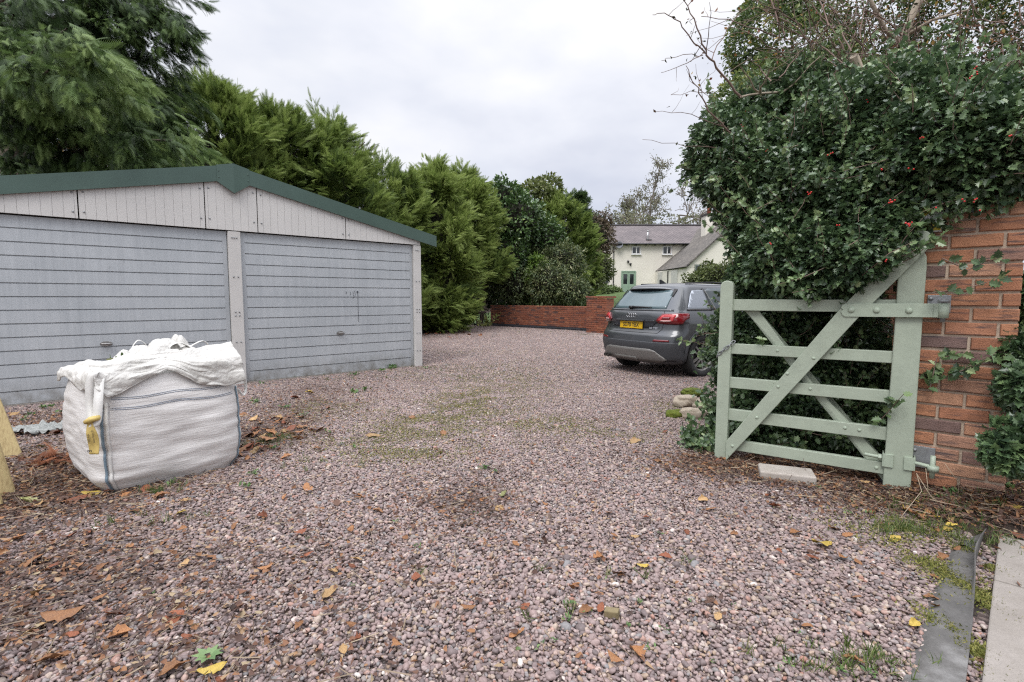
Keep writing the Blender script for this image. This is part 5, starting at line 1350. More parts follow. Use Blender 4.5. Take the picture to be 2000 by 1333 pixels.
LAUREL = leafmat('laurel_leaf', [(0, (.028, .055, .024)), (.5, (.075, .135, .045)), (.85, (.14, .215, .065)), (1, (.22, .29, .09))], .28, .12, .5)
SHRUB = leafmat('grey_green_leaf', [(0, (.045, .065, .028)), (.5, (.11, .145, .055)), (1, (.22, .25, .11))], .5, .25)
VARIE = leafmat('variegated_leaf', [(0, (.03, .05, .02)), (.45, (.085, .12, .045)), (.75, (.2, .22, .09)), (1, (.36, .34, .2))], .5, .25)
BROWNL = leafmat('brown_purple_leaf', [(0, (.05, .035, .028)), (.5, (.12, .085, .06)), (1, (.20, .17, .09))], .6, .25)
OLIVE = leafmat('olive_leaf', [(0, (.04, .055, .018)), (.5, (.11, .14, .04)), (1, (.22, .24, .08))], .55, .3)
def build_shrubs():
    def B(px, py, Y, r): return (at(px, py, Y), r)
    broadleaf('laurel', 'glossy dark green laurel between the light cypress and the brick garden wall', 'laurel', [B(985, 392, 23.5, (.95, .9, .9)), B(1010, 430, 23.0, (1.2, 1, 1.1)), B(985, 500, 22.8, (1.0, .9, 1.2)), B(1055, 470, 24.2, (1.1, 1, 1.2)), B(1000, 570, 23.4, (.9, .8, .8))], 9000, OVAL, (.12, .22), LAUREL, None, None, 6, (.5, .3), .66, 1, .1, jit=.24, amp=1.8)
    sg = 'shrubs behind the brick garden wall'
    broadleaf('shrub', 'grey green shrub behind the left half of the brick garden wall', 'shrub', [B(965, 545, 23.6, (.8, .8, .9)), B(1005, 555, 22.7, (.9, .7, .9)), B(1040, 525, 23.4, (.9, .8, .9))], 7000, LONG, (.10, .19), SHRUB, None, sg, 5, (.45, .3), .66, jit=.24, amp=1.7)
    broadleaf('shrub', 'pale variegated shrub behind the middle of the brick garden wall', 'shrub', [B(1075, 555, 22.0, (1.0, .7, .9)), B(1100, 515, 23.2, (1.0, .8, .9)), B(1120, 570, 21.4, (.7, .6, .6))], 9000, LONG, (.10, .18), VARIE, None, sg, 4, (.5, .35), .66, jit=.24, amp=1.7)
    broadleaf('shrub', 'bright yellow green sprig of a shrub in the middle of the hedge', 'shrub', [B(1048, 520, 22.6, (.4, .3, .45)), B(1035, 545, 22.4, (.25, .25, .3))], 1100, OVAL, (.12, .2), leafmat('lime_leaf', [(0, (.08, .15, .03)), (1, (.25, .36, .08))], .4, .3), None, sg, 2, (.5, .2), .6)
    broadleaf('shrub', 'brown leaved bush at the far right end of the hedge beside the house wall', 'shrub', [B(1160, 470, 31, (1.2, 1, 1.5)), B(1150, 520, 30, (1.0, 1, 1.2)), B(1172, 440, 32, (.8, .8, .8))], 6000, SMALL, (.10, .2), BROWNL, None, sg, 4, (.5, .3), .66, jit=.2)
    broadleaf('shrub', 'olive green bush under the brown bush left of the brick pillar', 'shrub', [B(1145, 545, 27, (.9, .8, .9)), B(1160, 525, 30, (1.2, 1, 1.0)), B(1125, 500, 28, (.9, .9, .9))], 6500, SMALL, (.10, .18), OLIVE, None, sg, 3, (.45, .35), .7, jit=.18)
    broadleaf('shrub', 'thin green bush crowning the hedge right of the laurel', 'shrub', [B(1045, 385, 26.5, (1.0, .8, .8)), B(1070, 370, 27.5, (.8, .8, .7))], 2600, SMALL, (.14, .24), OLIVE, None, sg, 5, (.6, .3), 0, jit=.3)
    broadleaf('shrub', 'reddish bare stemmed bush in the dark gap beside the log pile', 'shrub', [B(935, 500, 22.6, (.6, .5, 1.1)), B(945, 450, 23, (.5, .5, .8))], 1200, SMALL, (.08, .16), BROWNL, None, sg, 7, (.3, .3), .5, jit=.3)
    # low ivy at the hedge foot by the garage
    broadleaf('ivy', 'dark ivy trailing over the bank at the foot of the cypress', 'ivy', [B(925, 583, 24.6, (1.4, .7, 1.1)), B(850, 628, 20.5, (1.0, .5, .35)), B(885, 622, 21.5, (.9, .5, .4)), B(835, 640, 19.2, (.4, .4, .22))], 4600, SMALL, (.05, .1), leafmat('dull_ivy', [(0, (.025, .035, .02)), (1, (.10, .11, .07))], .5, .15), None, None, 0, (.5, .3), .7)
    gb = [B(1195, 575, 40, (.9, .7, .55)), B(1178, 572, 38, (.8, .7, .5))]
    broadleaf('shrub', 'low green plants at the foot of the house wall', 'shrub', gb, 1800, LONG, (.14, .26), leafmat('border_green', [(0, (.05, .09, .02)), (1, (.15, .2, .06))], .6, .25), None, None, 0, (.5, .3), .7)
    broadleaf('shrub', 'hedge growing along the wing of the cream house', 'shrub', [B(1400, 553, 33, (2.2, 1, 1.0)), B(1440, 550, 32, (2.5, 1, 1.2)), B(1380, 548, 34, (.6, .6, 1.3))], 6000, SMALL, (.12, .22), OLIVE, None, None, 0, (.4, .3), .8)
build_shrubs()

# ---- big drooping conifer on the left
def build_drooping():
    base = np.array([*at(40, 583, 11.8)[:2], 0])
    t = thing('drooping_conifer', 'large conifer with drooping feathery branches overhanging the garage roof', 'conifer', tuple(base), 0)
    mb = MB(); mb.tube([base, base + (.1, 0, 3), base + (0, .1, 7), base + (0, 0, 11)], [.32, .26, .17, .05], 10); mb.build('trunk', BARK, t)
    # boughs: (root height, tip px, tip py, tip depth, number of plumes, tone, plume length)
    BO = [(6.0, 405, 55, 8.6, 24, .34), (6.6, 330, 15, 9.0, 26, .36), (6.4, 250, 5, 8.6, 24, .36), (5.6, 340, 120, 9.4, 24, .28), (5.2, 380, 180, 10.2, 20, .34),
          (4.6, 200, 105, 6.4, 22, .66), (4.3, 205, 170, 6.3, 23, .72), (4.6, 90, 75, 6.2, 22, .62), (4.2, 110, 130, 6.0, 22, .62), (4.9, 150, 45, 7.0, 18, .42),
          (4.0, 300, 215, 8.2, 16, .36), (3.6, 390, 280, 7.5, 24, .56), (3.4, 330, 300, 7.2, 24, .55), (3.5, 250, 255, 7.2, 13, .48), (3.2, 190, 250, 8.4, 7, .40),
          (3.0, 60, 290, 8.6, 9, .30), (2.6, 20, 320, 8.0, 9, .28), (3.4, 130, 300, 9.0, 6, .30), (3.8, 30, 230, 8.0, 10, .40), (5.4, 30, 20, 7.6, 24, .30), (6.0, 110, 5, 8.0, 24, .30), (4.8, 10, 120, 7.0, 18, .40),
          (4.4, 290, 160, 8.8, 22, .34), (7.4, 370, -40, 9.4, 24, .34), (7.6, 200, -60, 8.8, 22, .34), (3.9, 350, 240, 9.6, 22, .36), (5, 260, 90, 9.2, 20, .3), (5.4, 180, 60, 9.0, 20, .30), (4.4, 220, 200, 8.6, 9, .32)]
    C, A, L_, W_, T_ = [], [], [], [], []
    for i, (h0, px, py, Y, n, tone) in enumerate(BO):
        tip = at(px, py, Y); root = base + UP * h0; mid = (root + tip) / 2 + UP * (.35 + .06 * np.linalg.norm(tip - root)); 
        mb = MB(); Q = [(1 - k) ** 2 * root + 2 * k * (1 - k) * mid + k * k * tip for k in np.linspace(0, .92, 9)]
        mb.tube(Q, list(np.linspace(.075, .012, 9)), 6, False); mb.build('bough', BARK, t)
        for j in range(n):
            k = .38 + .62 * rng.random() ** .75; c = (1 - k) ** 2 * root + 2 * k * (1 - k) * mid + k * k * tip
            tg = unit(2 * (1 - k) * (mid - root) + 2 * k * (tip - mid)); sd = unit(np.cross(tg, UP)) * rng.choice([-1, 1])
            sp = .75 * (1 - .55 * k) * rng.random()
            c = c + sd * sp + UP * rng.normal(-.08, .14) 
            C.append(c); A.append(unit(tg * .8 + sd * .5 * rng.random() + np.array([.25, -.1, -.45]) + rng.normal(0, .14, 3))); L_.append(rng.uniform(.5, .85)); W_.append(rng.uniform(.12, .22)); T_.append(np.clip(tone + rng.normal(0, .08), 0, 1))
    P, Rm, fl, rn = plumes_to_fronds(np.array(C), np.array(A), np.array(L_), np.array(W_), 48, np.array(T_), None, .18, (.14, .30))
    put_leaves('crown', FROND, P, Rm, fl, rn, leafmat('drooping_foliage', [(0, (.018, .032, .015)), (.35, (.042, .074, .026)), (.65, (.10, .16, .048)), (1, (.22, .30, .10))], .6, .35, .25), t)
build_drooping()

# ---- generic bare / sparse trees
def grow(mb, p, d, L_, r, depth, tips, gen=.62, wild=.35, upb=.15, segs=3, kids=(2, 3), minr=.004):
    Q = [p]; q = p; 
    for k in range(segs):
        d = unit(d + rng.normal(0, wild * .35, 3) + np.array([0, 0, upb * .3])); q = q + d * L_ / segs; Q.append(q)
        if depth <= 2: tips.append(q)
    mb.tube(Q, list(np.linspace(r, max(minr, r * .68), segs + 1)), 6 if r > .05 else (4 if r > .012 else 3), False)
    if depth == 0: return
    for i in range(rng.integers(kids[0], kids[1] + 1)):
        nd = unit(d + rng.normal(0, wild * 1.5, 3) + np.array([0, 0, upb])); st = Q[-1] if i == 0 else Q[rng.integers(1, segs + 1)]
        grow(mb, st, nd, L_ * gen * rng.uniform(.8, 1.2), max(minr, r * .62), depth - 1, tips, gen, wild, upb, segs, kids, minr)
def bare_tree(name, label, cat, base, h, depth, group=None, r=.18, leaves=0, size=(.1, .2), mat=None, tone=(.5, .2), wild=.4, upb=.3, lean=(0, 0, 1), bark=None, kids=(2, 3), minr=.012, tpl=SMALL, trunks=1, gen=.66):
    base = np.array(base, float); t = thing(name, label, cat, tuple(base), 0, group); mb = MB(); tips = []
    for k in range(trunks):
        b = base + (rng.normal(0, .2, 3) * (1, 1, 0) if trunks > 1 else 0); ln = unit(np.array(lean) + rng.normal(0, .18, 3) * (trunks > 1))
        grow(mb, b, ln, h * .36, r, depth, tips, gen, wild, upb, 3, kids, minr)
    mb.build('trunk', bark or BARK, t)
    if leaves:
        tp = np.array(tips); i = rng.integers(0, len(tp), leaves); P = tp[i] + rng.normal(0, size[1] * .9, (leaves, 3)); D = rdir(leaves)
        cl = np.array([mnoise.noise((q[0] * .8, q[1] * .8, q[2] * .8)) for q in P])
        put_leaves('crown', tpl, P, frames(D, rdir(leaves)), rng.uniform(*size, leaves), np.clip(tone[0] + tone[1] * cl + rng.normal(0, .18, leaves), 0, 1), mat, t)
    return t
FARL = leafmat('far_olive_leaf', [(0, (.10, .115, .07)), (.5, (.18, .19, .11)), (1, (.28, .27, .15))], .7, .35)
FARBARK = plain('far_grey_bark', (.22, .19, .165), .9, 0, .2, 2)
YELL = leafmat('autumn_leaf', [(0, (.16, .10, .05)), (.4, (.34, .22, .07)), (.75, (.48, .34, .10)), (1, (.55, .45, .24))], .6, .35)
def build_back_trees():
    G = 'trees behind the cream house'
    gz = lambda px, Y: (*at(px, 583, Y)[:2], ground_z(*at(px, 583, Y)[:2]))
    Y = 62
    def top(y, Y): return at(1000, y, Y)[2] - 1.6
    bare_tree('bare_tree', 'tall half bare tree behind the middle of the house roof', 'tree', gz(1262, Y), top(318, Y) + 1.5, 7, G, .28, 2600, (.14, .26), FARL, (.5, .3), .42, .25, (0, 0, 1), FARBARK, (2, 3), .030)
    bare_tree('bare_tree', 'wide bare tree with spreading twigs above the right of the house roof', 'tree', gz(1322, Y + 1), top(330, Y) + 1.5, 7, G, .26, 900, (.14, .26), FARL, (.6, .3), .5, .2, (.1, 0, 1), FARBARK, (2, 3), .030)
    bare_tree('bare_tree', 'bare tree partly hidden by the holly beside the chimney', 'tree', gz(1372, Y), top(360, Y) + 1, 7, G, .24, 600, (.14, .26), FARL, (.6, .3), .5, .2, (.1, 0, 1), FARBARK, (2, 3), .030)
    DK = leafmat('far_dark_leaf', [(0, (.05, .07, .045)), (.5, (.10, .125, .07)), (1, (.17, .18, .10))], .6, .25)
    bare_tree('leafy_tree', 'olive leafy tree behind the left end of the house roof', 'tree', gz(1205, 58), top(395, 58), 5, G, .26, 2000, (.2, .36), FARL, (.5, .35), .5, .15, (-.05, 0, 1), FARBARK, (3, 3), .03, OVAL)
    for px, y, lab in ((1240, 425, 'low leafy bush showing above the left of the house ridge'), (1300, 428, 'low leafy bush showing above the middle of the house ridge'), (1355, 432, 'low dark bush showing above the right of the house ridge')):
        broadleaf('bush', lab, 'bush', [(at(px, y + 10, 60), (2.2, 1.5, 1.2)), (at(px - 22, y + 14, 60), (1.6, 1.5, 1.0))], 700, SMALL, (.2, .36), FARL if px < 1340 else FARL, None, 'bushes behind the house ridge', 2, (.5, .3), 0)
    # yellowing tree behind the garage and the brown twiggy thorn over the hedge
    b = at(190, 583, 17.5); bare_tree('autumn_tree', 'yellow and tan autumn tree glowing through the gap behind the garage roof', 'tree', (b[0], b[1], 0), 8.5, 6, None, .2, 9000, (.10, .2), YELL, (.45, .3), .5, .15, (0, 0, 1), PALEBARK, (3, 3), .01)
    b = at(-60, 583, 18.0); bare_tree('autumn_tree', 'pale autumn tree behind the garage roof at the left edge', 'tree', (b[0], b[1], 0), 9, 5, None, .2, 3000, (.10, .18), YELL, (.6, .3), .5, .15, (.15, 0, 1), PALEBARK, (3, 3), .01)
    b = at(470, 583, 16.5); bare_tree('thorn_tree', 'brown twiggy thorn tree rising over the hedge behind the garage ridge', 'tree', (b[0], b[1], 0), 9.8, 6, None, .16, 3600, (.05, .10), BROWNL, (.4, .3), .55, .15, (.02, 0, 1), TWIG, (2, 3), .008)
build_back_trees()

# ================================================================== HOLLY AND THE TREES OVER IT
HOLLYM = leafmat('holly_leaf', [(0, (.032, .058, .034)), (.35, (.072, .122, .058)), (.6, (.13, .205, .088)), (.85, (.22, .31, .13)), (1, (.34, .41, .21))], .32, .22, .7)
BERRY = plain('red_berry', (.50, .015, .012), .25, 0, .1, 40)
FACE = unit(np.array([-.35, -1, -.1]))
def grow_sprigs(t, blobs, n):
    cs = np.array([b[0] for b in blobs]); rs = np.array([b[1] for b in blobs]); k = rng.choice(len(cs), n, p=rs ** 2 / (rs ** 2).sum())
    d = unit(rdir(n) + FACE * .55 + UP * .25); p = cs[k] + d * rs[k][:, None] * .95
    q = np.min(np.linalg.norm(p[:, None] - cs[None], axis=-1) / rs[None], axis=1); p, d = p[q > .82], d[q > .82]
    mb = MB(); P, D, N_, T = [], [], [], []
    for a, o in zip(p, d):
        dr = unit(o * .7 + UP * rng.uniform(-.2, .9) + rng.normal(0, .3, 3)); L_ = rng.uniform(.12, .30) * (1.5 if rng.random() < .25 else 1); e = a + dr * L_ + UP * rng.uniform(-.03, .03); m_ = (a + e) / 2 + rng.normal(0, .015, 3)
        mb.tube([a, m_, e], [.003, .0025, .0015], 4, False); tn = rng.uniform(.35, .85)
        for j in range(int(L_ * 52)):
            u = rng.random() ** .7; P.append(a + (e - a) * u + rng.normal(0, .006, 3)); D.append(unit(dr * .55 + rdir(1)[0])); N_.append(unit(UP * .5 + FACE * .5 + rng.normal(0, .45, 3))); T.append(np.clip(rng.normal(tn, .12), 0, 1))
    tag(mb.build('twigs', TWIG, t), kind='stuff'); n = len(P)
    put_leaves('sprig_leaves', HOLLY, np.array(P), frames(np.array(D), np.array(N_)), rng.uniform(.026, .05, n), np.array(T), HOLLYM, t)
def build_holly():
    B = lambda px, py, Y, r: (at(px, py, Y), r)
    up_ = [B(1470, 340, 4.5, .42), B(1510, 440, 4.25, .36), B(1530, 505, 3.85, .30), B(1590, 515, 3.65, .27), B(1668, 500, 3.45, .26), B(1600, 390, 4.1, .62), B(1740, 330, 3.95, .70),
           B(1890, 305, 3.8, .52), B(1985, 320, 3.35, .36), B(1420, 305, 4.8, .36), B(1550, 260, 4.7, .50), B(1850, 345, 3.35, .26), B(1960, 270, 4.1, .42), B(1760, 265, 4.4, .52), B(1660, 430, 3.7, .36), B(1450, 260, 5.0, .34),
           B(1655, 265, 4.5, .45), B(1400, 325, 4.8, .22), B(1478, 505, 4.15, .2), B(1455, 545, 4.02, .12), B(1830, 290, 3.3, .36), B(1925, 300, 3.15, .34), B(1880, 275, 3.5, .36), B(1990, 275, 3.2, .34), B(1740, 440, 3.35, .17), B(1930, 345, 3.2, .22)]
    lo = [B(1500, 660, 4.35, .42), B(1600, 760, 4.2, .46), B(1500, 820, 4.25, .36), B(1680, 810, 3.95, .32), B(1600, 640, 4.45, .46), B(1450, 700, 4.6, .26), B(1700, 720, 4.0, .26), B(1560, 865, 4.1, .22), B(1440, 840, 4.35, .22)]
    base = (2.35, 4.4, 0)
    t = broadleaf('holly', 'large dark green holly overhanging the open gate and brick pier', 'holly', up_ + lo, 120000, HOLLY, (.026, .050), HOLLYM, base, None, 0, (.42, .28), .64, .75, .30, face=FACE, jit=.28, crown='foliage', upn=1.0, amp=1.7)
    grow_sprigs(t, up_ + lo, 900)
    # trunks inside
    for a, b in ((0, (2.9, 4.5, 2.6)), (1, (2.0, 4.7, 2.2)), (2, (3.5, 4.3, 2.9))):
        mb = MB(); p = np.array(base) + (a * .12, a * .05, -.05); mb.tube([p, (p + np.array(b)) / 2 + (.05, .05, .1), b], [.08, .06, .03], 8, False); mb.build('stem', BARK, t)
    # twigs carrying spaced-out leaves: (points px,py,depth)
    def sprig(path, nl, size=(.040, .062), rad=.004, berries=0, spread=.035, tone=.55, par=t):
        Q = [at(*q) for q in path]; mb = MB(); mb.tube(Q, list(np.linspace(rad, rad * .4, len(Q))), 5, False); mb.build('twig', TWIG, par)
        k = rng.random(nl) * (len(Q) - 1); i = np.minimum(k.astype(int), len(Q) - 2); Qa = np.array(Q)
        P = Qa[i] + (Qa[i + 1] - Qa[i]) * (k - i)[:, None] + rng.normal(0, spread * .25, (nl, 3)); d = unit(Qa[i + 1] - Qa[i])
        D = unit(d * .5 + rdir(nl) * .9); 
        put_leaves('sprig_leaves', HOLLY, P, frames(D, unit(FACE * .8 + UP * .5 + rng.normal(0, .45, (nl, 3)))), rng.uniform(*size, nl), np.clip(rng.normal(tone, .2, nl), 0, 1), HOLLYM, par)
    for path, nl in (([(1600, 545, 3.6), (1700, 520, 3.35), (1770, 498, 3.1), (1835, 465, 2.95)], 60), ([(1840, 505, 3.05), (1890, 528, 3.0), (1960, 500, 2.92)], 16), ([(1820, 572, 3.05), (1885, 565, 3.0), (1965, 540, 2.92)], 18),
                     ([(1800, 735, 3.2), (1850, 735, 3.1), (1905, 715, 2.98), (1945, 690, 2.9)], 46), ([(1815, 765, 3.15), (1830, 700, 3.12), (1885, 690, 3.05)], 26), ([(1680, 860, 3.5), (1730, 810, 3.25), (1765, 770, 3.1)], 30),
                     ([(1560, 840, 3.9), (1600, 850, 3.7), (1650, 855, 3.6)], 26), ([(1470, 880, 3.95), (1540, 865, 3.75), (1570, 868, 3.7)], 26), ([(1500, 560, 3.8), (1540, 585, 3.65), (1560, 595, 3.6)], 24), ([(1640, 560, 3.6), (1650, 580, 3.45), (1655, 592, 3.4)], 16)):
        sprig(path, nl)
    def clump(c, n, r, tone=.5):
        P = np.array(at(*c)) + rng.normal(0, r, (n, 3)); put_leaves('sprig_leaves', HOLLY, P, frames(unit(rdir(n) + UP * .1), unit(FACE * .6 + UP * .6 + rng.normal(0, .5, (n, 3)))), rng.uniform(.036, .062, n), np.clip(rng.normal(tone, .22, n), 0, 1), HOLLYM, t)
    for c, n, r in (((1365, 862, 4.15), 160, .075), ((1395, 880, 4.05), 130, .06), ((1345, 850, 4.2), 60, .04), ((1400, 800, 4.3), 110, .06), ((1405, 650, 4.7), 90, .06), ((1385, 700, 4.75), 60, .045), ((1410, 740, 4.6), 120, .06), ((1380, 780, 4.5), 50, .05), ((1400, 690, 4.7), 60, .05),
                    ((1800, 430, 3.2), 50, .06), ((1900, 385, 3.05), 70, .06), ((1760, 470, 3.25), 50, .05), ((1850, 400, 3.1), 60, .06), ((1960, 385, 3.0), 60, .06)):
        clump(c, n, r)
    # berries: clusters of little balls
    v, f = ico(2)
    for (px, py, Y, k) in ((1775, 438, 3.02, 9), (1740, 395, 3.15, 4), (1905, 392, 2.98, 3), (1880, 393, 3.0, 2), (1915, 412, 2.95, 1), (1730, 508, 3.2, 2), (1580, 378, 3.45, 4), (1498, 295, 4.1, 3), (1450, 245, 4.5, 4), (1460, 218, 4.6, 2), (1800, 268, 3.25, 3), (1907, 140, 3.15, 4), (1895, 150, 3.15, 2), (1780, 332, 3.25, 2), (1505, 478, 3.5, 2), (1690, 200, 3.8, 2), (1830, 410, 3.0, 1), (1744, 398, 3.1, 3), (1540, 270, 4.2, 3), (1640, 440, 3.3, 2), (1725, 330, 3.2, 2), (1970, 265, 2.95, 2), (1620, 300, 3.5, 3)):
        mb = MB(); c = at(px, py, Y - .22)
        for i in range(k): mb.add(c + rng.normal(0, .007, 3) + v * .0048, [tuple(q) for q in f], 0, True)
        mb.build('berry_cluster', BERRY, t)
    # bush beyond the right end of the pier
    t2 = broadleaf('holly', 'small holly bush at the right edge beside the brick pier', 'holly', [B(2005, 690, 2.95, .12), B(2010, 760, 2.85, .14), (at(1995, 870, 2.72), .15), (at(1962, 885, 2.68), .09), (at(2010, 600, 3.2), .2)], 4200, HOLLY, (.034, .06), HOLLYM, (3.0, 2.85, 0), None, 0, (.42, .25), .6, .75, .2, face=FACE, jit=.2)
    # ivy / small leaved climber and bare stems over the top
    IVY = leafmat('ivy_leaf', [(0, (.04, .07, .028)), (.5, (.11, .17, .055)), (.8, (.24, .28, .08)), (1, (.38, .36, .10))], .42, .35)
    ti = broadleaf('ivy_clad_tree', 'ivy clad tree with small yellow green leaves rising behind the holly', 'tree', [B(1560, 130, 6.2, .62), B(1500, 90, 6.4, .5), B(1540, 20, 6.6, .6), B(1450, 215, 5.6, .35), B(1640, 60, 6.6, .9), B(1500, 190, 6.0, .42), B(1740, 20, 6.8, 1.0), B(1860, 60, 6.4, .8), B(1960, 20, 6.2, .8), B(1600, 200, 5.8, .6), B(1480, 120, 6.4, .28), B(1820, -80, 6.8, 1.1), B(1620, -70, 6.9, .8)],
                   74000, SMALL, (.03, .06), IVY, (4.2, 6.2, 0), None, 3, (.5, .35), 0, .6, .3, face=FACE, jit=.42, upn=.6)
    AUT = leafmat('rusty_leaf', [(0, (.16, .05, .03)), (.5, (.30, .13, .05)), (1, (.42, .30, .08))], .6, .35)
    n = 900; c = np.array([at(1700, 20, 5.9), at(1850, 40, 5.6), at(1780, -20, 5.9), at(1950, 80, 5.4), at(1560, 60, 6.1), at(1500, 120, 6.0)])[rng.integers(0, 6, n)]
    put_leaves('rusty_leaves', SMALL, c + rng.normal(0, .34, (n, 3)), frames(rdir(n), rdir(n)), rng.uniform(.03, .06, n), rng.random(n), AUT, ti)
    # pale trunks and the arching bare branches of the thorn in front
    th = thing('bare_thorn', 'bare brown branches of a thorn arching out to the left above the holly', 'thorn tree', tuple(at(1640, 950, 4.9) * np.array([1, 1, 0])), 0)
    def branch(path, r0, r1, mat=TWIG, nm='branch', tw=0, tl=.35):
        Q = [at(*q) for q in path]; P = []
        for i in range(len(Q) - 1):
            p0, p1, p2, p3 = Q[max(i - 1, 0)], Q[i], Q[i + 1], Q[min(i + 2, len(Q) - 1)]
            for s_ in np.linspace(0, 1, 5)[:-1 if i < len(Q) - 2 else None]:
                P.append(.5 * ((2 * p1) + (-p0 + p2) * s_ + (2 * p0 - 5 * p1 + 4 * p2 - p3) * s_ ** 2 + (-p0 + 3 * p1 - 3 * p2 + p3) * s_ ** 3) + rng.normal(0, .006, 3))
        r0, r1 = r0 * .68, r1 * .72
        mb = MB(); mb.tube(P, list(np.linspace(r0, r1, len(P))), 6, False)
        for k in range(tw):
            i = rng.integers(1, len(P)); d = unit(P[i] - P[i - 1] + rng.normal(0, .6, 3)); q = P[i]; T = [q]
            for m_ in range(4): d = unit(d + rng.normal(0, .2, 3) + UP * .05); q = q + d * tl / 4 * rng.uniform(.5, 1.3); T.append(q)
            mb.tube(T, [r1 * 1.2, r1, r1 * .8, r1 * .7, r1 * .5], 4, False)
        mb.build(nm, mat, th); return P
    tipsP = []
    tipsP += branch([(1640, 300, 4.9), (1575, 190, 4.6), (1530, 182, 4.4), (1445, 188, 4.2)], .020, .012, PALEBARK, 'branch', 3)
    tipsP += branch([(1445, 190, 4.2), (1400, 130, 4.1), (1376, 100, 4.05), (1355, 40, 4.0), (1332, -5, 4.0)], .014, .004, TWIG, 'branch', 5)
    tipsP += branch([(1378, 102, 4.05), (1350, 75, 4.0), (1325, 45, 3.95), (1300, 28, 3.9), (1275, 30, 3.9)], .008, .003, TWIG, 'branch', 2, .15)
    tipsP += branch([(1390, 115, 4.1), (1420, 55, 4.2), (1465, 10, 4.3)], .006, .003, TWIG, 'branch', 3, .2)
    tipsP += branch([(1376, 105, 4.05), (1330, 128, 3.95), (1290, 143, 3.9)], .005, .002, TWIG, 'branch', 1, .1)
    tipsP += branch([(1370, 108, 4.05), (1320, 110, 3.95), (1293, 122, 3.9)], .004, .002, TWIG, 'branch', 0)
    tipsP += branch([(1425, 262, 4.3), (1385, 215, 4.2), (1362, 170, 4.15), (1340, 130, 4.1)], .012, .003, TWIG, 'branch', 5, .25)
    tipsP += branch([(1430, 255, 4.3), (1350, 225, 4.2), (1280, 218, 4.1)], .005, .002, TWIG, 'branch', 3, .2)
    tipsP += branch([(1420, 290, 4.5), (1340, 285, 4.4), (1255, 272, 4.3)], .005, .002, TWIG, 'branch', 3, .25)
    tipsP += branch([(1400, 180, 4.3), (1350, 182, 4.2), (1312, 186, 4.1)], .004, .002, TWIG, 'branch', 1, .2)
    tipsP += branch([(1800, 160, 5.0), (1690, 140, 4.7), (1600, 110, 4.5), (1560, 60, 4.4), (1490, 20, 4.5)], .012, .004, TWIG, 'branch', 8, .5)
    tipsP += branch([(1850, 150, 4.8), (1740, 50, 4.6), (1690, 20, 4.6), (1610, 5, 4.5)], .012, .004, TWIG, 'branch', 8, .5)
    for k in range(70):
        x0 = rng.uniform(1500, 2020); y0 = rng.uniform(40, 215); dx = rng.uniform(-170, 120); dy = rng.uniform(-190, 30)
        tipsP += branch([(x0, y0, 4.6 + rng.uniform(-.4, .5)), (x0 + dx * .5, y0 + dy * .6, 4.5), (x0 + dx, y0 + dy, 4.4 + rng.uniform(-.3, .3))], .009, .003, TWIG, 'branch', 5, .45)
    tr = thing('pale_trunked_tree', 'pale barked bare tree standing in the holly at the top right', 'tree', tuple(at(1720, 950, 5.4) * np.array([1, 1, 0])), 0)
    WM_th = th
    for path, r0, r1 in (([(1730, 700, 5.0), (1700, 300, 4.7), (1690, 170, 4.4), (1668, 110, 4.3)], .06, .032), ([(1800, 700, 5.2), (1780, 200, 5.0), (1766, 70, 4.9), (1790, 10, 4.9), (1830, -60, 4.9)], .05, .022), ([(1770, 95, 4.9), (1730, 60, 4.8), (1700, 0, 4.8), (1690, -60, 4.8)], .022, .012), ([(1768, 70, 4.9), (1820, 40, 4.8), (1890, 20, 4.7)], .018, .008)):
        Q = [at(*q) for q in path]; MB().tube(Q, list(np.linspace(r0, r1, len(Q))), 8).build('trunk', PALEBARK, tr)
    # scraps of dark dead leaf on the bare shoots
    tp = np.array(tipsP); n = 420; P = tp[rng.integers(0, len(tp), n)] + rng.normal(0, .02, (n, 3))
    put_leaves('leaves', SMALL, P, frames(rdir(n), rdir(n)), rng.uniform(.02, .045, n), rng.random(n), leafmat('thorn_leaf', [(0, (.03, .035, .02)), (.6, (.07, .075, .04)), (1, (.17, .08, .05))], .6, .2), th)
    # sign on the pier
    ax = np.array([PAX[0], PAX[1], 0]); outn = np.array([-.669, -.743, 0]); f0 = np.array([PO[0], PO[1], 0])
    def ow(x, y, o=.012):
        r = ray(x, y); tt = (outn @ (f0 + outn * o - np.array([0, 0, CAMH]))) / (outn @ r); return np.array([0, 0, CAMH]) + r * tt
    c = ow(1807, 424); w = abs((ow(1840, 424) - ow(1774, 424)) @ ax); hgt = abs(ow(1807, 396)[2] - ow(1807, 457)[2])
    sg = thing('warning_sign', 'small white CCTV sign with a yellow diamond and strip on the pier behind holly leaves', 'sign', tuple(c), math.atan2(ax[1], ax[0]))
    MB().box(c, (w, .004, hgt), [ax, outn, UP]).build('sign_plate', WHITE, sg)
    yl = plain('sign_yellow', (.62, .50, .05), .5)
    MB().box(c + outn * .003 - UP * hgt * .33, (w * .96, .002, hgt * .26), [ax, outn, UP]).build('yellow_strip', yl, sg)
    MB().prism([(-.035, 0), (0, -.035), (.035, 0), (0, .035)], c + UP * hgt * .2, ax, UP, outn, .002, .004).build('yellow_diamond', yl, sg)
    text_mesh("CCTV", hgt * .22, c + outn * .0045 - UP * hgt * .33, ax, UP, 'lettering', BLACK, sg, .001, .001)
build_holly()

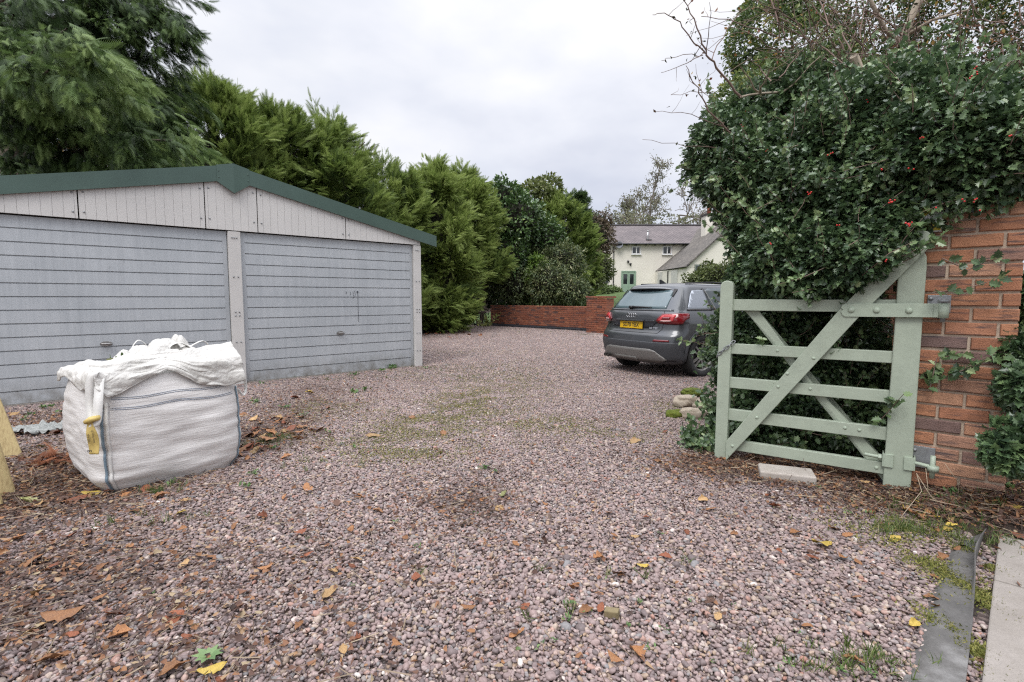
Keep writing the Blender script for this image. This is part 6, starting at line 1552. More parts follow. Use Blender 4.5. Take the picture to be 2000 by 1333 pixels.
# ================================================================== THINGS LYING ABOUT
def build_bits():
    # stone-filled sacks behind the gate
    SACK = m_concrete('old_sack', (.34, .28, .21), (.46, .40, .32), 7)
    def lump(name, lab, cat, c, size, rot, mat, seed, group=None, amp=.2, s=1.6):
        v, f = ico(4); L_ = lumps(v, seed, amp, s); p = 3.2; q = np.sign(v) * np.abs(v) ** .8
        V = q * L_[:, None] * np.array(size); cr, sr = math.cos(rot), math.sin(rot)
        V = np.stack([V[:, 0] * cr - V[:, 1] * sr, V[:, 0] * sr + V[:, 1] * cr, V[:, 2]], -1) + np.array(c)
        V[:, 2] = np.maximum(V[:, 2], -.01)
        mb = MB(); mb.add(V, [tuple(a) for a in f], 0, True); o = mb.build(name, mat, None, base=tuple(np.array(c) * (1, 1, 0))); tag(o, lab, cat, group)
        return o
    g = 'old stones beside the open gate'
    lump('stone', 'flat tan stone, the one lying farthest left of the stones beside the gate', 'stone', gnd(1340, 795) + UP * .06, (.14, .11, .08), .4, SACK, 2, g)
    lump('stone', 'long pale stone nearest the gate post, behind the holly sprigs', 'stone', gnd(1385, 800) + UP * .06, (.20, .08, .07), .35, SACK, 5, g)
    lump('stone', 'grey stone in front of the flat tan stone, moss at its foot', 'stone', gnd(1355, 818) + UP * .05, (.16, .07, .06), -.35, SACK, 8, g)
    lump('stone', 'mossy stone lowest and nearest the camera beside the gate', 'stone', gnd(1318, 815) + UP * .03, (.10, .08, .05), .1, MOSS, 11, g)
    lump('stone', 'mossy topped stone at the back of the stones beside the gate', 'stone', gnd(1352, 775) + UP * .05, (.14, .10, .06), .2, MOSS, 15, g)
    # log pile and rubble under the hedge
    g = 'old logs under the hedge beside the brick wall'
    for k, (a, b, r, lab) in enumerate((((888, 612, 22), (950, 609, 22), .075, 'long grey log lying flat at the bottom of the log heap'), ((922, 590, 22.6), (954, 606, 22.2), .07, 'log slanting down to the right over the log heap'), ((919, 592, 22.2), (921, 608, 22.2), .06, 'short upright wooden post in the log heap'),
                                        ((900, 605, 23), (925, 588, 23), .06, 'log slanting up behind the upright post in the heap'), ((935, 612, 22.4), (952, 595, 22.8), .05, 'thin pole leaning at the right of the log heap'))):
        p, q = at(*a), at(*b); mb = MB(); m_ = (p + q) / 2 + rng.normal(0, .02, 3); mb.tube([p, m_, q], [r, r * .95, r * .85], 9); o = mb.build('log', plain('weathered_log', (.13, .105, .085), .9, 0, .35, 4), None, base=tuple(p)); tag(o, lab, 'log', g)
    BR = FARBRICK
    g = 'broken bricks and tiles dumped by the low wall'
    for k, (x, y, lab) in enumerate(((912, 625, 'red broken tile standing left in the rubble by the low wall'), (924, 622, 'red broken tile leaning in the middle of the rubble by the low wall'), (918, 630, 'red brick lying lowest in the rubble by the low wall'))):
        p = gnd(x, y + 3); a = unit(np.array([.8, .4, .5 - .4 * k])); b = unit(np.cross(a, (0.2, .3, 1))); mb = MB(); mb.cur = .3 + .2 * k; mb.box(p + UP * .12, (.36, .22, .05), [a, b, np.cross(a, b)]); o = mb.build('broken_tile', BR, None, base=tuple(p), rnd=True); tag(o, lab, 'broken tile', g)
    mb = MB(); p = gnd(908, 632); pl = plain('grey_plastic_scrap', (.30, .32, .35), .5)
    mb.grid(lambda u, v: p + np.array([u * .28, v * .15, .06 + .07 * mnoise.noise((u * 2, v * 2, 1)) - .05 * abs(u)]), np.linspace(-1, 1, 12), np.linspace(-1, 1, 8)); o = mb.build('plastic_scrap', pl, None, solid=.006, base=tuple(p)); tag(o, 'crumpled grey plastic scrap in front of the rubble by the hedge', 'plastic scrap')
    # young pale sapling in front of the low wall
    p = gnd(952, 638); t = thing('sapling', 'pale yellow green sapling leaning in front of the low brick wall', 'sapling', tuple(p), 0)
    Y = p[1]; LM = leafmat('lime_sapling_leaf', [(0, (.22, .26, .06)), (1, (.45, .46, .16))], .5, .35)
    for path in ([(952, 638, Y), (962, 625, Y), (975, 618, Y), (987, 608, Y)], [(952, 638, Y), (945, 634, Y - .3), (935, 631, Y - .5)], [(955, 632, Y), (950, 622, Y - .2)]):
        Q = [at(*q) for q in path]; MB().tube(Q, .012, 5).build('stem', TWIG, t); Qa = np.array(Q); n = 26
        k = rng.random(n) * (len(Q) - 1); i = k.astype(int); P = Qa[i] + (Qa[np.minimum(i + 1, len(Q) - 1)] - Qa[i]) * (k - i)[:, None] + rng.normal(0, .05, (n, 3))
        put_leaves('leaves', OVAL, P, frames(unit(rdir(n) + UP * .2), unit(FACE * .6 + UP * .7 + rng.normal(0, .3, (n, 3)))), rng.uniform(.10, .2, n), rng.random(n), LM, t)
    # clear polythene scrap and dead brown frond beside the bag
    p = gnd(68, 848); t = MB(); PL = plain('clear_polythene', (.27, .28, .265), .25, 0, .2, 12, .6, 30, .01)
    t.grid(lambda u, v: p + np.array([u * .2 * (1 + .4 * mnoise.noise((v * 2, 1, 1))) + v * .08, v * .12 * (1 + .6 * mnoise.noise((u * 2, 4, 1))), .03 + .05 * abs(mnoise.noise((u * 3, v * 3, 5))) + .05 * mnoise.noise((u * 6, v * 6, 2)) + .03 * (1 - u * u)]), np.linspace(-1, 1, 26), np.linspace(-1, 1, 18))
    o = t.build('polythene_scrap', PL, None, solid=.002, base=tuple(p)); tag(o, 'crumpled scrap of clear polythene on the litter left of the bulk bag', 'polythene')
    p = gnd(98, 908); n = 60; P = p + rng.normal(0, 1, (n, 3)) * (.07, .05, .02) + UP * .03
    o = link_mesh('dead_frond', np_mesh('dead_frond', *(lambda v, f: (v, f, [3] * len(f)))(*stamp(FROND[0], FROND[1], P, frames(unit(rdir(n) * (1, 1, .5) + np.array([.5, .2, .35])), unit(UP + rng.normal(0, .5, (n, 3)))), rng.uniform(.08, .15, n))), leafmat('rust_brown_frond', [(0, (.15, .05, .02)), (1, (.34, .12, .05))], .8, .2), np.repeat(rng.random(n), len(FROND[0])), False))
    tag(o, 'rust brown dead cypress frond lying left of the bulk bag', 'dead frond')
    # small block of wood on the gravel
    p = gnd(1195, 1208); a = unit(np.array([.9, -.4, .1])); b = unit(np.cross(UP, a)); o = MB().box(p + UP * .022, (.055, .035, .03), [a, b, np.cross(a, b)]).build('wood_offcut', plain('old_offcut', (.19, .15, .08), .85, 0, .25, 60), None, .004, base=tuple(p)); tag(o, 'small olive brown wood offcut lying on the gravel', 'wood offcut')
    # garden obelisk and white post by the house
    p = at(1385, 548, 34.5); p[2] = ground_z(p[0], p[1]); t = thing('garden_obelisk', 'pale wooden garden obelisk trellis in front of the house wing', 'obelisk', tuple(p), 0)
    OB = plain('pale_trellis', (.48, .45, .33), .7); zt = at(1385, 517, 34.5)[2]
    hh = zt - p[2]
    for sx in (-1, 1):
        for sy in (-1, 1): MB().tube([p + (sx * .55, sy * .5, 0), p + (sx * .38, sy * .3, hh)], .04, 5).build('leg', OB, t)
    for z, k in ((hh * .97, .40), (hh * .75, .43), (hh * .5, .47)): MB().box(p + (0, -.4, z), (k * 2, .05, .07)).build('crossbar', OB, t)
    MB().tube([p + (-.42, -.42, hh * .75), p + (.38, -.42, hh * .95)], .025, 5).build('brace', OB, t)
    p = at(1153, 568, 36); p[2] = ground_z(p[0], p[1]); o = MB().box(p + UP * .75, (.16, .16, 1.6)).build('white_post', plain('weathered_white', (.5, .49, .46), .8), None, base=tuple(p)); tag(o, 'weathered white post on the lawn left of the brick pillar', 'post')
    p = at(1167, 552, 46); p[2] = ground_z(p[0], p[1]); t = thing('garden_shed', 'dark low garden shed half hidden left of the house', 'shed', tuple(p), 0)
    MB().box(p + UP * .9, (3.0, 2.0, 2.0)).build('shed_wall', plain('dark_boards', (.05, .045, .04), .9), t); MB().box(p + UP * 1.95, (3.3, 2.4, .12)).build('shed_roof', plain('felt_roof', (.10, .095, .09), .9), t)
build_bits()

# ================================================================== LITTER, MOSS, WEEDS, FALLEN LEAVES
def scatter(blobs, n):
    """n ground points from gaussian blobs given as (photo x, y, spread across, spread along view, weight)"""
    w = np.array([b[4] for b in blobs], float); k = rng.choice(len(blobs), n, p=w / w.sum())
    c = np.array([gnd(b[0], b[1])[:2] for b in blobs]); s = np.array([[b[2], b[3]] for b in blobs])
    p = c[k] + rng.normal(0, 1, (n, 2)) * s[k]
    return np.array([(a, b, .021 + bank_z(a, b)) for a, b in p])
def blade_template():
    return (np.array([(-.03, 0, 0), (.03, 0, 0), (.022, .5, .06), (-.022, .5, .06), (0, 1, .28)]), [(0, 1, 2), (0, 2, 3), (3, 2, 4)])
BLADE = blade_template()
def curled_leaf(lobed, seed):
    """dead leaf: grid over an outline, curled; unit length"""
    r = random.Random(seed); pts = []; 
    nu, nv = 9, 13
    def half(t):
        if lobed: return .34 * (math.sin(math.pi * min(1, t * 1.02)) ** .6) * (.72 + .38 * abs(math.sin(t * 8.2 + .4)))
        return .27 * math.sin(math.pi * t) ** .75 * (1.12 - .25 * t)
    c1, c2, tw = r.uniform(-.5, .9), r.uniform(-.25, .4), r.uniform(-.5, .5); ph = r.uniform(0, 6)
    V = []
    for j in range(nv):
        t = j / (nv - 1)
        for i in range(nu):
            u = -1 + 2 * i / (nu - 1); w = half(t) * (1 + .12 * math.sin(t * 23 + u * 3 + ph)) + .004
            x = u * w; z = c1 * x * x * 3.0 + c2 * (t - .5) ** 2 + tw * x * (t - .5) + .03 * math.sin(u * 5 + t * 9 + ph) - abs(x) * .08 + .012 * (1 if i == nu // 2 else 0)
            V.append((x, t, z))
    # stalk
    F_ = [(j * nu + i, j * nu + i + 1, (j + 1) * nu + i + 1, (j + 1) * nu + i) for j in range(nv - 1) for i in range(nu - 1)]
    k = len(V); V += [(-.008, .02, .01), (.008, .02, .01), (.012, -.22, .03), (-.004, -.22, .03)]; F_.append((k, k + 1, k + 2, k + 3))
    V = np.array(V); V[:, 1] -= .5; V[:, 2] -= V[:, 2].min(); return V, F_
def m_deadleaf(name, c0, c1, c2):
    t = NT(name); n = t.noise(28, 6, .65); oi = t.n('ShaderNodeObjectInfo')
    c = t.ramp(n, [(.25, c0), (.5, c1), (.75, c2)])
    c = t.mix(1, c, t.ramp(oi.outputs['Random'], [(0, (.7, .66, .62)), (1, (1.2, 1.15, 1.1))]), 'MULTIPLY')
    t.set(c, .55); t.bump(t.noise(60, 4), .004, .5); return t.m
def build_litter():
    brown = leafmat('litter_brown', [(0, (.045, .028, .022)), (.35, (.11, .06, .045)), (.65, (.19, .09, .05)), (.85, (.30, .15, .07)), (1, (.34, .27, .17))], .75, .15)
    LIT = [(100, 900, .55, .5, 2.6), (30, 960, .35, .3, 1.6), (60, 830, .4, .3, 1.2), (200, 960, .4, .22, 1.2), (20, 1010, .4, .25, 1.0), (520, 850, .30, .5, 1.3), (560, 800, .5, .7, .8), (620, 770, .9, .5, .45), (900, 960, .5, .5, .35),
           (1500, 920, .35, .16, 1.5), (1640, 930, .35, .14, 1.8), (1720, 980, .3, .14, 1.2), (1440, 910, .25, .15, .8), (1880, 990, .25, .18, 1.6), (1950, 1000, .2, .25, 1.2), (1360, 905, .25, .2, .5), (300, 1100, .8, .3, .8), (150, 1200, .5, .2, .6), (860, 655, 1.2, .8, .7), (950, 660, 2, .7, .2), (300, 1290, .6, .12, .4), (900, 1080, 1.4, .5, .5), (60, 1130, .3, .25, .8), (920, 985, .2, .2, .25)]
    tv = np.array([(-.5, 0, 0), (.5, 0, .1), (.38, .6, .25), (0, 1.1, .1), (-.42, .55, -.05)]); tf = np.array([(0, 1, 2, 3, 4)])
    n = 24000; P = scatter(LIT, n); D = unit(rdir(n) * (1, 1, .25)); Nn = unit(UP + rng.normal(0, .38, (n, 3)))
    S = np.stack([rng.uniform(.006, .022, n), rng.uniform(.010, .034, n), rng.uniform(.01, .03, n)], -1)
    v, f = stamp(tv, tf, P + UP * rng.uniform(0, .012, n)[:, None], frames(D, Nn), S)
    o = link_mesh('leaf_litter', np_mesh('leaf_litter', v, f, [5] * len(f), brown, np.repeat(rng.random(n), 5), False)); tag(o, 'brown crumbled leaf litter on the gravel edges', None, None, 'stuff')
    # twiglets / straw
    n = 4200; P = scatter(LIT, n) + UP * .006; tv = np.array([(-1, 0, 0), (1, 0, 0), (0, 0, 1.6), (-1, 1, 0), (1, 1, 0), (0, 1, 1.6)], float); tf = np.array([(0, 1, 4, 3), (1, 2, 5, 4), (2, 0, 3, 5)])
    r_ = rng.uniform(.0009, .0024, n); S = np.stack([r_, rng.uniform(.03, .16, n), r_], -1)
    v, f = stamp(tv, tf, P, frames(unit(rdir(n) * (1, 1, .12)), unit(UP + rng.normal(0, .1, (n, 3)))), S)
    o = link_mesh('twig_litter', np_mesh('twig_litter', v, f, [4] * len(f), leafmat('straw_twig', [(0, (.05, .035, .028)), (.6, (.15, .10, .075)), (1, (.36, .29, .2))], .8, 0), np.repeat(rng.random(n), 6), False)); tag(o, 'thin twigs and straw strewn over the litter', None, None, 'stuff')
    # moss and fine turf in the gravel
    MO = [(905, 800, .4, .42, 1.4), (855, 828, .42, .34, 1.3), (960, 755, .5, .7, 1.3), (1000, 725, .6, 1.0, .8), (925, 775, .3, .3, .5), (790, 885, .34, .2, .7), (830, 865, .4, .3, .6), (1080, 830, .4, .2, .6), (1180, 850, .4, .2, .4), (700, 860, .3, .2, .35), (640, 800, .3, .3, .5), (1330, 800, .3, .3, .4), (860, 735, .8, .4, .4), (920, 690, 1.0, .4, .4),
          (1925, 1180, .03, .25, 1.0), (1915, 1290, .03, .12, .8), (1935, 1110, .03, .1, .6), (1750, 1040, .2, .12, .5), (1820, 1120, .12, .15, .3), (1060, 760, .5, .5, .3), (760, 720, 1.2, .4, .5), (1350, 640, 1.5, .3, .0)]
    n = 52000; P = scatter(MO, n); keep = np.array([mnoise.noise((p[0] * 3.2, p[1] * 3.2, 0)) + .7 * mnoise.noise((p[0] * 11, p[1] * 11, 0)) > rng.normal(-.13, .18) for p in P]); P = P[keep]; n = len(P)
    tv = np.array([(-.5, 0, 0), (.5, 0, 0), (0, 1, .15)]); tf = np.array([(0, 1, 2)])
    S = np.stack([rng.uniform(.004, .010, n), rng.uniform(.008, .020, n), rng.uniform(.008, .015, n)], -1)
    v, f = stamp(tv, tf, P, frames(unit(rdir(n) * (1, 1, .4) + UP * .5), rdir(n)), S)
    o = link_mesh('moss', np_mesh('moss', v, f, [3] * len(f), leafmat('moss_green', [(0, (.07, .085, .02)), (.5, (.17, .18, .035)), (1, (.30, .27, .09))], .9, .2), np.repeat(rng.random(n), 3), False)); tag(o, 'green and mustard moss patches in the gravel', None, None, 'stuff')
    # grass
    GR = [(1760, 1040, .10, .04, 1.2), (1850, 1000, .2, .12, 1.4), (1950, 980, .15, .15, 1.2), (1700, 1310, .12, .04, .7), (1640, 1290, .15, .05, .5), (1900, 960, .15, .1, .8), (1540, 940, .08, .03, .3), (320, 960, .1, .05, .4), (310, 1020, .15, .08, .3), (520, 870, .1, .08, .6), (545, 860, .06, .06, .5), (980, 645, 1.3, .25, 1.4), (1090, 650, 1.3, .2, .7), (1180, 655, .9, .2, .8), (870, 720, .5, .2, .5), (700, 740, 1.3, .2, .6), (1150, 1120, .3, .1, .15), (1080, 1190, .15, .05, .15), (1940, 1060, .06, .1, .5), (1880, 1060, .1, .08, .6), (660, 910, .2, .1, .2)]
    n = 5200; c = scatter(GR, n // 12); P = np.repeat(c, 12, 0)[:n]; n = len(P); P = P + rng.normal(0, .012, (n, 3)) * (1, 1, 0) - UP * .008
    v, f = stamp(BLADE[0], np.array(BLADE[1]), P, frames(unit(UP + rng.normal(0, .42, (n, 3))), rdir(n)), np.stack([rng.uniform(.025, .065, n)] * 3, -1) * np.array([1.1, 1, 1]))
    o = link_mesh('grass', np_mesh('grass', v, f, [3] * len(f), leafmat('grass_blade', [(0, (.05, .085, .02)), (.6, (.11, .17, .04)), (.85, (.18, .23, .07)), (1, (.36, .30, .16))], .6, .3), np.repeat(rng.random(n), 5), False)); tag(o, 'grass tufts along the gravel edges', None, None, 'stuff')
    n = 9000; xs = rng.uniform(-6, 16, n); d = rng.uniform(.3, 9, n) ** 1.0; P = np.array([-.94, 23.4])[None] + xs[:, None] * np.array([.73, -.68]) + d[:, None] * np.array([.68, .73]); P = np.array([(a, b, ground_z(a, b)) for a, b in P])
    v, f = stamp(BLADE[0], np.array(BLADE[1]), P, frames(unit(UP + rng.normal(0, .4, (n, 3))), rdir(n)), rng.uniform(.1, .2, n))
    o = link_mesh('lawn_grass', np_mesh('lawn_grass', v, f, [3] * len(f), leafmat('lawn_blade', [(0, (.05, .09, .02)), (1, (.14, .21, .05))], .6, .3), np.repeat(rng.random(n), 5), False)); tag(o, 'grass blades of the lawn behind the low brick wall', None, None, 'stuff')
    # small weeds between the pebbles: individual plants
    WL = leafmat('weed_leaf', [(0, (.045, .09, .03)), (.6, (.11, .20, .06)), (1, (.20, .30, .10))], .5, .3)
    def weed(px, py, n, s, lab, grp, tall=.5):
        p = gnd(px, py); p[2] += bank_z(p[0], p[1]) + .016; P = p + rng.normal(0, s * .35, (n, 3)) * (1, 1, .0) + UP * rng.random(n)[:, None] * s * tall * .5
        v, f = stamp(OVAL[0], np.array(OVAL[1]), P, frames(unit(rdir(n) * (1, 1, .35) + UP * tall), unit(UP + rng.normal(0, .35, (n, 3)))), rng.uniform(.35, .7, n) * s)
        o = link_mesh('weed', np_mesh('weed', v, f, [3] * len(f), WL, np.repeat(rng.random(n), len(OVAL[0])), False), None, tuple(p)); tag(o, lab, 'weed', grp)
    l0 = 'small green leafy weed growing between the open drive pebbles'
    for px, py, n, s in ((1115, 1190, 12, .035), (1108, 1215, 10, .03), (1245, 1185, 9, .03), (1150, 1205, 7, .025), (1228, 1230, 9, .025), (1268, 1275, 8, .03), (1080, 1260, 8, .022), (1055, 1270, 8, .025), (945, 920, 14, .06), (968, 925, 9, .05), (820, 1075, 9, .03), (925, 1010, 6, .03), (775, 1025, 9, .03), (1290, 1050, 7, .03), (1180, 1140, 6, .02), (1010, 1280, 6, .02), (1300, 1240, 8, .025), (1240, 1120, 6, .02), (600, 1060, 7, .03), (300, 1170, 6, .025), (690, 1150, 6, .025)):
        weed(px, py, n, s, l0, 'weeds between the open drive pebbles')
    l1 = 'green weed growing at the foot of the garage doors'
    for px, py, n, s in ((765, 722, 22, .14), (745, 727, 18, .10), (690, 735, 14, .1), (820, 714, 14, .1), (515, 752, 8, .08), (830, 722, 9, .09)): weed(px, py, n, s, l1, 'weeds along the garage doors')
    l2 = 'leafy weed in the leaf litter around the bulk bag and timber boards'
    for px, py, n, s in ((500, 790, 14, .09), (560, 800, 14, .08), (690, 770, 16, .10), (715, 765, 12, .09), (590, 815, 9, .07), (340, 950, 16, .05), (300, 965, 12, .04), (495, 930, 16, .06), (485, 955, 12, .06), (535, 880, 12, .06), (120, 810, 18, .08), (85, 800, 14, .08), (60, 815, 12, .07), (45, 825, 9, .07), (640, 850, 9, .06), (690, 880, 9, .05)): weed(px, py, n, s, l2, 'weeds around the bulk bag')
    l3 = 'bright green weed at the foot of the brick pier and gate post'
    for px, py, n, s in ((1862, 985, 26, .05), (1840, 990, 16, .04), (1900, 930, 18, .05), (1935, 950, 12, .06), (1880, 920, 14, .05), (1810, 940, 8, .04), (1930, 975, 14, .05), (1600, 960, 10, .03), (1585, 950, 8, .03), (1965, 990, 14, .05), (1700, 1010, 8, .03), (1660, 1010, 7, .03)): weed(px, py, n, s, l3, 'weeds at the foot of the pier', .9)
    l4 = 'low green weed along the bottom edge of the picture beside the membrane'
    for px, py, n, s in ((1540, 1305, 12, .03), (1640, 1320, 14, .03), (1520, 1320, 8, .025), (1700, 1325, 14, .03), (1560, 1245, 8, .02), (1390, 1300, 8, .025), (1350, 1180, 7, .02), (1430, 1190, 6, .02)): weed(px, py, n, s, l4, 'weeds near the membrane')
    # rosette by the yellow leaves, bottom left
    p = gnd(408, 1298) + UP * .012; n = 9; a = np.arange(n) * 2 * math.pi / n; D = unit(np.stack([np.cos(a), np.sin(a), np.full(n, .5)], -1)); P = np.repeat(p[None], n, 0) + UP * .012
    v, f = stamp(LONG[0], np.array(LONG[1]), P, frames(D, np.repeat(UP[None], n, 0)), np.stack([np.full(n, .075), rng.uniform(.04, .065, n), np.full(n, .06)], -1))
    o = link_mesh('rosette_plant', np_mesh('rosette_plant', v, f, [3] * len(f), leafmat('rosette_leaf', [(0, (.10, .19, .08)), (1, (.22, .32, .13))], .45, .25), np.repeat(rng.random(n), len(LONG[0])), False), None, tuple(p)); tag(o, 'small green rosette plant beside a bright yellow leaf at the bottom left', 'plant')
    # dry stalks by the pier
    mb = MB()
    for a, b, c in (((1790, 925), (1800, 960), (1755, 1020)), ((1790, 925), (1815, 965), (1840, 1000)), ((1808, 915), (1812, 950), (1812, 985)), ((1845, 905), (1870, 940), (1890, 965))):
        q = [gnd(c[0], c[1]) + UP * .012, at(b[0], b[1], 2.95), at(a[0], a[1], 3.0)]; mb.tube(q, [.002, .002, .0015], 4)
    o = mb.build('dry_stalks', plain('straw', (.42, .34, .24), .8), None, base=tuple(gnd(1800, 1000))); tag(o, 'pale dry plant stalks drooping at the foot of the pier', 'stalks'); 
    # ---- fallen leaves, one object each
    ORA = m_deadleaf('orange_brown_leaf', (.12, .052, .024), (.28, .13, .052), (.37, .20, .085)); RED = m_deadleaf('russet_leaf', (.09, .03, .018), (.22, .07, .03), (.30, .11, .05)); YE = m_deadleaf('yellow_leaf', (.30, .20, .045), (.50, .37, .07), (.43, .37, .11)); TAN = m_deadleaf('tan_leaf', (.22, .13, .06), (.40, .26, .12), (.48, .34, .17)); GRN = m_deadleaf('olive_green_leaf', (.13, .15, .05), (.24, .26, .10), (.34, .32, .14)); BRN = m_deadleaf('dark_brown_leaf', (.05, .025, .016), (.11, .055, .035), (.17, .09, .06))
    mats = {'o': ORA, 'r': RED, 'y': YE, 't': TAN, 'g': GRN, 'b': BRN}; word = {'o': 'orange brown', 'r': 'russet red', 'y': 'bright yellow', 't': 'tan', 'g': 'olive green', 'b': 'dark brown'}
    tpl = {}
    for k, m in mats.items():
        for lob in (0, 1):
            for s in range(5):
                V, F_ = curled_leaf(lob, s * 7 + lob * 3 + ord(k)); me = bpy.data.meshes.new('fallen_leaf'); me.from_pydata([tuple(q) for q in V], [], F_); me.materials.append(m); me.polygons.foreach_set('use_smooth', [True] * len(F_)); tpl[k, lob, s] = me
    def leaf(px, py, size, k, lob, ang, lab, grp, lift=.020, tilt=.25, pos=None):
        me = tpl[k, lob, rng.integers(0, 5)]; o = bpy.data.objects.new('fallen_leaf', me); COL.objects.link(o)
        p = gnd(px, py) if pos is None else pos; p = np.array(p); p[2] = lift + (bank_z(p[0], p[1]) if pos is None else p[2]); o.location = p; o.scale = (size * 1.35,) * 3
        o.rotation_euler = (rng.normal(0, tilt), rng.normal(0, tilt), ang); tag(o, lab, 'leaf', grp); return o
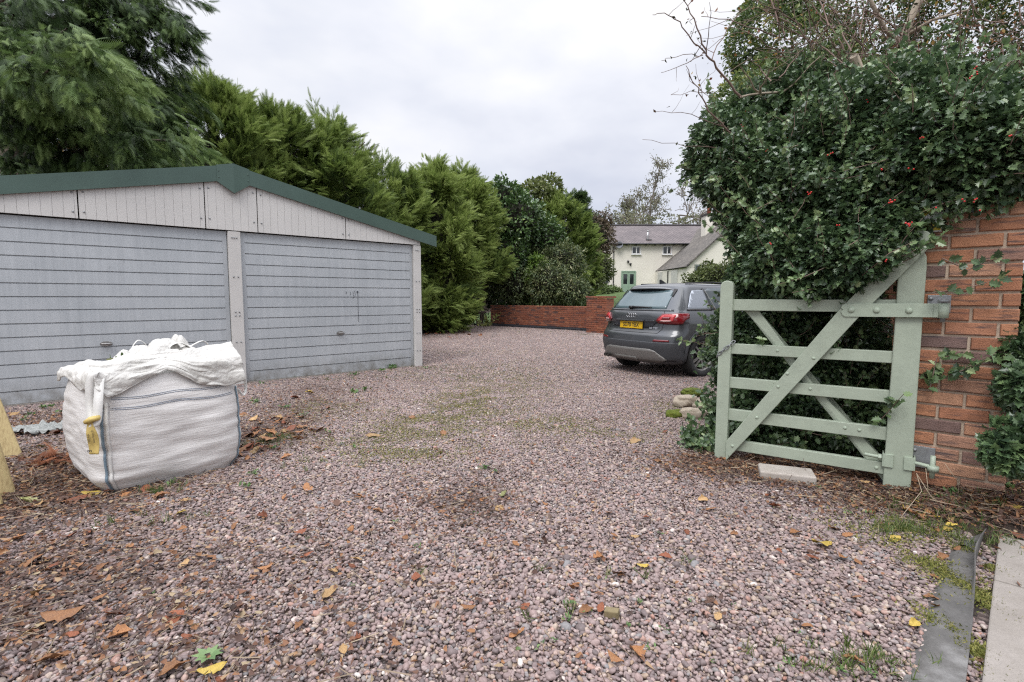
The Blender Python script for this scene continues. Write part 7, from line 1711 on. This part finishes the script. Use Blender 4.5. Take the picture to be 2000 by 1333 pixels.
    big = [(125, 1218, .105, 'o', 0, -1.25, 'largest orange leaf, lying flat at the lower left of the gravel'), (232, 1250, .075, 'o', 0, -1.4, 'rolled orange leaf to the lower right of the largest orange leaf'), (355, 1010, .075, 'y', 0, .4, 'yellow leaf on the gravel below the bulk bag'), (225, 1210, .05, 'r', 0, -.6, 'russet leaf right of the largest orange leaf'), (340, 1215, .055, 'r', 1, -.8, 'russet leaf curled on the gravel at the lower left'),
           (415, 1322, .065, 'y', 0, -1.0, 'bright yellow leaf tucked against the green rosette plant'), (340, 1318, .07, 'o', 0, -.9, 'orange and yellow leaf at the bottom edge left of the rosette'), (645, 1166, .06, 't', 1, -.4, 'heart shaped tan leaf on the gravel left of centre'), (1010, 1247, .055, 'o', 0, -.9, 'orange oval leaf near the bottom centre of the gravel'), (1243, 1285, .055, 'o', 1, .3, 'orange two lobed leaf at the bottom right of centre'), (1200, 1300, .05, 'o', 0, .8, 'orange leaf curled beside the two lobed leaf at the bottom'), (1145, 1202, .05, 'o', 0, -1.2, 'curled orange leaf near the wood offcut'),
           (1255, 1115, .045, 'y', 0, -1.4, 'yellow orange oval leaf right of centre on the gravel'), (1170, 1098, .05, 'o', 1, -1.2, 'orange leaf left of the yellow orange oval leaf'), (1125, 1150, .04, 'o', 0, .5, 'orange leaf standing on edge at the centre right'), (1605, 1073, .085, 'y', 0, 1.75, 'long yellow and brown leaf on the gravel below the gate'), (1645, 1096, .055, 'o', 0, -.9, 'orange brown leaf just right of the long yellow and brown leaf'), (1555, 1048, .06, 'o', 0, -1.3, 'orange leaf above the long yellow and brown leaf'), (1628, 1040, .055, 'o', 1, -1.1, 'orange leaf nearest the gate post on the open gravel'), (1655, 1052, .045, 'o', 0, -1.5, 'small orange leaf between the gate post and the long leaf'),
           (1748, 1060, .05, 'y', 0, -1.3, 'yellow orange leaf beside the grass tuft at the gate post'), (1850, 1042, .045, 'y', 0, -1.5, 'pale yellow leaf on the litter beside the pier'), (1880, 1075, .05, 'g', 0, -.9, 'large olive leaf at the top end of the membrane'), (1842, 1098, .045, 'o', 1, -1.3, 'orange leaf lying on the top end of the membrane'), (1868, 1082, .04, 'o', 0, -1.2, 'yellow orange leaf over the olive leaf on the membrane'), (1785, 1228, .045, 'y', 0, -1.2, 'pale yellow leaf at the left edge of the membrane'), (1818, 1177, .04, 'o', 0, 1.0, 'small orange leaf in the middle of the membrane'), (1825, 1135, .03, 'o', 1, .8, 'tiny orange leaf standing on the upper membrane'), (1665, 1300, .05, 'o', 0, .9, 'curled orange leaf by the bottom edge weeds'),
           (1990, 1060, .055, 'r', 0, .5, 'russet leaf lying on the concrete path'), (1980, 1018, .055, 'y', 0, .7, 'yellow orange leaf at the far end of the path'), (1960, 1010, .06, 'o', 1, -.4, 'orange leaf above the end of the concrete path'), (1793, 1018, .06, 'o', 1, .2, 'large orange leaf below the pale dry stalks'), (985, 972, .06, 'g', 1, -.2, 'olive green leaf in the middle of the drive'), (860, 997, .055, 'o', 0, -1.0, 'russet orange leaf left of the olive green leaf on the drive'), (975, 999, .055, 't', 0, -.7, 'tan leaf just below the olive green leaf'), (738, 1005, .055, 'o', 0, 1.2, 'orange leaf on the gravel left of centre'), (700, 975, .06, 'o', 0, -1.5, 'narrow orange leaf at the left of the drive'), (730, 856, .10, 't', 0, -1.3, 'pale tan leaf on the drive above the moss patch'), (1240, 867, .08, 't', 1, -1.5, 'pale tan leaf on the drive left of the gate'), (865, 852, .08, 'o', 0, .2, 'bright orange leaf under the mossy patch on the drive'), (805, 820, .08, 'o', 1, .1, 'orange leaf left of the mossy patch on the drive'), (1375, 912, .07, 'o', 1, -.9, 'orange leaf on the gravel left of the gate foot'), (1412, 904, .06, 'o', 0, -1.4, 'orange leaf trapped under the foot of the gate'),
           (178, 972, .075, 'y', 0, -.9, 'yellow leaf lying against the bottom corner of the bulk bag'), (60, 988, .09, 'g', 0, -1.4, 'long grey green leaf in front of the timber boards'), (82, 878, .06, 'g', 0, -1.3, 'small olive leaf on the litter left of the bag'), (115, 850, .08, 'r', 1, .3, 'bright russet leaf beside the polythene scrap'), (560, 898, .07, 'o', 0, -1.2, 'orange leaf on the gravel right of the bulk bag'), (620, 882, .06, 'o', 0, -1.3, 'orange leaf at the edge of the leafy strip'), (605, 770, .09, 'y', 0, -1.0, 'small yellow leaf in front of the right garage door'), (60, 1108, .09, 'o', 1, -1.2, 'large pale orange lobed leaf near the left edge'), (30, 1060, .07, 'o', 1, -1.1, 'orange leaf at the left edge of the gravel'), (100, 1300, .07, 'o', 0, -1.0, 'rolled orange leaf near the bottom left corner'), (70, 1240, .06, 't', 0, -1.0, 'tan curled leaf at the left edge above the corner'), (520, 1120, .05, 'o', 0, -1.2, 'orange leaf on the gravel below and right of the bag'), (600, 1092, .05, 'r', 0, -1.3, 'russet leaf on the gravel left of centre'), (585, 1230, .04, 'o', 0, .2, 'small orange leaf in the lower left gravel')]
    for q in big: leaf(*q[:6], q[6], 'large fallen leaves picked out on the gravel')
    areas = (('in the litter left of the bulk bag', [(100, 920, .4, .4, 2), (40, 980, .3, .2, 1), (90, 830, .35, .25, 1), (200, 985, .25, .1, 1)], 36, 'fallen leaves left of the bulk bag', 'oorbbt', (.04, .085)),
             ('in the leafy strip right of the bulk bag', [(520, 850, .28, .4, 2), (500, 880, .15, .25, 2), (570, 800, .4, .5, .7)], 58, 'fallen leaves right of the bulk bag', 'oorrbbt', (.05, .10)),
             ('on the soil under the open gate', [(1500, 915, .3, .12, 1), (1640, 935, .3, .1, 1.3), (1450, 905, .2, .1, .6)], 40, 'fallen leaves under the gate', 'oobbrt', (.03, .06)),
             ('in the litter at the foot of the pier', [(1850, 1010, .18, .1, 1), (1930, 1010, .16, .14, 1.3), (1790, 1010, .12, .08, .6)], 40, 'fallen leaves at the foot of the pier', 'ooorbyt', (.03, .06)),
             ('scattered over the open gravel', [(950, 1050, 1.0, .6, 1), (300, 1150, .7, .3, 1.4), (1000, 900, 1.2, .8, .7), (1400, 1050, .5, .3, .7), (150, 1080, .4, .3, 1.0), (700, 1000, .8, .5, .5)], 110, 'leaves scattered over the gravel', 'oorrbt', (.025, .05)),
             ('on the dark earth by the hedge foot', [(860, 655, 1.0, .6, 1), (830, 650, .5, .5, 1)], 24, 'fallen leaves by the hedge foot', 'orrb', (.08, .14)))
    for where, bl, n, grp, kinds, (s0, s1) in areas:
        for p in scatter(bl, n):
            k = kinds[rng.integers(0, len(kinds))]; leaf(0, 0, rng.uniform(s0, s1), k, int(rng.random() < .45), rng.uniform(0, 6.28), f'{word[k]} curled leaf {where}', grp, rng.uniform(-.004, .006), .3, p)
build_litter()
